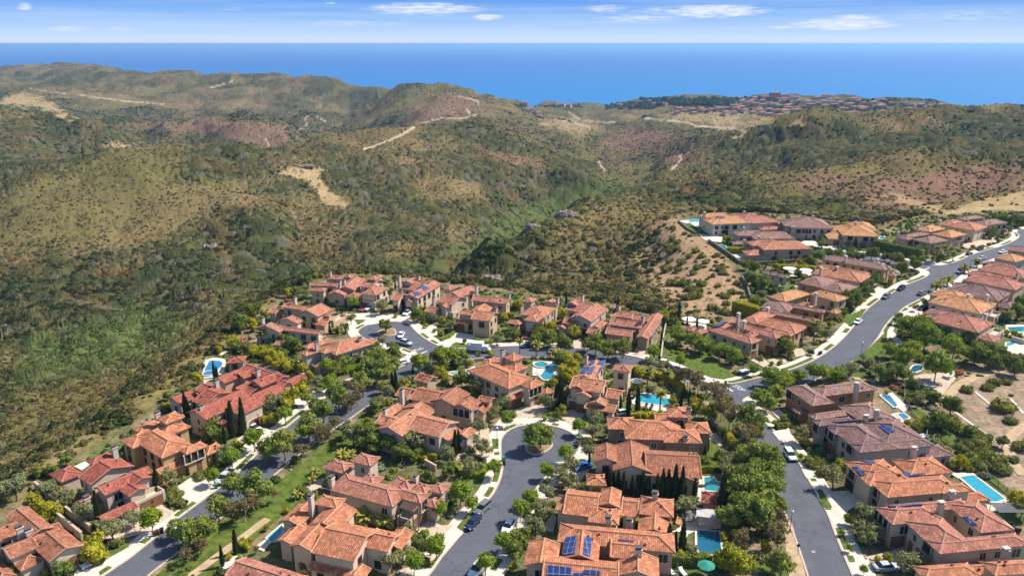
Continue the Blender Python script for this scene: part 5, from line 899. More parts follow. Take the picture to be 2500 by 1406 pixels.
def cypress_mesh(seed):
    rg = np.random.default_rng(seed); V, Fc = [], []
    prof = lambda t: .62 * (min(1, t / .12) ** .7) * (1 - max(0, t - .35) / .65) ** .65 + .03
    R_ = 10
    for i in range(15):
        t_ = i / 14; r = prof(t_) * .82
        for j in range(R_): a = 2 * math.pi * j / R_; k = r * (.85 + .3 * rg.random()); V.append((k * math.cos(a), k * math.sin(a), .15 + t_ * 6.7))
    for i in range(14):
        for j in range(R_): Fc.append([i * R_ + j, i * R_ + (j + 1) % R_, (i + 1) * R_ + (j + 1) % R_, (i + 1) * R_ + j])
    for _ in range(900):
        t_ = rg.random() ** .9; a = rg.random() * 6.283; r = prof(t_) * (.75 + .4 * rg.random()); p = np.array((r * math.cos(a), r * math.sin(a), .1 + t_ * 6.8)); l = .14 + .16 * rg.random()
        up = np.array((.35 * math.cos(a), .35 * math.sin(a), 1.0)); sd_ = np.array((-math.sin(a), math.cos(a), 0)); b0 = len(V); V += [tuple(p - up * l), tuple(p - sd_ * l * .45), tuple(p + up * l * 1.3), tuple(p + sd_ * l * .45)]; Fc.append([b0, b0 + 1, b0 + 2, b0 + 3])
    me = bpy.data.meshes.new('crown'); me.from_pydata(V, [], Fc); me.materials.append(LM['c']); me.update(); return me
_tr = MB(); _tr.beam((0, 0, -.2), (0, 0, .5), .12); _ctr = _tr.mesh('trunk', bark)
PROTO['c'] = [(cypress_mesh(s), _ctr) for s in (1, 2, 3)]
def palm(th, fl, n, droop, m, seed, tr_):
    rg = random.Random(seed); V, Fc = [], []
    for k in range(n):
        a = k * 2.399 + rg.uniform(-.2, .2); e = rg.uniform(-.1, 1.25); L = fl * rg.uniform(.8, 1.1); prev = None; p = Vector((0, 0, th)); dirh = Vector((math.cos(a), math.sin(a), 0)); sd_ = Vector((-math.sin(a), math.cos(a), 0))
        for q in range(8):
            t_ = q / 7; ang = e - droop * t_ * t_ * 1.8; wd = fl * .16 * math.sin(math.pi * min(1, .12 + t_ * .86)) + .02
            up = Vector((0, 0, wd * .55)); cur = (p - sd_ * wd - up, p, p + sd_ * wd - up)
            if prev: b0 = len(V); V += [*prev, *cur]; Fc += [[b0, b0 + 1, b0 + 4, b0 + 3], [b0 + 1, b0 + 2, b0 + 5, b0 + 4]]
            prev = cur; p = p + (dirh * math.cos(ang) + Vector((0, 0, math.sin(ang)))) * (L / 7)
    me = bpy.data.meshes.new('crown'); me.from_pydata([tuple(v) for v in V], [], Fc); me.materials.append(m); me.update()
    mb = MB(); mb.beam((0, 0, -.2), (.1, 0, th * .5), tr_ * 1.15, 0, 8, tr_); mb.beam((.1, 0, th * .5), (0, 0, th), tr_, 0, 8, tr_ * 1.1); mb.beam((0, 0, th - .3), (0, 0, th + .25), tr_ * 1.5, 0, 8, tr_ * .7)
    return me, mb.mesh('trunk', bark)
PROTO['m'] = [palm(5.6, 2.9, 26, 1.0, LM['m'], s, .2) for s in (1, 2, 3)]; PROTO['f'] = [palm(2.0, 2.9, 26, .85, LM['f'], s, .25) for s in (4, 5, 6)]
NAMES = {'r': ('street_tree', 'round bright green street tree'), 'o': ('olive_tree', 'silvery olive tree'), 'p': ('pine_tree', 'bushy green pine'), 'e': ('eucalyptus', 'thin brownish eucalyptus'), 'y': ('leafy_tree', 'yellow green tree'), 'k': ('sycamore', 'broad bright green sycamore'),
         'd': ('evergreen_tree', 'dark green tree'), 'c': ('cypress', 'slim dark cypress'), 'm': ('palm_tree', 'tall feather palm'), 'f': ('low_palm', 'low spreading palm'), 's': ('shrub', 'rounded green shrub')}
TREES = {
 'a': 'c,1225,795,1.05 c,1935,440,1 c,405,545,.62 o,650,470 o,860,580 o,1060,770 o,740,520,.8 o,1390,990,1.1 o,1270,900,.8 o,1640,810,.85 o,210,490,1.2 o,50,520,1.1 o,2080,310,.85 r,1870,890,1.1 y,340,545,.55 y,460,590,.75 y,560,650,.8 y,660,720,.85 y,1150,1230,1.2 d,800,1430,.62 d,160,1430,.5 c,1825,575,.25 y,1965,500,.35 c,565,1330,.5 y,560,1405,.4 d,470,200,.45 d,660,190,.5 d,820,60,.6 s,2150,520,1.2 s,2080,470,1.3 s,2220,560 s,1190,1240,1.3 s,1440,1030,1.2 s,2440,230 s,2420,190',
 'c': 'p,320,1075,0.78 p,520,1035,0.78 p,170,950,0.57 e,290,1255,0.47 e,470,1155,0.51 p,680,730,0.75 p,1140,530,0.98 p,850,420,0.70 e,1000,740,0.72 e,860,770,0.64 e,1090,620,0.68 e,1340,515,0.51 r,845,130,1.0 r,620,300,.8 c,885,1135,.78 c,720,1290,.62 y,1030,1075,.45 y,950,1050,.4 y,790,1215,.3 d,2030,350,.5 d,2130,400,.5 y,2250,470,.55 y,2320,525,.45 y,1260,850,.3 y,1500,640,.28 s,1820,440 s,1700,400,1.2 e,1130,1130,0.26 s,180,430 s,120,380 d,700,60,.5',
 'd': 'f,960,800,1.0 f,1200,840,.9 d,520,340,.5 d,620,390,.5 y,740,450,.55 y,810,540,.5 r,1880,735,.8 r,2125,560,1.15 r,2265,640,.8 r,1690,985,.5 r,1830,1210,.95 r,1560,1400,.9 o,1490,930,.75 o,1480,1240,.8 o,1290,1360,1 d,1600,1040,.4 o,2240,200,.95 f,130,460,.5 f,310,280,.5 f,350,170,.5 d,1960,200,.5 d,1740,260,.5 y,300,1400,.4 e,200,1370,.35 s,1720,1060 s,1660,1250,1.2 d,2080,540,.4 y,1860,760,.35 o,2060,640,.5 s,1400,1180,1.3',
 'g': 'r,285,210,.9 r,925,230,.85 r,730,575,.9 r,600,745,.95 r,395,1135,.9 r,180,1395,.9 o,1190,360,1.05 o,930,490,.85 o,880,745,1 o,780,640,.8 o,780,970,1.05 d,620,1040,.75 d,540,1200,.7 d,720,1000,.55 y,1300,755,.42 o,1360,400,.6 y,1520,410,.5 y,500,1350,.4 d,430,1380,.3 c,1680,350,0.67 c,1735,365,0.61 c,1790,375,0.71 c,1855,420,0.76 c,1905,430,0.81 c,1960,430,0.73 c,2000,435,0.76 c,2030,440,0.71 c,2085,440,0.81 c,2125,440,0.73 c,2165,410,0.68 c,2215,420,0.73 c,2330,470,0.98 c,2395,470,0.98 c,2440,475,0.92 c,2210,1100,0.67 c,2280,1110,0.73 c,2335,1125,0.73 c,2400,1155,0.92 c,2445,1160,0.98 c,2485,1150,0.73 y,2150,1150,.5 y,2260,1210,.5 d,2360,1230,.5 d,2450,1250,.45 s,1150,730,1.2 c,1700,400,.7 c,1760,395,.66 c,1825,410,.75 c,1885,440,.72 c,1935,440,.76 c,2055,445,.78 c,2100,450,.7 c,2145,440,.72 c,2190,430,.7 c,2265,440,.74 c,2300,460,.85 c,2365,475,.9',
 'h': 'c,60,450,1.04 c,95,460,1.10 c,150,460,1.16 c,190,470,1.10 c,230,470,1.16 c,270,470,1.04 c,315,470,1.04 c,470,470,0.73 c,800,660,1.40 c,20,1150,0.73 c,70,1150,0.92 c,110,1150,0.79 c,150,1160,0.98 c,185,1160,0.98 c,230,1160,0.98 c,270,1160,0.92 c,320,1150,1.10 o,360,650,.95 o,450,580,.6 o,900,240,1 p,960,620,.9 p,1130,520,1.05 p,1240,400,1 p,1330,640,1.05 p,1080,820,.95 p,1400,420,.9 p,1240,860,1 p,1190,690,1.1 p,950,430,.8 p,1380,250,.95 p,1480,700,.6 p,880,850,.7 p,1380,900,.6 e,1490,835,.6 e,1470,1110,.85 e,1030,1130,.65 e,1120,1140,.6 y,900,1330,1.1 y,1030,1430,1.1 y,800,1300,.7 o,1420,1360,1 p,1520,1420,.7 y,1350,1115,.55 y,960,930,.4 o,430,1175,.65 y,330,1240,.5 y,420,1250,.45 y,560,1270,.4 y,640,1280,.4 d,150,1290,.5 y,830,960,.4 y,840,840,.35 o,2160,340,1.25 y,2250,140,.65 d,600,90,.5 y,600,550,.4 y,680,560,.35 d,60,1300,.5 s,2020,170,1.2 s,1950,90 s,1900,70,1.2 c,30,455,.95 c,125,465,1 c,250,480,1 c,290,475,.95',
 'i': 'o,310,470,1 o,375,450,.9 o,270,540,.8 o,400,570,.95 o,330,610,.8 o,600,825,1 o,690,790,.95 r,160,535,.3 r,215,650,.35 r,310,815,.4 d,650,610,.45 y,480,730,.45 y,420,740,.4 y,205,460,.5 y,1390,350,.9 y,1010,60,.6 y,960,40,.5 o,1190,320,.35 d,1430,400,.7 d,930,70,.4 s,1060,70 d,360,620,.5',
 'k': 'k,780,365,.62 k,850,290,.5 k,900,220,.5 k,720,300,.45 p,660,520,.9 p,720,540,.7 e,630,690,1.05 e,690,650,.9 e,430,340,.95 e,470,430,1 e,520,490,.95 e,300,240,.85 e,350,280,.7 y,280,365,.85 y,350,410,.7 y,400,430,.6 y,530,600,.5 o,520,790,1 p,690,830,1 p,800,830,.95 p,620,780,.8 r,845,475,.4 y,910,430,.42 y,930,480,.35 o,1030,590,1.05 y,1060,610,.6 o,1110,490,.7 k,1120,150,.5 k,1180,155,.5 k,1020,165,.4 k,960,175,.35 o,1330,140,.65 k,1290,130,.4 k,1220,140,.35 c,180,335,.7 c,205,270,.55 c,240,280,.5 c,365,650,.75 c,345,725,.65 y,310,745,.5 d,130,650,.4 d,285,660,.4 y,20,640,.4 o,560,640,.6 d,480,560,.55 r,1030,710,.35 s,880,480 s,1100,730,1.3 s,1170,745,1.2 y,1280,790,.7 o,1200,810,.9 y,440,700,.4 o,600,90,.4',
 'j': 'p,300,590,.86 p,352,572,.88 r,110,415,.78 d,150,370,.45 o,80,300,.9 o,20,345,.8 o,395,295,1.05 c,465,275,.95 c,482,265,1.05 c,500,290,.95 c,455,250,.8 y,503,325,.6 d,460,365,.42 r,620,475,.9 o,740,430,1.05 o,720,500,.9 o,690,660,.9 r,522,680,.9 r,395,795,.9 o,560,765,1 o,490,810,.8 c,695,690,.45 r,20,780,.85 y,845,340,.7 y,800,350,.6 d,750,360,.5 c,915,315,.75 c,970,335,1.0 c,1035,335,1.1 c,685,335,.5 c,762,330,.42 m,1195,305,.9 m,1105,150,.75 m,1242,150,.8 o,1140,190,.7 f,1060,170,.6 f,1110,195,.6 y,1280,265,.55 y,1100,365,.4 y,1060,365,.35 y,1200,345,.4 c,835,545,.3 c,870,545,.35 c,892,545,.35 d,1285,585,.42 d,1440,585,.42 y,1180,585,.42 c,1400,265,.5 c,1345,270,.55 y,1000,150,.6 o,1010,210,.5 y,1050,80,.7 y,1010,60,.5 y,380,370,.35 y,600,60,.7 y,540,100,.8 y,440,140,.6 o,820,480,.6 s,1330,320,1.2 s,690,540,1.3',
 'e': 'c,800,515,.95 c,865,530,1.05 c,620,365,.7 c,655,385,.65 c,275,830,1.05 c,305,880,1 c,400,910,.8 c,430,910,.75 c,580,895,.35 c,680,1010,.8 c,845,1090,1.35 c,975,1050,1.3 c,745,1180,.8 c,1180,910,1.2 y,420,450,.8 o,1310,810,1.2 o,1410,660,1.05 y,1530,720,1.2 y,1690,570,.9 r,1490,935,1 r,2045,545,1.05 r,2290,415,1.05 r,1750,705,.75 o,1870,515,.95 r,1112,1265,1.2 y,1340,940,.65 y,910,1225,.6 d,590,1120,0.94 d,660,1160,0.68 d,400,1000,0.59 y,560,980,.7 o,730,1390,.95 y,830,1300,.5 d,830,1400,0.77 p,1300,1400,0.82 p,1480,1370,0.94 e,1690,1390,0.72 p,1780,1130,0.94 e,1900,1180,0.81 e,2090,1065,0.72 e,2000,1150,0.64 p,2130,750,0.94 p,1950,900,0.78 p,1840,780,0.49 e,2300,770,0.64 e,2240,800,0.59 y,1400,170,.85 y,1100,115,.75 y,1200,125,.7 y,1300,155,.8 y,1380,270,.8 y,1600,285,.7 y,1700,330,.75 y,1790,375,.65 y,1480,255,.7 d,900,55,0.59 d,1450,60,0.59 d,1010,60,0.59 r,1990,340,1 d,2110,380,0.77 d,2240,290,0.94 d,2150,190,0.77 d,2350,220,0.77 y,2050,260,.8 o,2450,340,.8 d,1280,960,0.42 y,1240,940,.5 o,2060,380,.7 c,530,1400,.55 y,790,250,.35 y,940,220,.3 s,300,520,1.3 y,310,520,.4 d,50,640,0.51 y,40,750,.5',
 'f': 'p,430,600,0.89 p,690,440,1.02 p,500,430,0.98 p,600,450,0.85 p,800,330,0.77 e,370,710,.85 c,795,565,.95 c,838,565,1 c,1042,330,.5 c,1078,325,.5 k,1130,290,0.54 k,1400,215,0.65 k,1530,195,0.59 k,1650,180,0.45 k,1330,180,0.36 e,1290,235,.7 y,930,500,.75 y,690,565,.85 o,740,630,.9 o,620,735,.85 y,770,650,.65 y,720,710,.5 o,1020,445,.75 y,1380,350,.8 y,1450,440,.6 d,1640,480,.9 o,1600,470,.7 o,1860,560,1.2 y,1790,530,.8 o,2130,730,.95 o,1990,880,.9 d,2285,890,.6 r,2190,975,.78 o,1850,1060,1 o,1885,1315,1.1 c,1560,1310,1 c,1600,1280,.8 c,1662,1255,1.15 y,1630,1240,.4 o,900,1260,1.3 o,1060,1280,1.3 o,1000,1180,1 d,470,1220,1.1 d,620,1270,1 o,320,1190,1.25 o,230,1110,.9 y,1240,1260,.8 o,1400,1290,.8 o,1470,1400,.9 d,770,1300,.8 d,900,1370,.8 d,1060,1380,.6 y,1300,800,.75 y,1440,850,.75 f,180,1380,.75 f,275,1385,.7 d,590,800,.65 y,490,920,.4 c,475,885,.35 d,150,330,.9 y,60,280,.8 d,560,160,.9 y,650,110,.6 d,820,150,.7 d,1400,260,.6 d,1600,245,.6 y,1740,235,.5 d,1280,300,.5 y,1000,640,.5 y,1100,660,.45 y,1250,720,.5 y,1180,1390,.4 d,1740,1320,.4 s,1780,1000,1.3 d,1750,1120,.4',
 'n': 'd,125,508,.85 o,90,350,1 d,350,425,.9 y,385,370,.7 o,470,430,.75 o,590,495,.9 y,525,445,.6 d,820,530,1 r,765,605,.7 o,912,595,.95 y,960,425,.7 y,1000,405,.65 y,1060,340,.85 d,1030,555,.8 d,1205,535,.85 d,1190,590,.75 m,1190,705,.85 m,1075,650,.7 f,1350,685,.9 y,1300,505,.85 y,1240,490,.7 y,1370,395,.85 d,1290,605,.95 y,870,675,.5 d,780,690,.4 d,185,660,.65 o,160,628,.8 o,100,600,.8 d,40,670,.8 d,30,740,.9 p,150,800,1 p,90,780,.9 y,195,395,.4 y,470,500,.35 d,680,580,.3 y,520,520,.4 y,620,440,.5 y,490,250,.5 o,1110,440,.5 y,410,470,.4 y,730,500,.4',
 'm': 'y,790,115,.5 d,735,180,.75 y,605,250,.85 o,712,265,.9 d,665,245,.7 d,935,305,.6 o,1042,445,.9 c,980,415,.5 c,998,412,.5 r,1058,335,1 c,1225,245,.85 c,1245,245,.75 c,1355,200,.55 o,1260,375,1.15 y,430,395,.65 c,405,390,.4 d,360,400,1 y,340,465,.75 y,350,495,.7 m,408,605,.85 o,580,395,.85 f,650,405,.5 f,900,505,.5 f,940,505,.6 f,970,495,.5 c,890,512,.6 c,945,522,.5 c,1002,512,.4 f,645,595,.8 f,610,585,.7 y,780,565,.5 y,725,565,.5 y,200,620,1 y,310,655,.85 y,350,640,.7 y,500,705,.85 y,540,745,.85 o,470,610,.8 d,640,650,.9 y,420,665,.8 y,600,785,.7 y,690,805,.65 d,560,610,.8 y,1030,215,.4 d,260,480,1 d,480,660,.6 d,560,690,.6 y,455,730,.6 y,640,760,.6 d,570,720,.5 d,390,450,.6 d,250,500,.7 y,110,650,.5 d,1310,250,.5 y,840,110,.35 d,700,160,.6',
 'o': 'k,1040,475,.55 d,1000,495,.4 k,1150,505,.52 k,1220,525,.5 k,1330,575,.6 k,1430,612,.55 r,1045,642,.8 r,860,588,1 p,640,570,.75 e,640,610,.75 p,450,545,.85 p,540,575,.8 p,390,520,.6 d,230,525,.9 d,150,485,.8 y,120,435,.85 y,60,425,.7 d,40,445,.8 y,298,430,1 d,400,525,.8 m,30,592,.85 f,150,572,.75 y,240,625,1 y,285,660,1 y,220,700,.9 y,260,725,.8 d,200,640,.8 y,320,600,.7 c,605,240,.85 c,240,185,.65 c,256,185,.65 y,200,275,.9 c,1040,292,.95 c,1058,292,.95 c,970,245,.45 c,1098,342,.5 c,1168,352,.55 c,1008,382,.55 c,1080,392,.45 y,940,300,.75 d,1000,345,.65 d,940,330,.6 y,735,470,.45 o,525,300,.6 o,830,645,.8 o,900,665,.8 o,945,650,.7 m,815,775,.8 m,950,795,.85 f,770,805,.6 y,720,690,.6 y,760,700,.6 c,710,735,.65 e,1080,785,.85 e,1150,805,.85 e,1040,760,.7 d,1040,500,.35 y,510,350,.4 d,440,445,.5 y,420,430,.5 d,1270,330,.35 o,1100,560,.4 y,990,540,.3 y,1060,545,.3',
 'p': 'm,978,455,.95 f,832,492,1.1 d,780,545,1 o,1060,445,1 o,1010,400,.8 k,20,455,.55 k,180,545,.6 k,300,575,.62 k,412,612,.66 o,450,665,.6 o,590,612,.65 r,548,695,.75 r,640,683,.5 y,740,612,.35 c,740,505,.6 y,705,552,.38 y,860,185,.65 o,610,200,.85 d,555,205,.8 c,580,132,.38 c,592,132,.38 d,540,65,.85 d,630,95,.95 d,690,105,.7 y,720,305,.6 d,1250,225,1.05 d,1240,180,.8 d,1320,155,.9 y,1310,175,.6 k,660,770,.6 k,770,765,.5 k,860,755,.4 k,700,730,.45 k,990,735,.52 k,1060,725,.5 k,1150,715,.5 o,1200,695,.85 o,1250,685,.8 d,960,545,.4 y,1090,350,.5 d,1130,320,.45 y,680,620,.35 d,500,570,.5 d,480,605,.45 o,920,350,.5 y,1170,300,.4 d,1190,270,.5',
 'q': 'k,590,435,0.76 k,740,515,0.92 k,690,430,0.80 k,940,590,0.84 k,600,645,0.76 k,500,565,0.50 k,820,740,0.88 k,640,560,0.59 d,880,445,0.72 d,1060,485,0.90 d,1100,605,1.12 d,1210,645,1.12 d,1180,570,0.90 d,1300,625,0.95 d,1390,690,1.03 d,1440,650,0.90 d,1270,560,0.63 d,170,690,0.81 o,220,700,1 o,400,700,1.1 o,350,645,.8 d,550,735,0.90 d,470,740,0.81 o,620,725,.8 k,30,730,0.42 k,120,745,0.42 o,740,205,.8 o,680,235,.6 f,830,95,1.15 f,910,55,1.15 o,1330,310,1.15 d,1400,290,0.90 d,1430,210,0.81 y,1380,415,.5 y,1330,405,.45 y,1180,85,.65 y,1100,45,.6 y,1040,115,.4 y,1265,185,.45 k,560,330,0.42 o,640,480,.6 y,1060,690,.3 y,1030,680,.35 o,310,590,.6 d,720,590,0.45 y,1420,420,.4 d,1320,400,0.36',
 'l': 'd,930,385,.95 d,800,315,.75 d,900,505,.7 d,840,490,.8 y,680,500,.6 d,740,490,.6 y,960,790,.8 y,1040,790,.6 y,560,730,.6 d,690,520,.5 y,910,700,.45 y,480,240,.3 d,1300,620,.55 o,700,330,.8 d,1060,560,.6 y,620,470,.4 y,1000,745,.5 d,660,210,.6',
 'r': 'm,285,245,.75 m,565,215,.75 y,450,300,.9 d,720,430,.5 d,785,432,.55 d,880,428,.65 y,800,495,.7 d,830,470,.7 d,640,520,.9 d,580,495,.8 d,625,610,1 d,720,630,1 d,680,600,.7 y,1000,480,.6 o,1120,350,.95 k,1090,445,.62 d,1040,465,.8 o,915,280,.65 o,1130,285,.75 y,1145,225,.8 y,1110,200,.6 c,1190,300,1 o,1310,330,.7 o,1412,335,.7 d,1240,425,.8 d,1340,425,.8 d,1170,410,.7 o,690,720,1 c,520,732,.35 c,543,735,.35 c,668,692,.42 c,680,692,.42 c,110,815,.75 c,128,815,.75 y,30,800,.7 y,960,460,.6 y,1010,455,.6 d,1390,430,.7 d,950,545,.6 y,870,590,.5 f,920,290,.5 y,750,760,.4 y,860,720,.5',
 's': 'd,20,365,.9 d,60,430,.8 d,220,432,.8 o,310,455,.85 d,370,455,1 d,465,462,.65 d,560,485,.9 d,580,565,.95 d,680,525,1.05 o,645,585,.7 d,720,425,.8 m,830,445,.8 m,882,435,.8 m,945,465,.75 y,810,455,.5 d,1220,300,1 o,1345,270,.95 d,1280,195,.85 d,1340,205,.85 d,1420,225,1.2 y,1380,180,.6 c,400,275,.7 y,475,295,.7 d,365,250,.6 f,1120,505,1 f,1030,545,1 d,215,795,1.15 d,325,700,1 y,300,720,.7 d,270,690,.7 d,400,640,.8 y,440,610,.5 d,390,610,.6 o,460,600,.5 d,1200,360,.4 d,1260,330,.5 y,1090,380,.5 d,660,370,.5 d,140,440,.7 d,510,470,.6 y,500,620,.4 d,360,700,.6 o,530,430,.5 y,340,390,.4 d,1300,310,.5',
}
tree_log = []
def plant(kind, p, s, reg_px):
    rg = random.Random(int(p.x * 13 + p.y * 7)); cm_, tm_ = rg.choice(PROTO[kind]); z = rg.uniform(.9, 1.1); nm = NAMES[kind][0]
    if tm_ is None:
        o = link_mesh(nm, cm_, None, p, rg.uniform(0, 6.28)); o.scale = (s, s, s * z)
    else:
        o = empty(nm, p, rg.uniform(0, 6.28)); o.scale = (s, s, s * z); link_mesh('trunk', tm_, o); link_mesh('crown', cm_, o)
    tree_log.append((o, kind, p, reg_px)); return o
seen_spots = []
for reg, txt in TREES.items():
    for tk in txt.split():
        q = tk.split(','); p = W(reg, float(q[1]), float(q[2])); s = float(q[3]) if len(q) > 3 else 1.0
        if any((p.xy - e).length < .9 for e, k in seen_spots if k == q[0]): continue
        if q[0] not in 'cms' and any((p.xy - e).length < 1.4 for e, k in seen_spots): continue
        seen_spots.append((p.xy.copy(), q[0])); s *= {'k': .92, 'p': .9, 'd': .9, 'o': .95, 'e': .92}.get(q[0], 1.0)
        ds = [max(0, 1 - .0) for h in HOUSES if h.top(p) > 2.2 and any(w_[0] + .7 < p.xy.dot(h.u) < w_[1] - .7 and w_[2] + .7 < p.xy.dot(h.v) < w_[3] - .7 for w_ in h.w)]
        if ds and q[0] not in 'y': continue
        plant(q[0], p, s, px_(reg, float(q[1]), float(q[2])))
# descriptions: kind + where it stands next to the nearest house
buckets = {}
for o, kind, p, q in tree_log:
    h = min(HOUSES, key=lambda h: (h.o - p.xy).length); hx, hy = pix((h.o.x, h.o.y, 2)); dx, dy = q[0] - hx, (q[1] - hy) * 1.5
    rel = ('left of' if dx < 0 else 'right of') if abs(dx) > abs(dy) else ('in front of' if dy > 0 else 'behind')
    buckets.setdefault((kind, h.ref, rel), []).append((q[0], o))
ORD = ['first', 'second', 'third', 'fourth', 'fifth', 'sixth', 'seventh', 'eighth', 'ninth', 'tenth', 'eleventh', 'twelfth', 'thirteenth', 'fourteenth', 'fifteenth', 'sixteenth', 'seventeenth', 'eighteenth', 'nineteenth', 'twentieth']
GROUPS = {'r': 'round street trees', 'o': 'olive trees in the gardens', 'p': 'bushy pines between the streets', 'e': 'thin eucalyptus trees', 'y': 'yellow green garden trees', 'k': 'sycamores', 'd': 'dark garden trees', 'c': 'slim cypresses', 'm': 'tall feather palms', 'f': 'low spreading palms', 's': 'rounded garden shrubs'}
for (kind, ref, rel), lst in buckets.items():
    lst.sort(key=lambda e: e[0])
    for i, (_, o) in enumerate(lst):
        lab = f"{NAMES[kind][1]} {rel} the {ref}"
        if len(lst) > 1: lab += f", {ORD[min(i, 19)]} from left"
        wds = lab.split()
        if len(wds) > 16: lab = ' '.join(wds).replace(' the ', ' ', 1)
        tag(o, lab, 'shrub' if kind == 's' else 'tree', GROUPS[kind])
print('trees', len(tree_log))
# shrubs one can count on the bare slopes
SLOPE = {'l': '1050,222,1.5 1195,205,1.6 1245,165,1.6 1330,165,1.3 1365,250,.6 1300,350,2.6 1360,440,1.5 1380,355,.5 940,440,1.6 985,500,1.8 1045,530,1.9 1110,580,2 1150,610,1.9 1075,615,1.5 1170,670,1.8 1085,700,1.6 1080,740,1.5 1160,775,1.7 1250,735,2.2 1370,715,1.2 1430,630,1.8 1290,790,2 1000,620,1.2 1150,690,1.3 1130,110,.6 1155,112,.5 1220,770,1.1 700,260,1.2 650,300,1.3 610,240,1.2 1030,640,1.1 960,470,1.2 870,480,1.4 1040,600,1.2 1110,520,1.6 1180,560,1.4',
         'r': '65,200,1.6 58,275,1.7 95,305,1.8 150,240,1.3 190,255,1.2 50,375,2.4 130,450,2.2 240,485,1.8 180,405,1.6 230,365,1.9 270,405,1.7 380,392,1.4 400,500,2 420,525,1.6 452,530,.9 385,612,1.2 463,572,.9 525,595,1.5 150,600,2.4 220,690,2.4 270,605,2 440,690,1.7 485,660,1.7 545,662,1.1 565,690,1.1 350,775,1.9 430,800,2 445,740,1.4 300,445,1.5 210,525,1.5 20,505,2.6 60,600,2.4 190,640,2 160,700,2 250,650,1.7 20,330,2 90,350,2 110,500,1.8 40,440,1.9 330,660,.8 230,795,1.3'}
for reg, txt in SLOPE.items():
    for tk in txt.split():
        x, y, s = map(float, tk.split(',')); p = W(reg, x, y); rg = random.Random(int(x * y)); zz = 0.0
        if p.y > 0:
            for _ in range(12):
                g_ = float(ground_h(np.array([p.x]), np.array([p.y]))[0][0]); p = at(*px_(reg, x, y), g_)
            zz = g_
        o = link_mesh('slope_shrub', rg.choice(PROTO['s'])[0], None, (p.x, p.y, zz - .1), rg.uniform(0, 6)); o.scale = (s, s, s * .85)
        tag(o, 'rounded green shrub on the bare brown bank at right' if reg == 'l' else 'rounded green shrub on the bare tan slope of the spur', 'shrub', 'shrubs on the bare bank' if reg == 'l' else 'shrubs on the bare spur slope')
# ---- clipped hedges
def hedge(label, pts_, wd, h, m, name='hedge'):
    P = [W(*q) for q in pts_]; o3 = P[0].copy(); rg = np.random.default_rng(len(label)); V, Fc = [], []; mb = MB()
    for a, b in zip(P[:-1], P[1:]):
        d = (b - a); L = d.length; d.normalize(); n = Vector((-d.y, d.x, 0)); c = (a + b) / 2 - o3; mb.box((c.x, c.y, h * .47), (L + wd * .6, wd * .9, h * .94), 0, math.atan2(d.y, d.x))
        for _ in range(int((L + wd) * (wd + 2 * h) * 16)):
            s_, t_ = rg.random() * L, rg.random() * (wd + 2 * h)
            if t_ < h: q = a + d * s_ - n * wd / 2 + Vector((0, 0, t_)); nr = -n
            elif t_ < h + wd: q = a + d * s_ + n * (t_ - h - wd / 2) + Vector((0, 0, h)); nr = Vector((0, 0, 1))
            else: q = a + d * s_ + n * wd / 2 + Vector((0, 0, t_ - h - wd)); nr = n
            nr = (nr + Vector(rg.normal(size=3)) * .5).normalized(); q = q - o3 + Vector(rg.normal(size=3)) * .09; e = nr.cross(Vector(rg.normal(size=3))).normalized(); f = nr.cross(e); l = .12 + .14 * rg.random(); mb.face([q - e * l, q - f * l * .7, q + e * l, q + f * l * .7])
    tag(mb.build(name, m, None, o3), label, 'hedge')
HY, HD, HG = LM['y'], LM['d'], LM['r']
hedge('thick bright yellow green clipped hedge above the bare spur slope', [('p', 425, 235), ('p', 600, 290)], 3.0, 4.2, HY)
hedge('long tall dark hedge along the side street below the mauve house', [('s', 400, 372), ('s', 560, 410), ('s', 720, 440)], 3.2, 4.2, HD)
hedge('bright clipped hedge between corner pool garden and upper street', [('v', 200, 700), ('v', 560, 800), ('v', 680, 900)], 1.6, 2.2, HY)
hedge('narrow green hedge on terrace of the spur houses', [('r', 455, 370), ('r', 570, 375)], 2.2, 2.6, HY)
hedge('green hedge under the canopies behind ochre walled house', [('r', 830, 490), ('r', 960, 495), ('r', 1060, 500)], 2.0, 2.2, HY)
hedge('low clipped hedge beside drive of the twin garage house', [('n', 770, 590), ('n', 880, 578)], .8, .9, HG)
hedge('rounded clipped hedge lining curved drive near turning circle', [('n', 520, 560), ('n', 570, 540), ('n', 605, 510)], .9, .9, HG)
hedge('small clipped hedge square around the courtyard olive', [('g', 770, 690), ('g', 880, 760)], .9, .9, HG)
hedge('clipped hedge ring around the little round green lawn', [('d', 2060, 90), ('d', 2180, 190), ('d', 2370, 200), ('d', 2470, 90)], .9, 1.1, HG)
hedge('clipped hedge along yellow lit side garden below corner trees', [('k', 500, 540), ('k', 540, 610)], 1.6, 2.0, HY)
hedge('yellow green hedge behind terracotta house on the pool lawn', [('v', 180, 1165), ('v', 410, 1165)], 1.5, 1.7, HY)
hedge('hedge across the end of lawn above teal pool', [('h', 510, 130), ('h', 690, 125)], 1.2, 1.5, HG)
hedge('long green hedge below the rear solar terracotta house garden', [('h', 10, 1250), ('h', 450, 1260), ('h', 640, 1250)], 1.6, 2.0, HD)
hedge('green hedge block by purple roofed house entry', [('f', 1090, 1330), ('f', 1320, 1350)], 1.2, 1.4, HY)
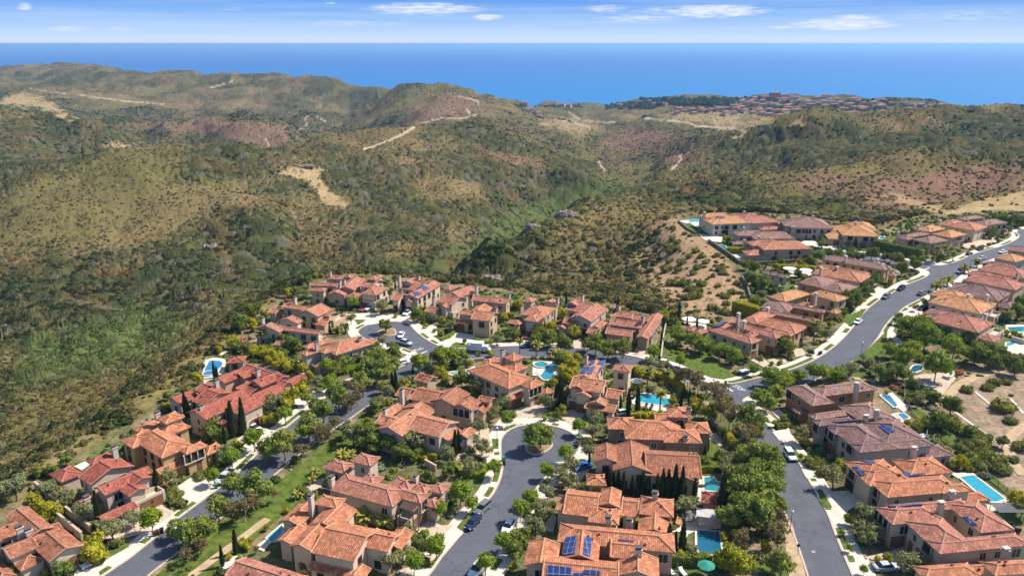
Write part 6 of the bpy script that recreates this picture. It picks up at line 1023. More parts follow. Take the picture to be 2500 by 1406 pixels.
# ================================================================== CARS
def paint(name, c, rough=.3): return simple(name, c, rough, .03, 1, .5)
PAINT = {'white': paint('white_paint', (.72, .72, .72)), 'silver': paint('silver_paint', (.42, .45, .48)), 'grey': paint('grey_paint', (.14, .15, .165)), 'black': paint('black_paint', (.012, .013, .016)), 'navy': paint('navy_paint', (.015, .03, .075)), 'red': paint('red_paint', (.42, .02, .015)), 'blue': paint('blue_paint', (.02, .16, .50)), 'green': paint('dark_green_paint', (.02, .05, .03))}
car_glass = simple('car_glass', (.012, .016, .022), .08, .1, 1, .6); tyre_m = simple('tyre_rubber', (.018, .018, .02), .9, .1, 5, .1); rim_m = simple('wheel_rim', (.40, .41, .43), .35, .05, 5, .5); lamp_w = simple('headlight_lens', (.75, .77, .8), .15, .02, 5, .5); lamp_r = simple('tail_light_lens', (.40, .02, .015), .25, .05, 5, .4); trim_m = simple('black_trim', (.02, .02, .022), .7, .1, 5, .2)
def loft(secs, ring):
    """closed body through cross sections (x, half width, z low, z high, tumblehome)"""
    mb = MB(); R_ = []
    for (x, hw, z0, z1, tb_) in secs:
        R_.append([(x, -hw * .94, z0), (x, hw * .94, z0), (x, hw, z0 + (z1 - z0) * .45), (x, hw * tb_, z1 - .03), (x, hw * tb_ * .8, z1), (x, -hw * tb_ * .8, z1), (x, -hw * tb_, z1 - .03), (x, -hw, z0 + (z1 - z0) * .45)])
    for a, b in zip(R_[:-1], R_[1:]):
        for i in range(8): mb.face([a[i], a[(i + 1) % 8], b[(i + 1) % 8], b[i]], ring(i) if callable(ring) else ring)
    mb.face(R_[0][::-1], 0); mb.face(R_[-1], 0); return mb
BODY = {'sedan': [(-2.35, .72, .45, .82, .8), (-2.2, .85, .3, .95, .85), (-1.4, .92, .25, 1.0, .92), (0, .93, .24, .98, .95), (1.3, .92, .25, .93, .9), (2.1, .84, .3, .80, .85), (2.38, .65, .42, .68, .8)],
        'suv': [(-2.35, .80, .5, 1.05, .9), (-2.25, .93, .38, 1.12, .92), (-1.2, .97, .33, 1.15, .95), (.6, .97, .33, 1.12, .95), (1.5, .95, .35, 1.08, .92), (2.2, .88, .4, .95, .88), (2.42, .72, .5, .82, .85)],
        'pickup': [(-2.8, .88, .55, 1.1, .95), (-2.7, .96, .45, 1.15, .96), (-.9, .97, .42, 1.15, .96), (.8, .97, .42, 1.15, .95), (1.9, .95, .45, 1.1, .93), (2.6, .9, .5, 1.0, .9), (2.85, .78, .6, .88, .88)]}
CAB = {'sedan': [(-1.75, .74, .93, 1.02, .95), (-1.05, .80, .93, 1.40, .78), (-.2, .81, .93, 1.45, .8), (.45, .80, .93, 1.36, .78), (1.2, .76, .9, .96, .95)],
       'suv': [(-2.25, .82, 1.08, 1.2, .95), (-1.95, .86, 1.08, 1.68, .82), (-.5, .87, 1.08, 1.74, .84), (.45, .86, 1.08, 1.66, .82), (1.25, .82, 1.06, 1.14, .95)],
       'pickup': [(-.85, .84, 1.1, 1.5, .88), (-.7, .86, 1.1, 1.78, .84), (.4, .86, 1.1, 1.82, .84), (.9, .85, 1.1, 1.72, .82), (1.7, .80, 1.08, 1.15, .95)]}
_wheel = MB(); _wheel.beam((0, -.12, 0), (0, .12, 0), .34, 0, 14); _wm = _wheel.mesh('tyre', tyre_m); _wr = MB(); _wr.beam((0, -.13, 0), (0, .13, 0), .2, 0, 10); _wrm = _wr.mesh('rim', rim_m)
_l = MB(); _l.box((0, 0, 0), (.12, .34, .16)); HLM, TLM = _l.mesh('headlight', lamp_w), _l.mesh('tail_light', lamp_r)
CARM = {}
def car_meshes(ty, col):
    if (ty, col) not in CARM:
        b = loft(BODY[ty], 0); ps = PAINT[col]
        if ty == 'pickup': b.box((-1.8, 0, 1.16), (1.7, 1.6, .03), 1)
        b.box((BODY[ty][-1][0] - .02, 0, .5), (.14, 1.2, .16), 1); b.box((BODY[ty][0][0] + .04, 0, .55), (.14, 1.3, .16), 1)
        c = loft(CAB[ty], 0); top = MB(); s_ = CAB[ty][1:-1]
        for k in (0, 1): a, d = s_[k], s_[k + 1]; top.face([(a[0], -a[1] * a[4] * .98, a[3] + .012), (d[0], -d[1] * d[4] * .98, d[3] + .012), (d[0], d[1] * d[4] * .98, d[3] + .012), (a[0], a[1] * a[4] * .98, a[3] + .012)])
        CARM[ty, col] = (b.mesh('body', [ps, trim_m]), c.mesh('windows', car_glass), top.mesh('roof_panel', ps))
    return CARM[ty, col]
def car(ty, col, reg, x1, y1, x2, y2, label, group='parked cars'):
    a, b = W(reg, x1, y1), W(reg, x2, y2); c = (a + b) / 2; rz = math.atan2(b.y - a.y, b.x - a.x); z = .02
    o = empty({'suv': 'parked_suv', 'pickup': 'pickup_truck'}.get(ty, 'parked_car'), (c.x, c.y, z), rz); tag(o, label, {'pickup': 'pickup truck'}.get(ty, 'car'), group)
    bm_, gm, tm_ = car_meshes(ty, col); link_mesh('body', bm_, o); g_ = link_mesh('windows', gm, o); link_mesh('roof_panel', tm_, o)
    wb = 1.4 if ty != 'pickup' else 1.75; wr = 1.0 if ty == 'sedan' else 1.14; L = BODY[ty]
    for sx_ in (-wb, wb):
        for sy_ in (-.82, .82): w_ = link_mesh('wheel', _wm, o, (sx_, sy_, .34 * wr)); w_.scale = (wr, 1, wr); link_mesh('rim', _wrm, w_)
    zh = .66 if ty == 'sedan' else .85
    for sy_ in (-.6, .6): link_mesh('headlight', HLM, o, (L[-1][0] - .12, sy_, zh)); link_mesh('tail_light', TLM, o, (L[0][0] + .07, sy_, zh + .08))
    return o
for q in [('sedan', 'white', 'a', 950, 1195, 1075, 1325, 'white sedan parked before the white arched garages at bottom left'), ('pickup', 'silver', 'c', 830, 165, 690, 290, 'silver pickup parked at the kerb below the orange balcony house'), ('suv', 'white', 'e', 1020, 975, 1170, 1030, 'white car in the driveway of the house with cypress row'),
          ('suv', 'grey', 'd', 2460, 545, 2320, 670, 'dark grey off-road car parked behind the navy sedan'), ('sedan', 'navy', 'd', 2335, 715, 2210, 850, 'navy blue sedan parked at kerb in front of pink pergola house'), ('sedan', 'white', 'g', 500, 760, 420, 885, 'white sedan with dark glass parked under young street trees'), ('suv', 'white', 'g', 125, 1300, 40, 1400, 'white car half hidden by tree at the bottom of the centre street'),
          ('sedan', 'blue', 'g', 1420, 75, 1310, 110, 'bright blue car in the driveway shade beside the blue shuttered house'), ('suv', 'white', 'k', 938, 662, 972, 712, 'white car alone at the kerb of the right hand street'), ('sedan', 'silver', 'i', 395, 775, 550, 765, 'pale silver car in driveway behind olive tree at bottom right'), ('pickup', 'white', 'v', 415, 610, 570, 642, 'white pickup parked beside the wide green lawn'),
          ('suv', 'black', 'v', 575, 695, 680, 708, 'black car parked behind the white pickup by the lawn'), ('sedan', 'white', 'n', 240, 512, 222, 545, 'small white convertible turning in the far turning circle'), ('pickup', 'silver', 'n', 215, 574, 292, 594, 'silver pickup below the white convertible near the stop line'), ('suv', 'white', 'n', 298, 358, 255, 386, 'white car in driveway above the far turning circle'),
          ('suv', 'white', 'y', 722, 390, 670, 412, 'white car outside garages of the house with square tower'), ('sedan', 'red', 'y', 660, 400, 640, 412, 'small red car beside the white one at the tower house'), ('suv', 'red', 'n', 1146, 520, 1110, 552, 'bright red car in a driveway among trees'), ('sedan', 'navy', 'n', 1150, 598, 1118, 604, 'dark blue car on the street below the red one'),
          ('sedan', 'white', 'f', 930, 192, 875, 206, 'white car half hidden behind pines near the street fork'), ('sedan', 'white', 'u', 422, 1250, 355, 1302, 'white sedan parked next to green bin on upper street'), ('suv', 'grey', 'u', 708, 1004, 634, 1046, 'grey blue car parked on the left kerb of upper street'), ('suv', 'black', 'u', 870, 918, 780, 962, 'black car parked uphill of the grey blue one'),
          ('sedan', 'grey', 'u', 1000, 1002, 1070, 980, 'dark sedan on the right kerb below the feather palms'), ('suv', 'silver', 'u', 1060, 684, 1168, 680, 'silver blue minivan waiting at the side street junction'), ('sedan', 'black', 'u', 1475, 602, 1548, 574, 'black sedan parked uphill of the junction'), ('sedan', 'white', 'u', 1882, 562, 1820, 576, 'white car farthest up the right side of the street'),
          ('sedan', 'silver', 'u', 1675, 624, 1605, 642, 'pale car parked beside palms near top right'), ('suv', 'white', 'u', 1452, 756, 1390, 782, 'white car half behind a palm at upper right'), ('suv', 'white', 't', 1515, 596, 1455, 626, 'white car beside the small upper cul-de-sac'), ('sedan', 'black', 't', 1480, 450, 1450, 462, 'black car in the drive of grey white mauve roofed house'),
          ('sedan', 'navy', 'u', 1075, 1130, 1010, 1152, 'dark blue car in the shaded driveway beside orange house'), ('sedan', 'white', 'j', 900, 330, 955, 316, 'white car behind cypresses beside the lawn of the cyan pool'), ('pickup', 'green', 't', 1862, 542, 1922, 536, 'dark green pickup parked on the upper side street'), ('suv', 'black', 'u', 1640, 530, 1600, 545, 'black car by kerb near pale front gardens at top right')]: car(*q)
# delivery lorry
a, b = W('n', 835, 640), W('n', 735, 632); c = (a + b) / 2; o = empty('box_truck', (c.x, c.y, .02), math.atan2(a.y - b.y, a.x - b.x)); tag(o, 'white box lorry parked behind trees on the middle street', 'lorry')
mb = MB(); mb.box((-1.1, 0, 1.95), (4.8, 2.3, 2.4)); mb.build('cargo_box', PAINT['white'], o); q = loft([(1.4, 1.0, .5, 2.2, .9), (2.6, 1.0, .5, 2.3, .88), (3.1, .98, .5, 1.5, .92), (3.6, .9, .55, 1.2, .9)], 0).build('cab', PAINT['white'], o)
mb = MB(); mb.box((2.95, 0, 1.72), (.12, 1.6, .5), 0); mb.build('windscreen', car_glass, q); mb = MB(); mb.box((-.6, 0, .6), (6.0, 1.0, .25)); mb.build('chassis', trim_m, o)
for sx_ in (-2.4, 2.5):
    for sy_ in (-.95, .95): w_ = link_mesh('wheel', _wm, o, (sx_, sy_, .44)); w_.scale = (1.3, 1.2, 1.3); link_mesh('rim', _wrm, w_)
# ================================================================== STREET FURNITURE
pole_m = simple('lamp_post_paint', (.05, .05, .05), .6, .1, 4, .3); globe_m = simple('white_lamp_globe', (.80, .82, .84), .25, .02, 1, .4)
mb = MB(); mb.beam((0, 0, 0), (0, 0, .7), .2, 0, 8, .12); mb.beam((0, 0, .7), (0, 0, 4.3), .075, 0, 8, .055); mb.beam((0, 0, 4.3), (0, 0, 4.45), .16, 0, 8, .2); _pm = mb.mesh('post', pole_m)
bm = bmesh.new(); bmesh.ops.create_uvsphere(bm, u_segments=12, v_segments=8, radius=.27); _gm = bpy.data.meshes.new('globe'); bm.to_mesh(_gm); bm.free(); _gm.materials.append(globe_m)
mb = MB(); mb.beam((0, 0, 0), (0, 0, .14), .12, 0, 8, .02); _fm = mb.mesh('finial', pole_m)
for r, x, y, lab in [('h', 1640, 868, 'globe street lamp on the planted verge of the right hand street'), ('w', 420, 708, 'globe street lamp beside park lawn at the bend'), ('u', 1520, 735, 'globe street lamp next to feather palms in upper street'), ('k', 411, 275, 'globe street lamp at the junction among brownish trees'), ('f', 2068, 1190, 'globe street lamp by the centre turning circle'), ('n', 715, 690, 'globe street lamp in front of the white box lorry'), ('k', 220, 262, 'globe street lamp beside cypresses above the cyan pool garden'), ('c', 180, 1082, 'globe street lamp at left street under bushy pines')]:
    p = W(r, x, y); o = empty('street_lamp', p); tag(o, lab, 'street lamp', 'globe street lamps'); link_mesh('post', _pm, o); g_ = link_mesh('globe', _gm, o, (0, 0, 4.68)); link_mesh('finial', _fm, g_, (0, 0, .24))
binm = {'green': simple('green_bin_plastic', (.02, .24, .09), .5, .1, 3), 'black': simple('black_bin_plastic', (.02, .02, .024), .5, .1, 3), 'brown': simple('brown_bin_plastic', (.10, .045, .035), .5, .1, 3)}
BIN = {}
for k, m in binm.items():
    mb = MB(); mb.box((0, 0, .55), (.55, .6, .9), 0, 0, 1.18); bmesh_ = mb.mesh('bin_body', m); mb = MB(); mb.box((.02, 0, 1.04), (.74, .76, .09)); mb.box((-.33, 0, 1.0), (.1, .6, .1)); ld = mb.mesh('lid', m); mb = MB(); mb.beam((-.25, -.33, .13), (-.25, .33, .13), .13, 0, 8); BIN[k] = (bmesh_, ld, mb.mesh('wheels', tyre_m))
for r, x, y, k, lab in [('c', 640, 335, 'green', 'green wheelie bin in front of the silver pickup'), ('e', 1245, 1185, 'green', 'green wheelie bin at kerb near the white car driveway'), ('e', 1288, 1160, 'black', 'black wheelie bin standing beside the green one at left street'), ('a', 1980, 878, 'black', 'black wheelie bin under the round tree at the left kerb'), ('a', 1932, 900, 'brown', 'brown wheelie bin between black bin and street tree'), ('a', 1895, 915, 'brown', 'dark brown bin closest to round tree trunk at left kerb'),
                        ('f', 2145, 1375, 'green', 'green wheelie bin at left kerb of centre street'), ('g', 402, 45, 'black', 'black wheelie bin just below the green one in centre street'), ('u', 322, 1308, 'green', 'green wheelie bin in front of the white sedan'), ('w', 18, 680, 'green', 'green wheelie bin on the inside of the bend'), ('w', 2, 690, 'black', 'black wheelie bin on the inside of the bend'), ('j', 617, 522, 'black', 'black bin topmost of three at turning circle kerb'), ('j', 611, 540, 'brown', 'brown bin in the middle of three at turning circle'), ('j', 607, 558, 'black', 'black bin lowest of three at turning circle kerb')]:
    o = empty('wheelie_bin', W(r, x, y), random.uniform(0, 6)); tag(o, lab, 'bin', 'wheelie bins at the kerb')
    for nm, me in zip(('bin_body', 'lid', 'wheels'), BIN[k]): link_mesh(nm, me, o)
# sign posts and letter boxes
sgn = simple('sign_face', (.35, .03, .03), .5, .05, 1); back = simple('sign_back', (.05, .05, .055), .6, .05, 1)
for r, x, y, lab, red in [('n', 300, 640, 'dark backed sign on a post at the fork stop line', 0), ('h', 1735, 1150, 'small dark sign post on planted verge of right hand street', 0), ('a', 2295, 605, 'dark letter box post in verge of left street', 0)]:
    p = W(r, x, y); o = empty('street_sign', p); tag(o, lab, 'sign', 'dark sign posts'); mb = MB(); mb.beam((0, 0, 0), (0, 0, 2.3), .04, 0, 6); mb.build('post', pole_m, o); mb = MB(); mb.beam((0, .05, 2.1), (0, .09, 2.1), .36, 0, 8); mb.build('sign_plate', back, o)
# walls, fences and channels
wall_t = simple('garden_wall_render', (.44, .34, .25), .95, .15, .8, .05); wall_d = simple('dark_stone_wall', (.17, .145, .11), .95, .3, 1.2, .05); white_w = simple('pale_wall', (.60, .55, .48), .9, .08, 1, .1)
def line_wall(name, label, pts_, h, wd, m, cat='wall', z0=0, cap=True):
    P = [W(*q) for q in pts_]; o3 = P[0].copy(); mb = MB(); o3.z = z0
    for a, b in zip(P[:-1], P[1:]):
        d = b - a; c = (a + b) / 2 - o3; mb.box((c.x, c.y, h / 2 - .15), (d.length + wd * .8, wd, h + .3), 0, math.atan2(d.y, d.x))
        if cap: mb.box((c.x, c.y, h + .05), (d.length + wd, wd + .14, .1), 0, math.atan2(d.y, d.x))
    tag(mb.build(name, m, None, o3), label, cat)
def fence(label, pts_, h, glass=False, m=None):
    P = [W(*q) for q in pts_]; o = empty('fence', P[0]); tag(o, label, 'fence'); mb, pn = MB(), MB()
    for a, b in zip(P[:-1], P[1:]):
        d = b - a; n = max(1, int(d.length / 2.2)); rz = math.atan2(d.y, d.x)
        for k in range(n + 1): q = a + d * (k / n) - P[0]; mb.beam((q.x, q.y, -.2), (q.x, q.y, h), .05, 0, 5)
        for zz in (.12, h - .06): mb.beam(a - P[0] + Vector((0, 0, zz)), b - P[0] + Vector((0, 0, zz)), .035, 0, 4)
        if glass: c = (a + b) / 2 - P[0]; pn.box((c.x, c.y, h / 2), (d.length, .03, h - .25), 0, rz)
        else:
            for k in range(int(d.length / .3)): q = a + d * ((k + .5) * .3 / d.length) - P[0]; pn.box((q.x, q.y, h / 2), (.03, .03, h - .2), 0, rz)
    mb.build('post_and_rail', m or rail_m, o); pn.build('panel', fence_glass if glass else rail_m, o)
fence_glass, t, b = mat('fence_glass'); b.inputs['Base Color'].default_value = (.75, .85, .85, 1); b.inputs['Roughness'].default_value = .05; b.inputs['Transmission Weight'].default_value = .9
line_wall('garden_wall', 'long tan garden wall between the two lowest left houses', [('a', 440, 340), ('a', 760, 600), ('a', 1110, 870)], 1.7, .35, wall_t)
line_wall('garden_wall', 'short ochre garden wall behind the bottom left red house', [('a', 720, 730), ('a', 1005, 965)], 1.8, .35, wall_t)
line_wall('retaining_wall', 'dark retaining wall rounding the spur terrace of white house', [('r', 105, 152), ('r', 165, 205), ('r', 232, 242)], 1.0, .4, wall_d)
line_wall('retaining_wall', 'long dark retaining wall below pool terraces of the spur houses', [('r', 320, 295), ('r', 440, 375), ('r', 545, 452), ('r', 640, 458), ('r', 780, 452), ('r', 930, 440)], 1.4, .5, wall_d)
line_wall('retaining_wall', 'short dark retaining wall at bottom of the bare spur', [('r', 553, 548), ('r', 590, 610), ('r', 615, 695)], 1.2, .5, wall_d)
line_wall('garden_wall', 'long straight tan wall between stone porch house and the lawn', [('v', 525, 205), ('v', 500, 330), ('v', 470, 570)], 1.1, .3, wall_t)
line_wall('garden_wall', 'dark garden wall along the side patio of the wide terracotta house', [('k', 395, 445), ('k', 450, 520), ('k', 492, 585)], 1.6, .3, wall_d)
line_wall('garden_wall', 'pink tan courtyard wall among olives right of the square tower', [('d', 1695, 60), ('d', 1820, 130)], 1.6, .35, wall_t)
line_wall('garden_wall', 'curved white low wall round the park pond', [('w', 1250, 920), ('w', 1310, 940), ('w', 1355, 910), ('w', 1340, 870), ('w', 1300, 855)], .8, .4, white_w)
line_wall('garden_wall', 'low wall along the middle street below the pines', [('f', 1370, 235), ('f', 1500, 210), ('f', 1750, 165), ('f', 1900, 150)], .8, .3, wall_t)
line_wall('garden_wall', 'white walled end of the far right pool patio', [('q', 1365, 445), ('q', 1456, 470)], 1.6, .3, white_w)
line_wall('garden_wall', 'stone garden wall at cul-de-sac entry beside courtyard olives', [('g', 1010, 300), ('g', 1140, 320)], 1.0, .4, wall_t)
line_wall('garden_wall', 'rear garden wall right of the orange arcade house', [('i', 1110, 335), ('i', 1250, 420), ('i', 1370, 520)], 1.2, .3, wall_t)
fence('iron fence along slope behind the infinity pool', [('i', 1092, 62), ('i', 1270, 180), ('i', 1456, 310)], 1.3)
fence('glass and iron fence behind the purple roofed house garden', [('l', 770, 492), ('l', 900, 600), ('l', 1090, 760)], 1.3)
fence('pale curved fence round the garden of the corner house', [('l', 604, 210), ('l', 606, 280), ('l', 650, 360), ('l', 702, 432)], 1.1, False, white_w)
fence('thin fence at hillside edge of the curved blue pool', [('e', 430, 310), ('e', 500, 180), ('e', 540, 130)], 1.2, True)
fence('glass fence at the spur tip terrace', [('r', 112, 140), ('r', 190, 128), ('r', 262, 122)], 1.2, True)
mb = MB()
for L in ([W('l', 945, 350), W('l', 1090, 455), W('l', 1265, 575), W('l', 1400, 635), W('l', 1500, 680)], [W('l', 1085, 205), W('l', 1180, 280), W('l', 1240, 330)], [W('l', 1360, 270), W('l', 1456, 380)]): ribbon(mb, spline(L), -.35, .35, .07)
tag(mb.build('drain_channel', concrete), kind='structure')
# pool and patio things
cush = simple('dark_cushion', (.05, .035, .03), .9, .1, 3); cushw = simple('white_cushion', (.70, .70, .70), .9, .05, 3); steel = simple('chair_frame', (.12, .12, .12), .5, .1, 3, .4)
def lounger(r, x, y, rz, m, label):
    o = empty('sun_lounger', W(r, x, y) + Vector((0, 0, .14)), rz); tag(o, label, 'lounger', 'sun loungers'); mb = MB(); mb.box((-.3, 0, .34), (1.3, .7, .12)); mb.build('seat', m, o); mb = MB(); mb.beam((.35, 0, .38), (.95, 0, .75), .05); mb.face([(.3, -.35, .36), (.95, -.35, .78), (.95, .35, .78), (.3, .35, .36)][::-1]); mb.face([(.32, -.35, .30), (.97, -.35, .72), (.97, .35, .72), (.32, .35, .30)]); mb.build('backrest', m, o)
    for sx_ in (-.85, .3):
        for sy_ in (-.3, .3): mb = MB(); mb.beam((sx_, sy_, 0), (sx_, sy_, .3), .03, 0, 5); mb.build('leg', steel, o)
lounger('v', 318, 1052, 1.2, cush, 'dark sun lounger left of the pair beside the cyan pool'); lounger('v', 374, 1062, 1.2, cush, 'dark sun lounger right of the pair beside the cyan pool'); lounger('h', 190, 1368, 1.9, cushw, 'white sun lounger left of the closed green parasol'); lounger('h', 332, 1378, 1.9, cushw, 'white sun lounger right of the closed green parasol'); lounger('h', 580, 320, 0, cush, 'dark lounger on the paved edge of teal pool'); lounger('v', 190, 962, .3, cush, 'dark lounger at the left end of the cyan pool')
par_g = simple('green_canvas', (.03, .22, .15), .9, .1, 2); par_w = simple('white_canvas', (.66, .66, .64), .9, .06, 2)
def parasol(r, x, y, m, label, open_=True, rad=1.6):
    o = empty('parasol', W(r, x, y)); tag(o, label, 'parasol', 'garden parasols'); mb = MB(); mb.beam((0, 0, 0), (0, 0, 2.5), .04, 0, 6); mb.build('pole', steel, o); mb = MB(); mb.beam((0, 0, 0), (0, 0, .1), .35, 0, 10); mb.build('base', steel, o); mb = MB()
    if open_:
        P = [(rad * math.cos(k * math.pi / 4), rad * math.sin(k * math.pi / 4), 2.15) for k in range(8)]
        for k in range(8): a_, b_ = P[k], P[(k + 1) % 8]; mb.face([a_, b_, (0, 0, 2.75)]); mb.face([(a_[0], a_[1], 2.0), (b_[0], b_[1], 2.0), b_, a_])
    else: mb.beam((0, 0, 1.0), (0, 0, 2.6), .22, 0, 8, .05)
    mb.build('canopy', m, o)
parasol('h', 610, 1395, par_g, 'open green parasol at the bottom edge by a garden patio'); parasol('h', 262, 1375, par_g, 'closed green parasol between two white loungers', False); parasol('t', 1515, 790, par_w, 'white parasol right one over the upper garden terrace', True, 2.6); parasol('t', 1352, 775, par_w, 'white parasol left one over the upper garden terrace', True, 2.8); parasol('l', 757, 560, par_w, 'closed white parasol at left on the purple house patio', False); parasol('l', 807, 590, par_w, 'closed white parasol at right on the purple house patio', False); parasol('v', 218, 855, par_w, 'white parasol on the cyan pool terrace', True, 1.7); parasol('p', 90, 330, par_w, 'white canopy parasol behind corner house cabana', True, 2.4); parasol('p', 190, 345, par_w, 'second white canopy parasol behind corner house cabana', True, 2.2)
def dining(r, x, y, rz, label, mt, n=6):
    o = empty('dining_table', W(r, x, y) + Vector((0, 0, .14)), rz); tag(o, label, 'table'); mb = MB(); mb.box((0, 0, .73), (2.2, 1.1, .06)); mb.build('tabletop', mt, o)
    for sx_ in (-.95, .95):
        for sy_ in (-.42, .42): mb = MB(); mb.box((sx_, sy_, .35), (.07, .07, .7)); mb.build('leg', steel, o)
CH = MB(); CH.box((0, 0, .45), (.5, .5, .07)); _cs = CH.mesh('seat', cushw); CH = MB(); CH.box((-.24, 0, .72), (.06, .5, .5)); _cb = CH.mesh('backrest', cushw); CH = MB(); CH.box((0, 0, .21), (.05, .05, .42)); _cl = CH.mesh('leg', steel)
def chair(r, x, y, rz, label, group):
    o = empty('patio_chair', W(r, x, y) + Vector((0, 0, .14)), rz); tag(o, label, 'chair', group); link_mesh('seat', _cs, o); link_mesh('backrest', _cb, o)
    for sx_ in (-.2, .2):
        for sy_ in (-.2, .2): link_mesh('leg', _cl, o, (sx_, sy_, 0))
dining('h', 400, 705, 0, 'grey dining table with white chairs beside the flat cabana', steel)
for i, (x, y, rz) in enumerate([(345, 715, 0), (385, 745, 1.57), (425, 745, 1.57), (465, 720, 3.14), (390, 675, -1.57), (425, 675, -1.57)]): chair('h', x, y, rz, 'white chair drawn up to the grey dining table by cabana', 'chairs round the grey dining table')
for i, x in enumerate((540, 582, 632, 682)): chair('h', x, 800 + i * 4, 1.57, 'white seat in the row of four facing the dark pool', 'four white poolside seats')
def sofa(r, x, y, rz, m, label):
    o = empty('outdoor_sofa', W(r, x, y) + Vector((0, 0, .14)), rz); tag(o, label, 'sofa'); mb = MB(); mb.box((0, 0, .3), (2.4, .9, .35)); mb.build('seat', m, o); mb = MB(); mb.box((0, .42, .6), (2.4, .2, .5)); mb.build('backrest', m, o)
    for s_ in (-1.1, 1.1): mb = MB(); mb.box((s_, -.03, .5), (.2, .84, .3)); mb.build('armrest', m, o)
sofa('x', 1930, 990, -.4, cush, 'dark outdoor sofa under the slatted shade at lower right'); sofa('x', 1990, 1020, 2.6, cush, 'dark outdoor sofa nearest the blue spa at lower right'); sofa('h', 285, 770, 1.2, wood_y, 'pale timber sofa beside the hip roof at the dark pool'); sofa('l', 720, 555, .3, cushw, 'white outdoor sofa on the patio of the purple roofed house'); sofa('k', 405, 510, .5, cush, 'dark sofa on side patio of the wide terracotta house')
o = empty('slatted_shade', W('x', 1920, 925)); tag(o, 'grey slatted shade canopy above dark sofas at lower right', 'canopy'); mb = MB(); q0 = W('x', 1920, 925)
for k in range(12): mb.box((0, -1.6 + k * .29, 2.7), (5.4, .18, .06), 0, 0)
mb.build('slats', steel, o)
for sx_ in (-2.5, 2.5):
    for sy_ in (-1.5, 1.5): mb = MB(); mb.beam((sx_, sy_, 0), (sx_, sy_, 2.7), .07, 0, 5); mb.build('post', steel, o)
# flags on the two gabled houses
red_c, white_c, blue_c = simple('flag_red', (.5, .03, .04), .9, .05, 2), simple('flag_white', (.7, .7, .7), .9, .03, 2), simple('flag_blue', (.03, .05, .22), .9, .05, 2)
def flag(r, x, y, z, label):
    p = W(r, x, y, z); o = empty('flag', (p.x, p.y, 0)); tag(o, label, 'flag', 'striped flags'); mb = MB(); mb.beam((0, 0, z - 1.6), (.35, -.3, z + .5), .03, 0, 5); mb.build('pole', steel, o); mb = MB()
    for k in range(13): w0, w1 = -.55 + k * .085, -.55 + (k + 1) * .085; st = .55 if k < 7 else 1.5; mb.face([(w0 + .3, -.35, z + .3), (w1 + .3, -.35, z + .3), (w1 + .3 + .05, -.3, z - 1.5), (w0 + .3 + .05, -.3, z - 1.5)], k % 2)
    mb.face([(-.25, -.36, z + .3), (.33, -.36, z + .3), (.35, -.34, z - .4), (-.23, -.34, z - .4)], 2); mb.build('cloth', [red_c, white_c, blue_c], o)
flag('f', 1800, 770, 4.6, 'striped red white and blue flag hanging by the dark bay window'); flag('f', 1628, 1120, 3.4, 'striped red white and blue flag hanging beside slim cypresses')
# ================================================================== PEOPLE
skin_m = simple('skin', (.45, .26, .18), .7, .05, 3, .2); hair_m = simple('dark_hair', (.03, .02, .015), .8, .1, 5)
def person(p, rz, shirt, trousers, label, stride):
    V = [(0, 0, .95), (0, 0, 1.15), (0, 0, 1.38), (0, 0, 1.50), (0, .01, 1.60), (0, .02, 1.70), (.10, 0, .90), (.11, stride * .16, .50), (.11, stride * .22 - .05, .08), (.11, stride * .22 + .10, .04), (-.10, 0, .90), (-.11, -stride * .12, .50), (-.11, -stride * .26 - .05, .09), (-.11, -stride * .26 + .10, .04),
         (.19, 0, 1.40), (.24, -stride * .10, 1.12), (.24, -stride * .04 + .06, .88), (.24, -stride * .02 + .1, .80), (-.19, 0, 1.40), (-.24, stride * .10, 1.12), (-.24, stride * .14 + .04, .88), (-.24, stride * .16 + .06, .80)]
    Ed = [(0, 1), (1, 2), (2, 3), (3, 4), (4, 5), (0, 6), (6, 7), (7, 8), (8, 9), (0, 10), (10, 11), (11, 12), (12, 13), (2, 14), (14, 15), (15, 16), (16, 17), (2, 18), (18, 19), (19, 20), (20, 21)]
    Rd = [.15, .14, .16, .06, .10, .095, .085, .06, .042, .04, .085, .06, .042, .04, .065, .042, .032, .03, .065, .042, .032, .03]
    me = bpy.data.meshes.new('body'); me.from_pydata(V, Ed, []); me.update(); o = bpy.data.objects.new('body', me); COL.objects.link(o); md = o.modifiers.new('skin', 'SKIN'); md.use_smooth_shade = True
    for i, r in enumerate(Rd): me.skin_vertices[0].data[i].radius = (r, r * .8)
    me.skin_vertices[0].data[0].use_root = True; sb = o.modifiers.new('sub', 'SUBSURF'); sb.levels = sb.render_levels = 1
    bpy.context.view_layer.update(); me2 = bpy.data.meshes.new_from_object(o.evaluated_get(bpy.context.evaluated_depsgraph_get())); bpy.data.objects.remove(o)
    me2.materials.clear()
    for m in (skin_m, shirt, trousers, hair_m): me2.materials.append(m)
    for f in me2.polygons:
        c = f.center; f.material_index = 3 if (c.z > 1.66 or (c.z > 1.58 and c.y < -.03)) else 0 if (c.z > 1.47 or (abs(c.x) > .2 and c.z < 1.1)) else 1 if c.z > .92 else 2 if c.z > .1 else 3
    root = empty('person', p, rz); tag(root, label, 'person', 'two walkers'); link_mesh('body', me2, root)
person(W('v', 222, 515), 2.2, simple('dark_shirt', (.04, .05, .09), .9, .1, 4), simple('dark_trousers', (.05, .05, .06), .9, .1, 4), 'person in dark clothes walking left of another by the striped driveway', 1.0)
person(W('v', 240, 513), 2.4, simple('pink_shirt', (.38, .20, .20), .9, .1, 4), simple('grey_trousers', (.16, .16, .18), .9, .1, 4), 'person in lighter top walking right of another by the striped driveway', -1.0)
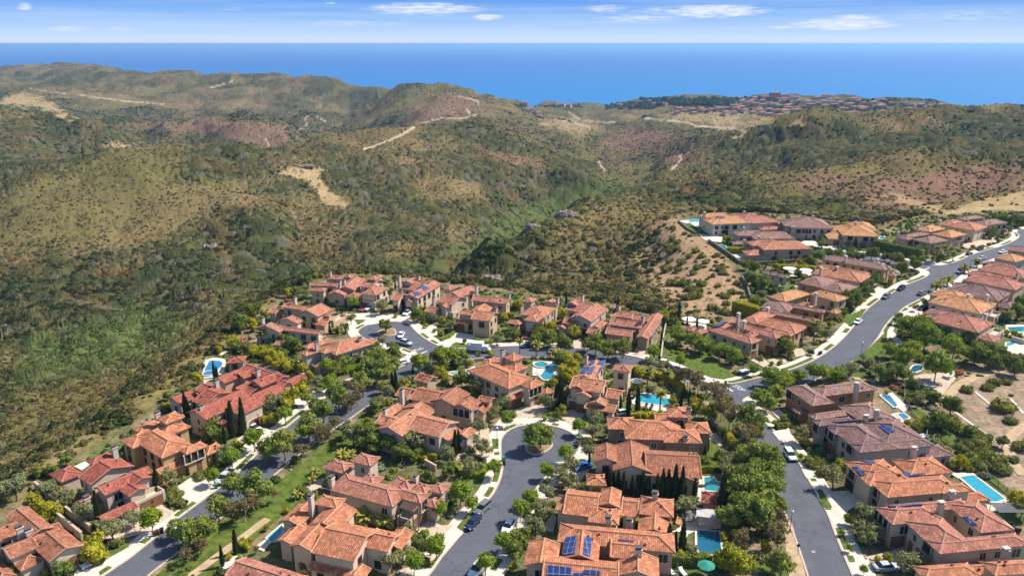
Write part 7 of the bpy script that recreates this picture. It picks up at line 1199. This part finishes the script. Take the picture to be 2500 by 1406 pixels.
# kiosk by the lawn
p = W('v', 1305, 722); o = empty('utility_box', p, .35); tag(o, 'small grey roofed utility box at the lawn corner', 'utility box'); mb = MB(); mb.box((0, 0, .6), (2.2, 1.3, 1.2)); mb.build('cabinet', simple('grey_green_metal', (.10, .12, .10), .6, .1, 1), o); mb = MB(); mb.box((0, 0, 1.35), (2.7, 1.8, .12)); mb.build('cover', simple('pale_cover', (.42, .46, .47), .6, .05, 1), o)
mb = MB(); mb.beam((0, 0, 0), (0, 0, .03), .38, 0, 14); p = W('h', 1930, 1105); tag(mb.build('manhole_cover', simple('manhole', (.28, .27, .26), .8, .1, 3), None, (p.x, p.y, .005)), 'pale round manhole cover in the lower right street', 'manhole cover')
# ================================================================== FAR LAND: HOUSES, TREES, POLES, ROCKS, SCRUB
def terr(px, py, y0=150, y1=5000):
    """where the view ray through a photo pixel meets the ground"""
    u, v = (px - 1250) / F, (703 - py) / F; dy = CP + v * SP; dz = -SP + v * CP
    ys = np.exp(np.linspace(math.log(y0), math.log(y1), 900)); g_ = ground_h(ys * u / dy, ys)[0]; zz = CAMZ + dz / dy * ys; k = np.argmax(zz <= g_)
    y = ys[k] if zz[k] <= g_[k] else y1 * .6
    return Vector((y * u / dy, y, float(ground_h(np.array([y * u / dy]), np.array([y]))[0][0])))
rng = random.Random(31)
def tiny_house(i, ws, wall_k, tone):
    L, Wd, h = ws; mb = MB(); mb.box((0, 0, h / 2 - 1.5), (L, Wd, h + 3), 0); e = .8; x, y = L / 2 + e, Wd / 2 + e; k = y; zr = h + .38 * k
    A, B_, Cc, D = (-x, -y, h), (x, -y, h), (x, y, h), (-x, y, h); r0, r1 = (-x + k, 0, zr), (x - k, 0, zr)
    for f in ([A, B_, r1, r0], [B_, Cc, r1], [Cc, D, r0, r1], [D, A, r0]): mb.face(f, 1)
    mb.face([D, Cc, B_, A], 1)
    for lev in (1.6, h - 1.7):
        for j in range(max(2, int(L / 4))): mb.box((-L / 2 + (j + .5) * L / max(2, int(L / 4)), -Wd / 2, lev), (1.6, .12, 1.5), 2)
    return mb.mesh('distant_house', [WALL[wall_k], ROOF[tone], glass_m])
TH = [tiny_house(i, *q) for i, q in enumerate([((18, 11, 6.5), 'cream', 'brown'), ((22, 12, 7), 'tan', 'mauve'), ((16, 10, 6), 'beige', 'pink'), ((20, 12, 7), 'cream', 'mauve'), ((24, 13, 7), 'white', 'brown'), ((15, 11, 4), 'tan', 'brown')])]
TOWN = [(1480, 1640, 249, 262, 8, 'behind the grove of dark trees'), (1650, 1760, 268, 280, 12, 'on the mesa edge above the bare slope'), (1770, 1900, 240, 285, 26, 'in the left part of the hilltop town'), (1900, 2060, 238, 305, 44, 'in the middle of the hilltop town'), (2060, 2200, 242, 296, 32, 'in the right part of the hilltop town'), (2200, 2300, 254, 290, 14, 'at the right end of the hilltop town'), (1275, 1420, 256, 262, 12, 'on the flat shore beside the sea')]
for (x0, x1, y0, y1, n, where) in TOWN:
    sp_ = []
    for _ in range(n * 8):
        if len(sp_) >= n: break
        px, py = rng.uniform(x0, x1), rng.uniform(y0, y1)
        if px > 2000 and py > 300 - (px - 2000) * .02: continue
        p = terr(px, py, 1450, 3600)
        if any((p - q).length < 19 for q in sp_): continue
        sp_.append(p); o = link_mesh('distant_house', rng.choice(TH), None, p, rng.uniform(-.7, .7)); s_ = rng.uniform(.85, 1.15); o.scale = (s_, s_, s_)
        tag(o, f'tiny tile roofed house {where}', 'house', f'distant houses {where}')
p = terr(1905, 243, 2000, 3200); mb = MB(); mb.box((0, 0, 5), (70, 22, 16)); mb.box((-18, 0, 15), (30, 20, 8))
for (x, wd, z) in ((0, 72, 13.2), (-18, 32, 19.2)): mb.prism([(x - wd / 2, -12), (x + wd / 2, -12), (x + wd / 2, 12), (x - wd / 2, 12)], z, z + 1.6, 1)
o = empty('hilltop_hotel', p); tag(o, 'long pinkish block highest in the hilltop town against the sea', 'building'); mb.build('wall', [WALL['rose'], ROOF['pink']], o)
wn_ = MB(); wn_.box((0, 0, 0), (2, .12, 2.2)); wn_ = wn_.mesh('window', glass_m)
for k in range(32): link_mesh('window', wn_, o, (-33 + (k % 16) * 4.4, -11.05, 8 if k < 16 else 3.5))
# far-off woods between the houses: one mass
def clump(V, Fc, p, r, rg):
    b0 = len(V); N = 7
    for i in range(4):
        ph = i / 3 * 1.35; 
        for j in range(N): a = 6.283 * j / N; k = r * math.cos(ph * .95) * (.8 + .4 * rg.random()); V.append((p[0] + k * math.cos(a), p[1] + k * math.sin(a), p[2] - .5 + r * 1.05 * math.sin(ph) * (.9 + .2 * rg.random())))
    for i in range(3):
        for j in range(N): Fc.append([b0 + i * N + j, b0 + i * N + (j + 1) % N, b0 + (i + 1) * N + (j + 1) % N, b0 + (i + 1) * N + j])
V, Fc = [], []
for (x0, x1, y0, y1, n, r) in [(1560, 1790, 243, 258, 330, 7), (1480, 1600, 252, 268, 130, 6), (1700, 1900, 240, 250, 110, 6), (1900, 2060, 250, 300, 190, 5), (2060, 2290, 244, 292, 230, 5), (1650, 1900, 262, 275, 90, 4), (1260, 1420, 256, 263, 80, 5), (1900, 2180, 283, 305, 80, 5)]:
    for _ in range(n):
        p = terr(rng.uniform(x0, x1), rng.uniform(y0, y1), 1400, 3500); clump(V, Fc, p, r * rng.uniform(.6, 1.5), rng)
me = bpy.data.meshes.new('far_woods'); me.from_pydata(V, [], Fc); me.materials.append(leaf_mat('far_leaves', (.045, .065, .030))); me.update()
tag(link_mesh('woods', me), kind='stuff')
# power poles
for (px, py, y0, y1, h, lab) in [(1467, 393, 600, 1300, 22, 'tall wooden power pole standing in the canyon mouth'), (481, 297, 1500, 2200, 30, 'power pole on the red ridge at left'), (1797, 335, 1200, 1900, 18, 'power pole beside the pale winding road'), (233, 306, 1100, 1900, 24, 'power pole on the dark hill at far left')]:
    p = terr(px, py, y0, y1); o = empty('power_pole', p); tag(o, lab, 'power pole', 'power poles'); mb = MB(); mb.beam((0, 0, -1), (0, 0, h), .35, 0, 6, .22); mb.build('pole', bark, o); mb = MB(); mb.box((0, 0, h - 1.5), (3.5, .3, .3)); mb.build('crossarm', bark, o)
for k, px in enumerate((391, 397)):
    p = terr(px, 179, 2500, 3300); o = empty('radio_mast', p); tag(o, ('left' if k == 0 else 'right') + ' of two thin masts on the far left ridge', 'mast', 'thin masts'); mb = MB(); mb.beam((0, 0, -1), (0, 0, 22), .5, 0, 5, .25); mb.build('mast', steel, o); mb = MB(); mb.beam((0, 0, 20), (0, 0, 21), .9, 0, 6); mb.build('antenna', steel, o)
# sail boat
p = at(2366, 233, -200); o = empty('sailing_boat', p); tag(o, 'tiny white sailing boat far out on the sea at right', 'boat'); mb = MB(); mb.prism([(-6, -1.5), (5, -1.5), (8, 0), (5, 1.5), (-6, 1.5)], -.5, 1.4); mb.build('hull', PAINT['white'], o); mb = MB(); mb.face([(-4, 0, 2.5), (1.5, .05, 2.5), (1.5, .05, 21)]); mb.face([(-4, -.1, 2.5), (1.5, -.1, 21), (1.5, -.1, 2.5)]); mb.build('sail', PAINT['white'], o); mb = MB(); mb.beam((1.6, 0, 1), (1.6, 0, 22), .15, 0, 5); mb.build('mast', steel, o)
# rock outcrops
rock_m = simple('outcrop_rock', (.22, .17, .14), .95, .35, .25, .05, detail=7)
def rocks(px, py, n, spread, size, lab, y0=200, y1=1500):
    p = terr(px, py, y0, y1); V, Fc = [], []; rg = np.random.default_rng(int(px))
    bm = bmesh.new(); bmesh.ops.create_icosphere(bm, subdivisions=3, radius=1); base = np.array([v.co[:] for v in bm.verts]); fs = [[v.index for v in f.verts] for f in bm.faces]; bm.free(); x = y = 0.0
    for k in range(n):
        q = base * np.array(size) * rg.uniform(.6, 1.15); nz_ = 1 + .5 * (vnoise(base[:, 0] * 2.3 + k * 7, base[:, 1] * 2.3 + base[:, 2] * 1.7, 3) - .5) + .25 * (vnoise(base[:, 0] * 6 + k, base[:, 1] * 6 + base[:, 2] * 5, 4) - .5); q = q * nz_[:, None]; b0 = len(V)
        V += [tuple(r_) for r_ in q + np.array((x, y, 0))]; Fc += [[i + b0 for i in f] for f in fs]; x += rg.uniform(.4, .8) * spread * rg.choice([-1, 1]) ; y += rg.uniform(-.3, .3) * spread
        x = max(-spread * 2, min(spread * 2, x))
    me = bpy.data.meshes.new('rock_outcrop'); me.from_pydata(V, [], Fc); me.materials.append(rock_m); me.update(); tag(link_mesh('rock_outcrop', me, None, (p.x, p.y, float(ground_h(np.array([p.x]), np.array([p.y]))[0][0]))), lab, 'rocks')
rocks(518, 612, 5, 4, (3.0, 3.0, 4.5), 'pale grey rock outcrop halfway up the left hillside'); rocks(1398, 528, 6, 5, (4.5, 4, 4), 'grey rocks on the crest of the right hand spur'); rocks(1222, 690, 6, 4, (3.2, 2.5, 3.2), 'dark rocks on the steep canyon side behind the houses'); rocks(735, 408, 6, 8, (6, 3.5, 2), 'dark rock ledge above the tan grass patch'); rocks(690, 398, 4, 8, (4, 3, 1.6), 'dark ledge left of the tan grass patch crest'); rocks(1300, 560, 5, 4, (3, 3, 3), 'brown rocks at the nose of the spur', 250, 700)
# ---- scrub and garden planting: point clouds carrying small leafy bushes
def bush_proto(seed, n, core):
    rg = np.random.default_rng(seed); V, Fc = [], []; bm = bmesh.new(); bmesh.ops.create_icosphere(bm, subdivisions=2, radius=1)
    for v in bm.verts: q = np.array(v.co); k = core * (.75 + .45 * rg.random()); V.append((q[0] * k, q[1] * k, max(-.25, q[2] * k * .78 + .2)))
    for f in bm.faces: Fc.append([v.index for v in f.verts])
    bm.free()
    for _ in range(n):
        d = rg.normal(size=3); d[2] = abs(d[2]) * .9; d /= np.linalg.norm(d); p = d * (.72 + .34 * rg.random()) * np.array((1, 1, .85)) + np.array((0, 0, .12)); nr = d + rg.normal(size=3) * .7; nr /= np.linalg.norm(nr); a = np.cross(nr, rg.normal(size=3)); a /= np.linalg.norm(a); b = np.cross(nr, a); l = .16 + .13 * rg.random(); b0 = len(V); V += [tuple(p - a * l), tuple(p - b * l * .7), tuple(p + a * l), tuple(p + b * l * .7)]; Fc.append([b0, b0 + 1, b0 + 2, b0 + 3])
    me = bpy.data.meshes.new('bush'); me.from_pydata(V, [], Fc); me.materials.append(scrub_m); me.update(); return me
scrub_m = bpy.data.materials.new('scrub_leaves'); scrub_m.use_nodes = True; t = NT(scrub_m.node_tree); t.N.clear(); out = t.n('ShaderNodeOutputMaterial'); ac = t.n('ShaderNodeAttribute', attribute_type='INSTANCER', attribute_name='tint'); g = t.n('ShaderNodeNewGeometry')
cc = t.mix(1.0, ac.outputs['Color'], t.ramp(t.noise(g.outputs['Position'], 1.4, 3), [(.3, (.62, .62, .62)), (.7, (1.38, 1.38, 1.38))]), 'MULTIPLY'); d = t.n('ShaderNodeBsdfDiffuse'); t.L.new(cc, d.inputs[0]); tr_ = t.n('ShaderNodeBsdfTranslucent'); t.L.new(cc, tr_.inputs[0]); mx = t.n('ShaderNodeMixShader', i_0=.2); t.L.new(d.outputs[0], mx.inputs[1]); t.L.new(tr_.outputs[0], mx.inputs[2]); t.L.new(mx.outputs[0], out.inputs[0])
bcol = bpy.data.collections.new('bush_kit')
for k in range(6): o = bpy.data.objects.new('bush_%d' % k, bush_proto(900 + k, 110, .82)); bcol.objects.link(o)
def scatter(name, P, S, T):
    me = bpy.data.meshes.new(name); me.vertices.add(len(P)); me.vertices.foreach_set('co', P.astype(np.float32).ravel()); me.update()
    a = me.attributes.new('size', 'FLOAT', 'POINT'); a.data.foreach_set('value', S.astype(np.float32)); a = me.attributes.new('tint', 'FLOAT_COLOR', 'POINT'); a.data.foreach_set('color', np.concatenate([T, np.ones((len(T), 1))], 1).astype(np.float32).ravel()); me.materials.append(scrub_m)
    o = link_mesh(name, me); ng = bpy.data.node_groups.new(name, 'GeometryNodeTree'); ng.interface.new_socket('Geometry', in_out='INPUT', socket_type='NodeSocketGeometry'); ng.interface.new_socket('Geometry', in_out='OUTPUT', socket_type='NodeSocketGeometry'); n = ng.nodes; l = ng.links
    gi, go = n.new('NodeGroupInput'), n.new('NodeGroupOutput'); ip = n.new('GeometryNodeInstanceOnPoints'); ci = n.new('GeometryNodeCollectionInfo'); ci.inputs['Collection'].default_value = bcol; ci.inputs['Separate Children'].default_value = True; ci.inputs['Reset Children'].default_value = True
    rv = n.new('FunctionNodeRandomValue'); rv.data_type = 'FLOAT_VECTOR'; rv.inputs[1].default_value = (.15, .15, 6.283); na = n.new('GeometryNodeInputNamedAttribute'); na.data_type = 'FLOAT'; na.inputs['Name'].default_value = 'size'; ri = n.new('FunctionNodeRandomValue'); ri.data_type = 'INT'; ri.inputs[4].default_value = 0; ri.inputs[5].default_value = 5
    l.new(gi.outputs[0], ip.inputs['Points']); l.new(ci.outputs[0], ip.inputs['Instance']); ip.inputs['Pick Instance'].default_value = True; l.new(ri.outputs[2], ip.inputs['Instance Index']); l.new(rv.outputs[0], ip.inputs['Rotation']); l.new(na.outputs[0], ip.inputs['Scale']); l.new(ip.outputs[0], go.inputs[0])
    md = o.modifiers.new('scatter', 'NODES'); md.node_group = ng; tag(o, kind='stuff'); return o
rg = np.random.default_rng(5)
# weight of each ground cell: its area times how much grows there
area = (GY * (ga[1] - ga[0])) * (GY * (np.log(gy[1]) - np.log(gy[0])))
vis = (np.abs(GPX - 1250) < 1420) & (GPY < 1480) & (GY < 2300)
wgt = np.where(vis, area * np.minimum(1, (300 / GY) ** 1.75) * smooth(0, 6, GD) * np.clip(.26 + .9 * dense - .16 * red, .02, 1.15) * (1 - .93 * bare), 0).ravel(); wgt /= wgt.sum()
NB = 150000; pk = rg.choice(len(wgt), NB, p=wgt); st_ = (ga[1] - ga[0]) * GY.ravel()[pk]; jx = (rg.random(NB) - .5) * st_; jy = (rg.random(NB) - .5) * GY.ravel()[pk] * (np.log(gy[1]) - np.log(gy[0]))
PX_, PY_ = GX.ravel()[pk] + jx, GY.ravel()[pk] + jy; PZ_ = ground_h(PX_, PY_)[0]
dn = dense.ravel()[pk]; gr = green.ravel()[pk]; ru = rust.ravel()[pk]; sz = (.55 + 1.15 * rg.random(NB) ** 1.6) * (.75 + .65 * dn) * (1 + .45 * smooth(300, 1900, PY_)); pick = rg.random(NB)
tint = np.where((pick < np.clip(.08 + dn * .9, 0, .96))[:, None], np.array((.120, .112, .040)) + (np.array((.046, .057, .019)) - np.array((.120, .112, .040))) * (dn ** 1.5)[:, None], np.array((.185, .150, .056))); tint = np.where((pick > .93)[:, None], np.array((.135, .122, .095)), tint); tint = np.where(((pick > .86) & (pick <= .93))[:, None], np.array((.19, .155, .05)), tint)
tint = tint * (1 - gr[:, None] * .7) + np.array((.13, .175, .045)) * gr[:, None] * .7; tint = tint * (1 - ru[:, None] * .6) + np.array((.25, .115, .05)) * ru[:, None] * .6; tint *= (.58 + .52 * rg.random((NB, 1)))
# low mixed scrub on the slopes right under the houses
N2 = 26000; aa = rg.uniform(-.78, .2, N2); yy = np.sqrt(rg.uniform(120 ** 2, 400 ** 2, N2)); xx = aa * yy; zz, gd = ground_h(xx, yy); ok = (gd > .5) & (rg.random(N2) < np.clip(1.25 - gd / 75, 0, 1)) & (fbm(xx / 12, yy / 12, 3, 99) > .40)
xx, yy, zz = xx[ok], yy[ok], zz[ok]; n2_ = len(xx); pick = rg.random(n2_); t2 = np.where((pick < .17)[:, None], np.array((.070, .085, .028)), np.array((.165, .150, .050))); t2 = np.where((pick > .5)[:, None], np.array((.225, .185, .068)), t2); t2 = np.where((pick > .92)[:, None], np.array((.16, .14, .11)), t2); t2 = t2 * (.65 + .6 * rg.random((n2_, 1)))
s2 = (.35 + 1.15 * rg.random(n2_) ** 2.2); s2 *= np.where(pick < .17, 1.5, .75); print('slope scrub', n2_)
scatter('chaparral', np.concatenate([np.stack([PX_, PY_, PZ_ - .1], 1), np.stack([xx, yy, zz - .1], 1)]), np.concatenate([sz, s2]), np.concatenate([tint, t2]))
# garden planting between houses, drives and pavements
NG = 30000; aa = rg.uniform(-.72, .72, NG); yy = np.sqrt(rg.uniform(98 ** 2, 440 ** 2, NG)); xx = aa * yy
ok = inpoly(xx, yy, SHELF) & (polydist(xx, yy, SHELF) > 2)
def drop(poly, grow=.4):
    global ok
    q = [(p[0], p[1]) for p in poly]; ok &= ~(inpoly(xx, yy, q) | (polydist(xx, yy, q) < grow))
for L in (loop, R4_left): q = [(p[0], p[1]) for p in L[::2]]; ok &= ~inpoly(xx, yy, q)
for L, d_ in ((R_mid, 3.9), (R_up, 3.8), (R_far, 3.6), (bulb1, 3.8), (R3_left, 3.9), (R4_left, 3.9), (R1_right, 3.9), (R1_left, .7)): ok &= polydist(xx, yy, [(p[0], p[1]) for p in L[::2]], False) > d_
for k, r, s in PAVE: drop(E(r, s), .3)
for h in HOUSES:
    for w_ in h.w:
        uu, vv = xx * h.u.x + yy * h.u.y, xx * h.v.x + yy * h.v.y; ok &= ~((uu > w_[0] + .1) & (uu < w_[1] - .1) & (vv > w_[2] + .1) & (vv < w_[3] - .1))
LAWNS = [o for o in bpy.data.objects if o.name.startswith('swimming_pool')]
for o in LAWNS: ok &= np.hypot(xx - o.location.x, yy - o.location.y) > 6
for pl in [[(430, 1352), (560, 1262), (700, 1160), (905, 1000), (950, 985), (905, 1060), (770, 1200), (640, 1300), (500, 1425)], [(1623, 868), (1679, 868), (1717, 860), (1797, 919), (1750, 925), (1720, 915), (1669, 892), (1620, 880)], [(2290, 985), (2360, 900), (2440, 880), (2700, 860), (2800, 1300), (2480, 1230), (2390, 1120), (2320, 1040)], [(1920, 1260), (1935, 1280), (1968, 1406), (1990, 1470), (1935, 1470), (1922, 1380)], [(1730, 1000), (1740, 1110), (1764, 1134), (1713, 1141)], [(1712, 1125), (1770, 1120), (1770, 1145), (1715, 1143)]]: drop([at(*p) for p in pl], .2)
dens = fbm(xx / 9, yy / 9, 3, 91); ok &= dens > .36
xx, yy = xx[ok], yy[ok]; n_g = len(xx); pick = rg.random(n_g); zone = fbm(xx / 14, yy / 14, 2, 95)
tint = np.where((pick < .42)[:, None], np.array((.085, .115, .032)), np.array((.15, .185, .042))); tint = np.where((pick > .72)[:, None], np.array((.22, .23, .04)), tint); tint = np.where((pick > .86)[:, None], np.array((.17, .18, .11)), tint); tint = np.where((pick > .975)[:, None], np.array((.40, .14, .09)), tint); tint = np.where((pick > .988)[:, None], np.array((.55, .48, .42)), tint)
tint *= .75 + .55 * rg.random((n_g, 1)); sz = (.32 + .85 * rg.random(n_g) ** 2.2) * (.8 + .5 * zone)
scatter('garden_planting', np.stack([xx, yy, np.full(n_g, .02)], 1), sz, tint); print('garden', n_g)
HAZE = 5e-5
hm = bpy.data.materials.new('sea_haze'); hm.use_nodes = True; t = NT(hm.node_tree); t.N.clear()
ho = t.n('ShaderNodeOutputMaterial'); hv = t.n('ShaderNodeVolumePrincipled')
hv.inputs['Color'].default_value = (.34, .62, 1.0, 1); hv.inputs['Density'].default_value = HAZE; hv.inputs['Anisotropy'].default_value = 0.2
t.L.new(hv.outputs[0], ho.inputs['Volume'])
mb = MB(); mb.box((0, 44000, -90), (200000, 112000, 374))
tag(mb.build('haze', hm), kind='stuff')
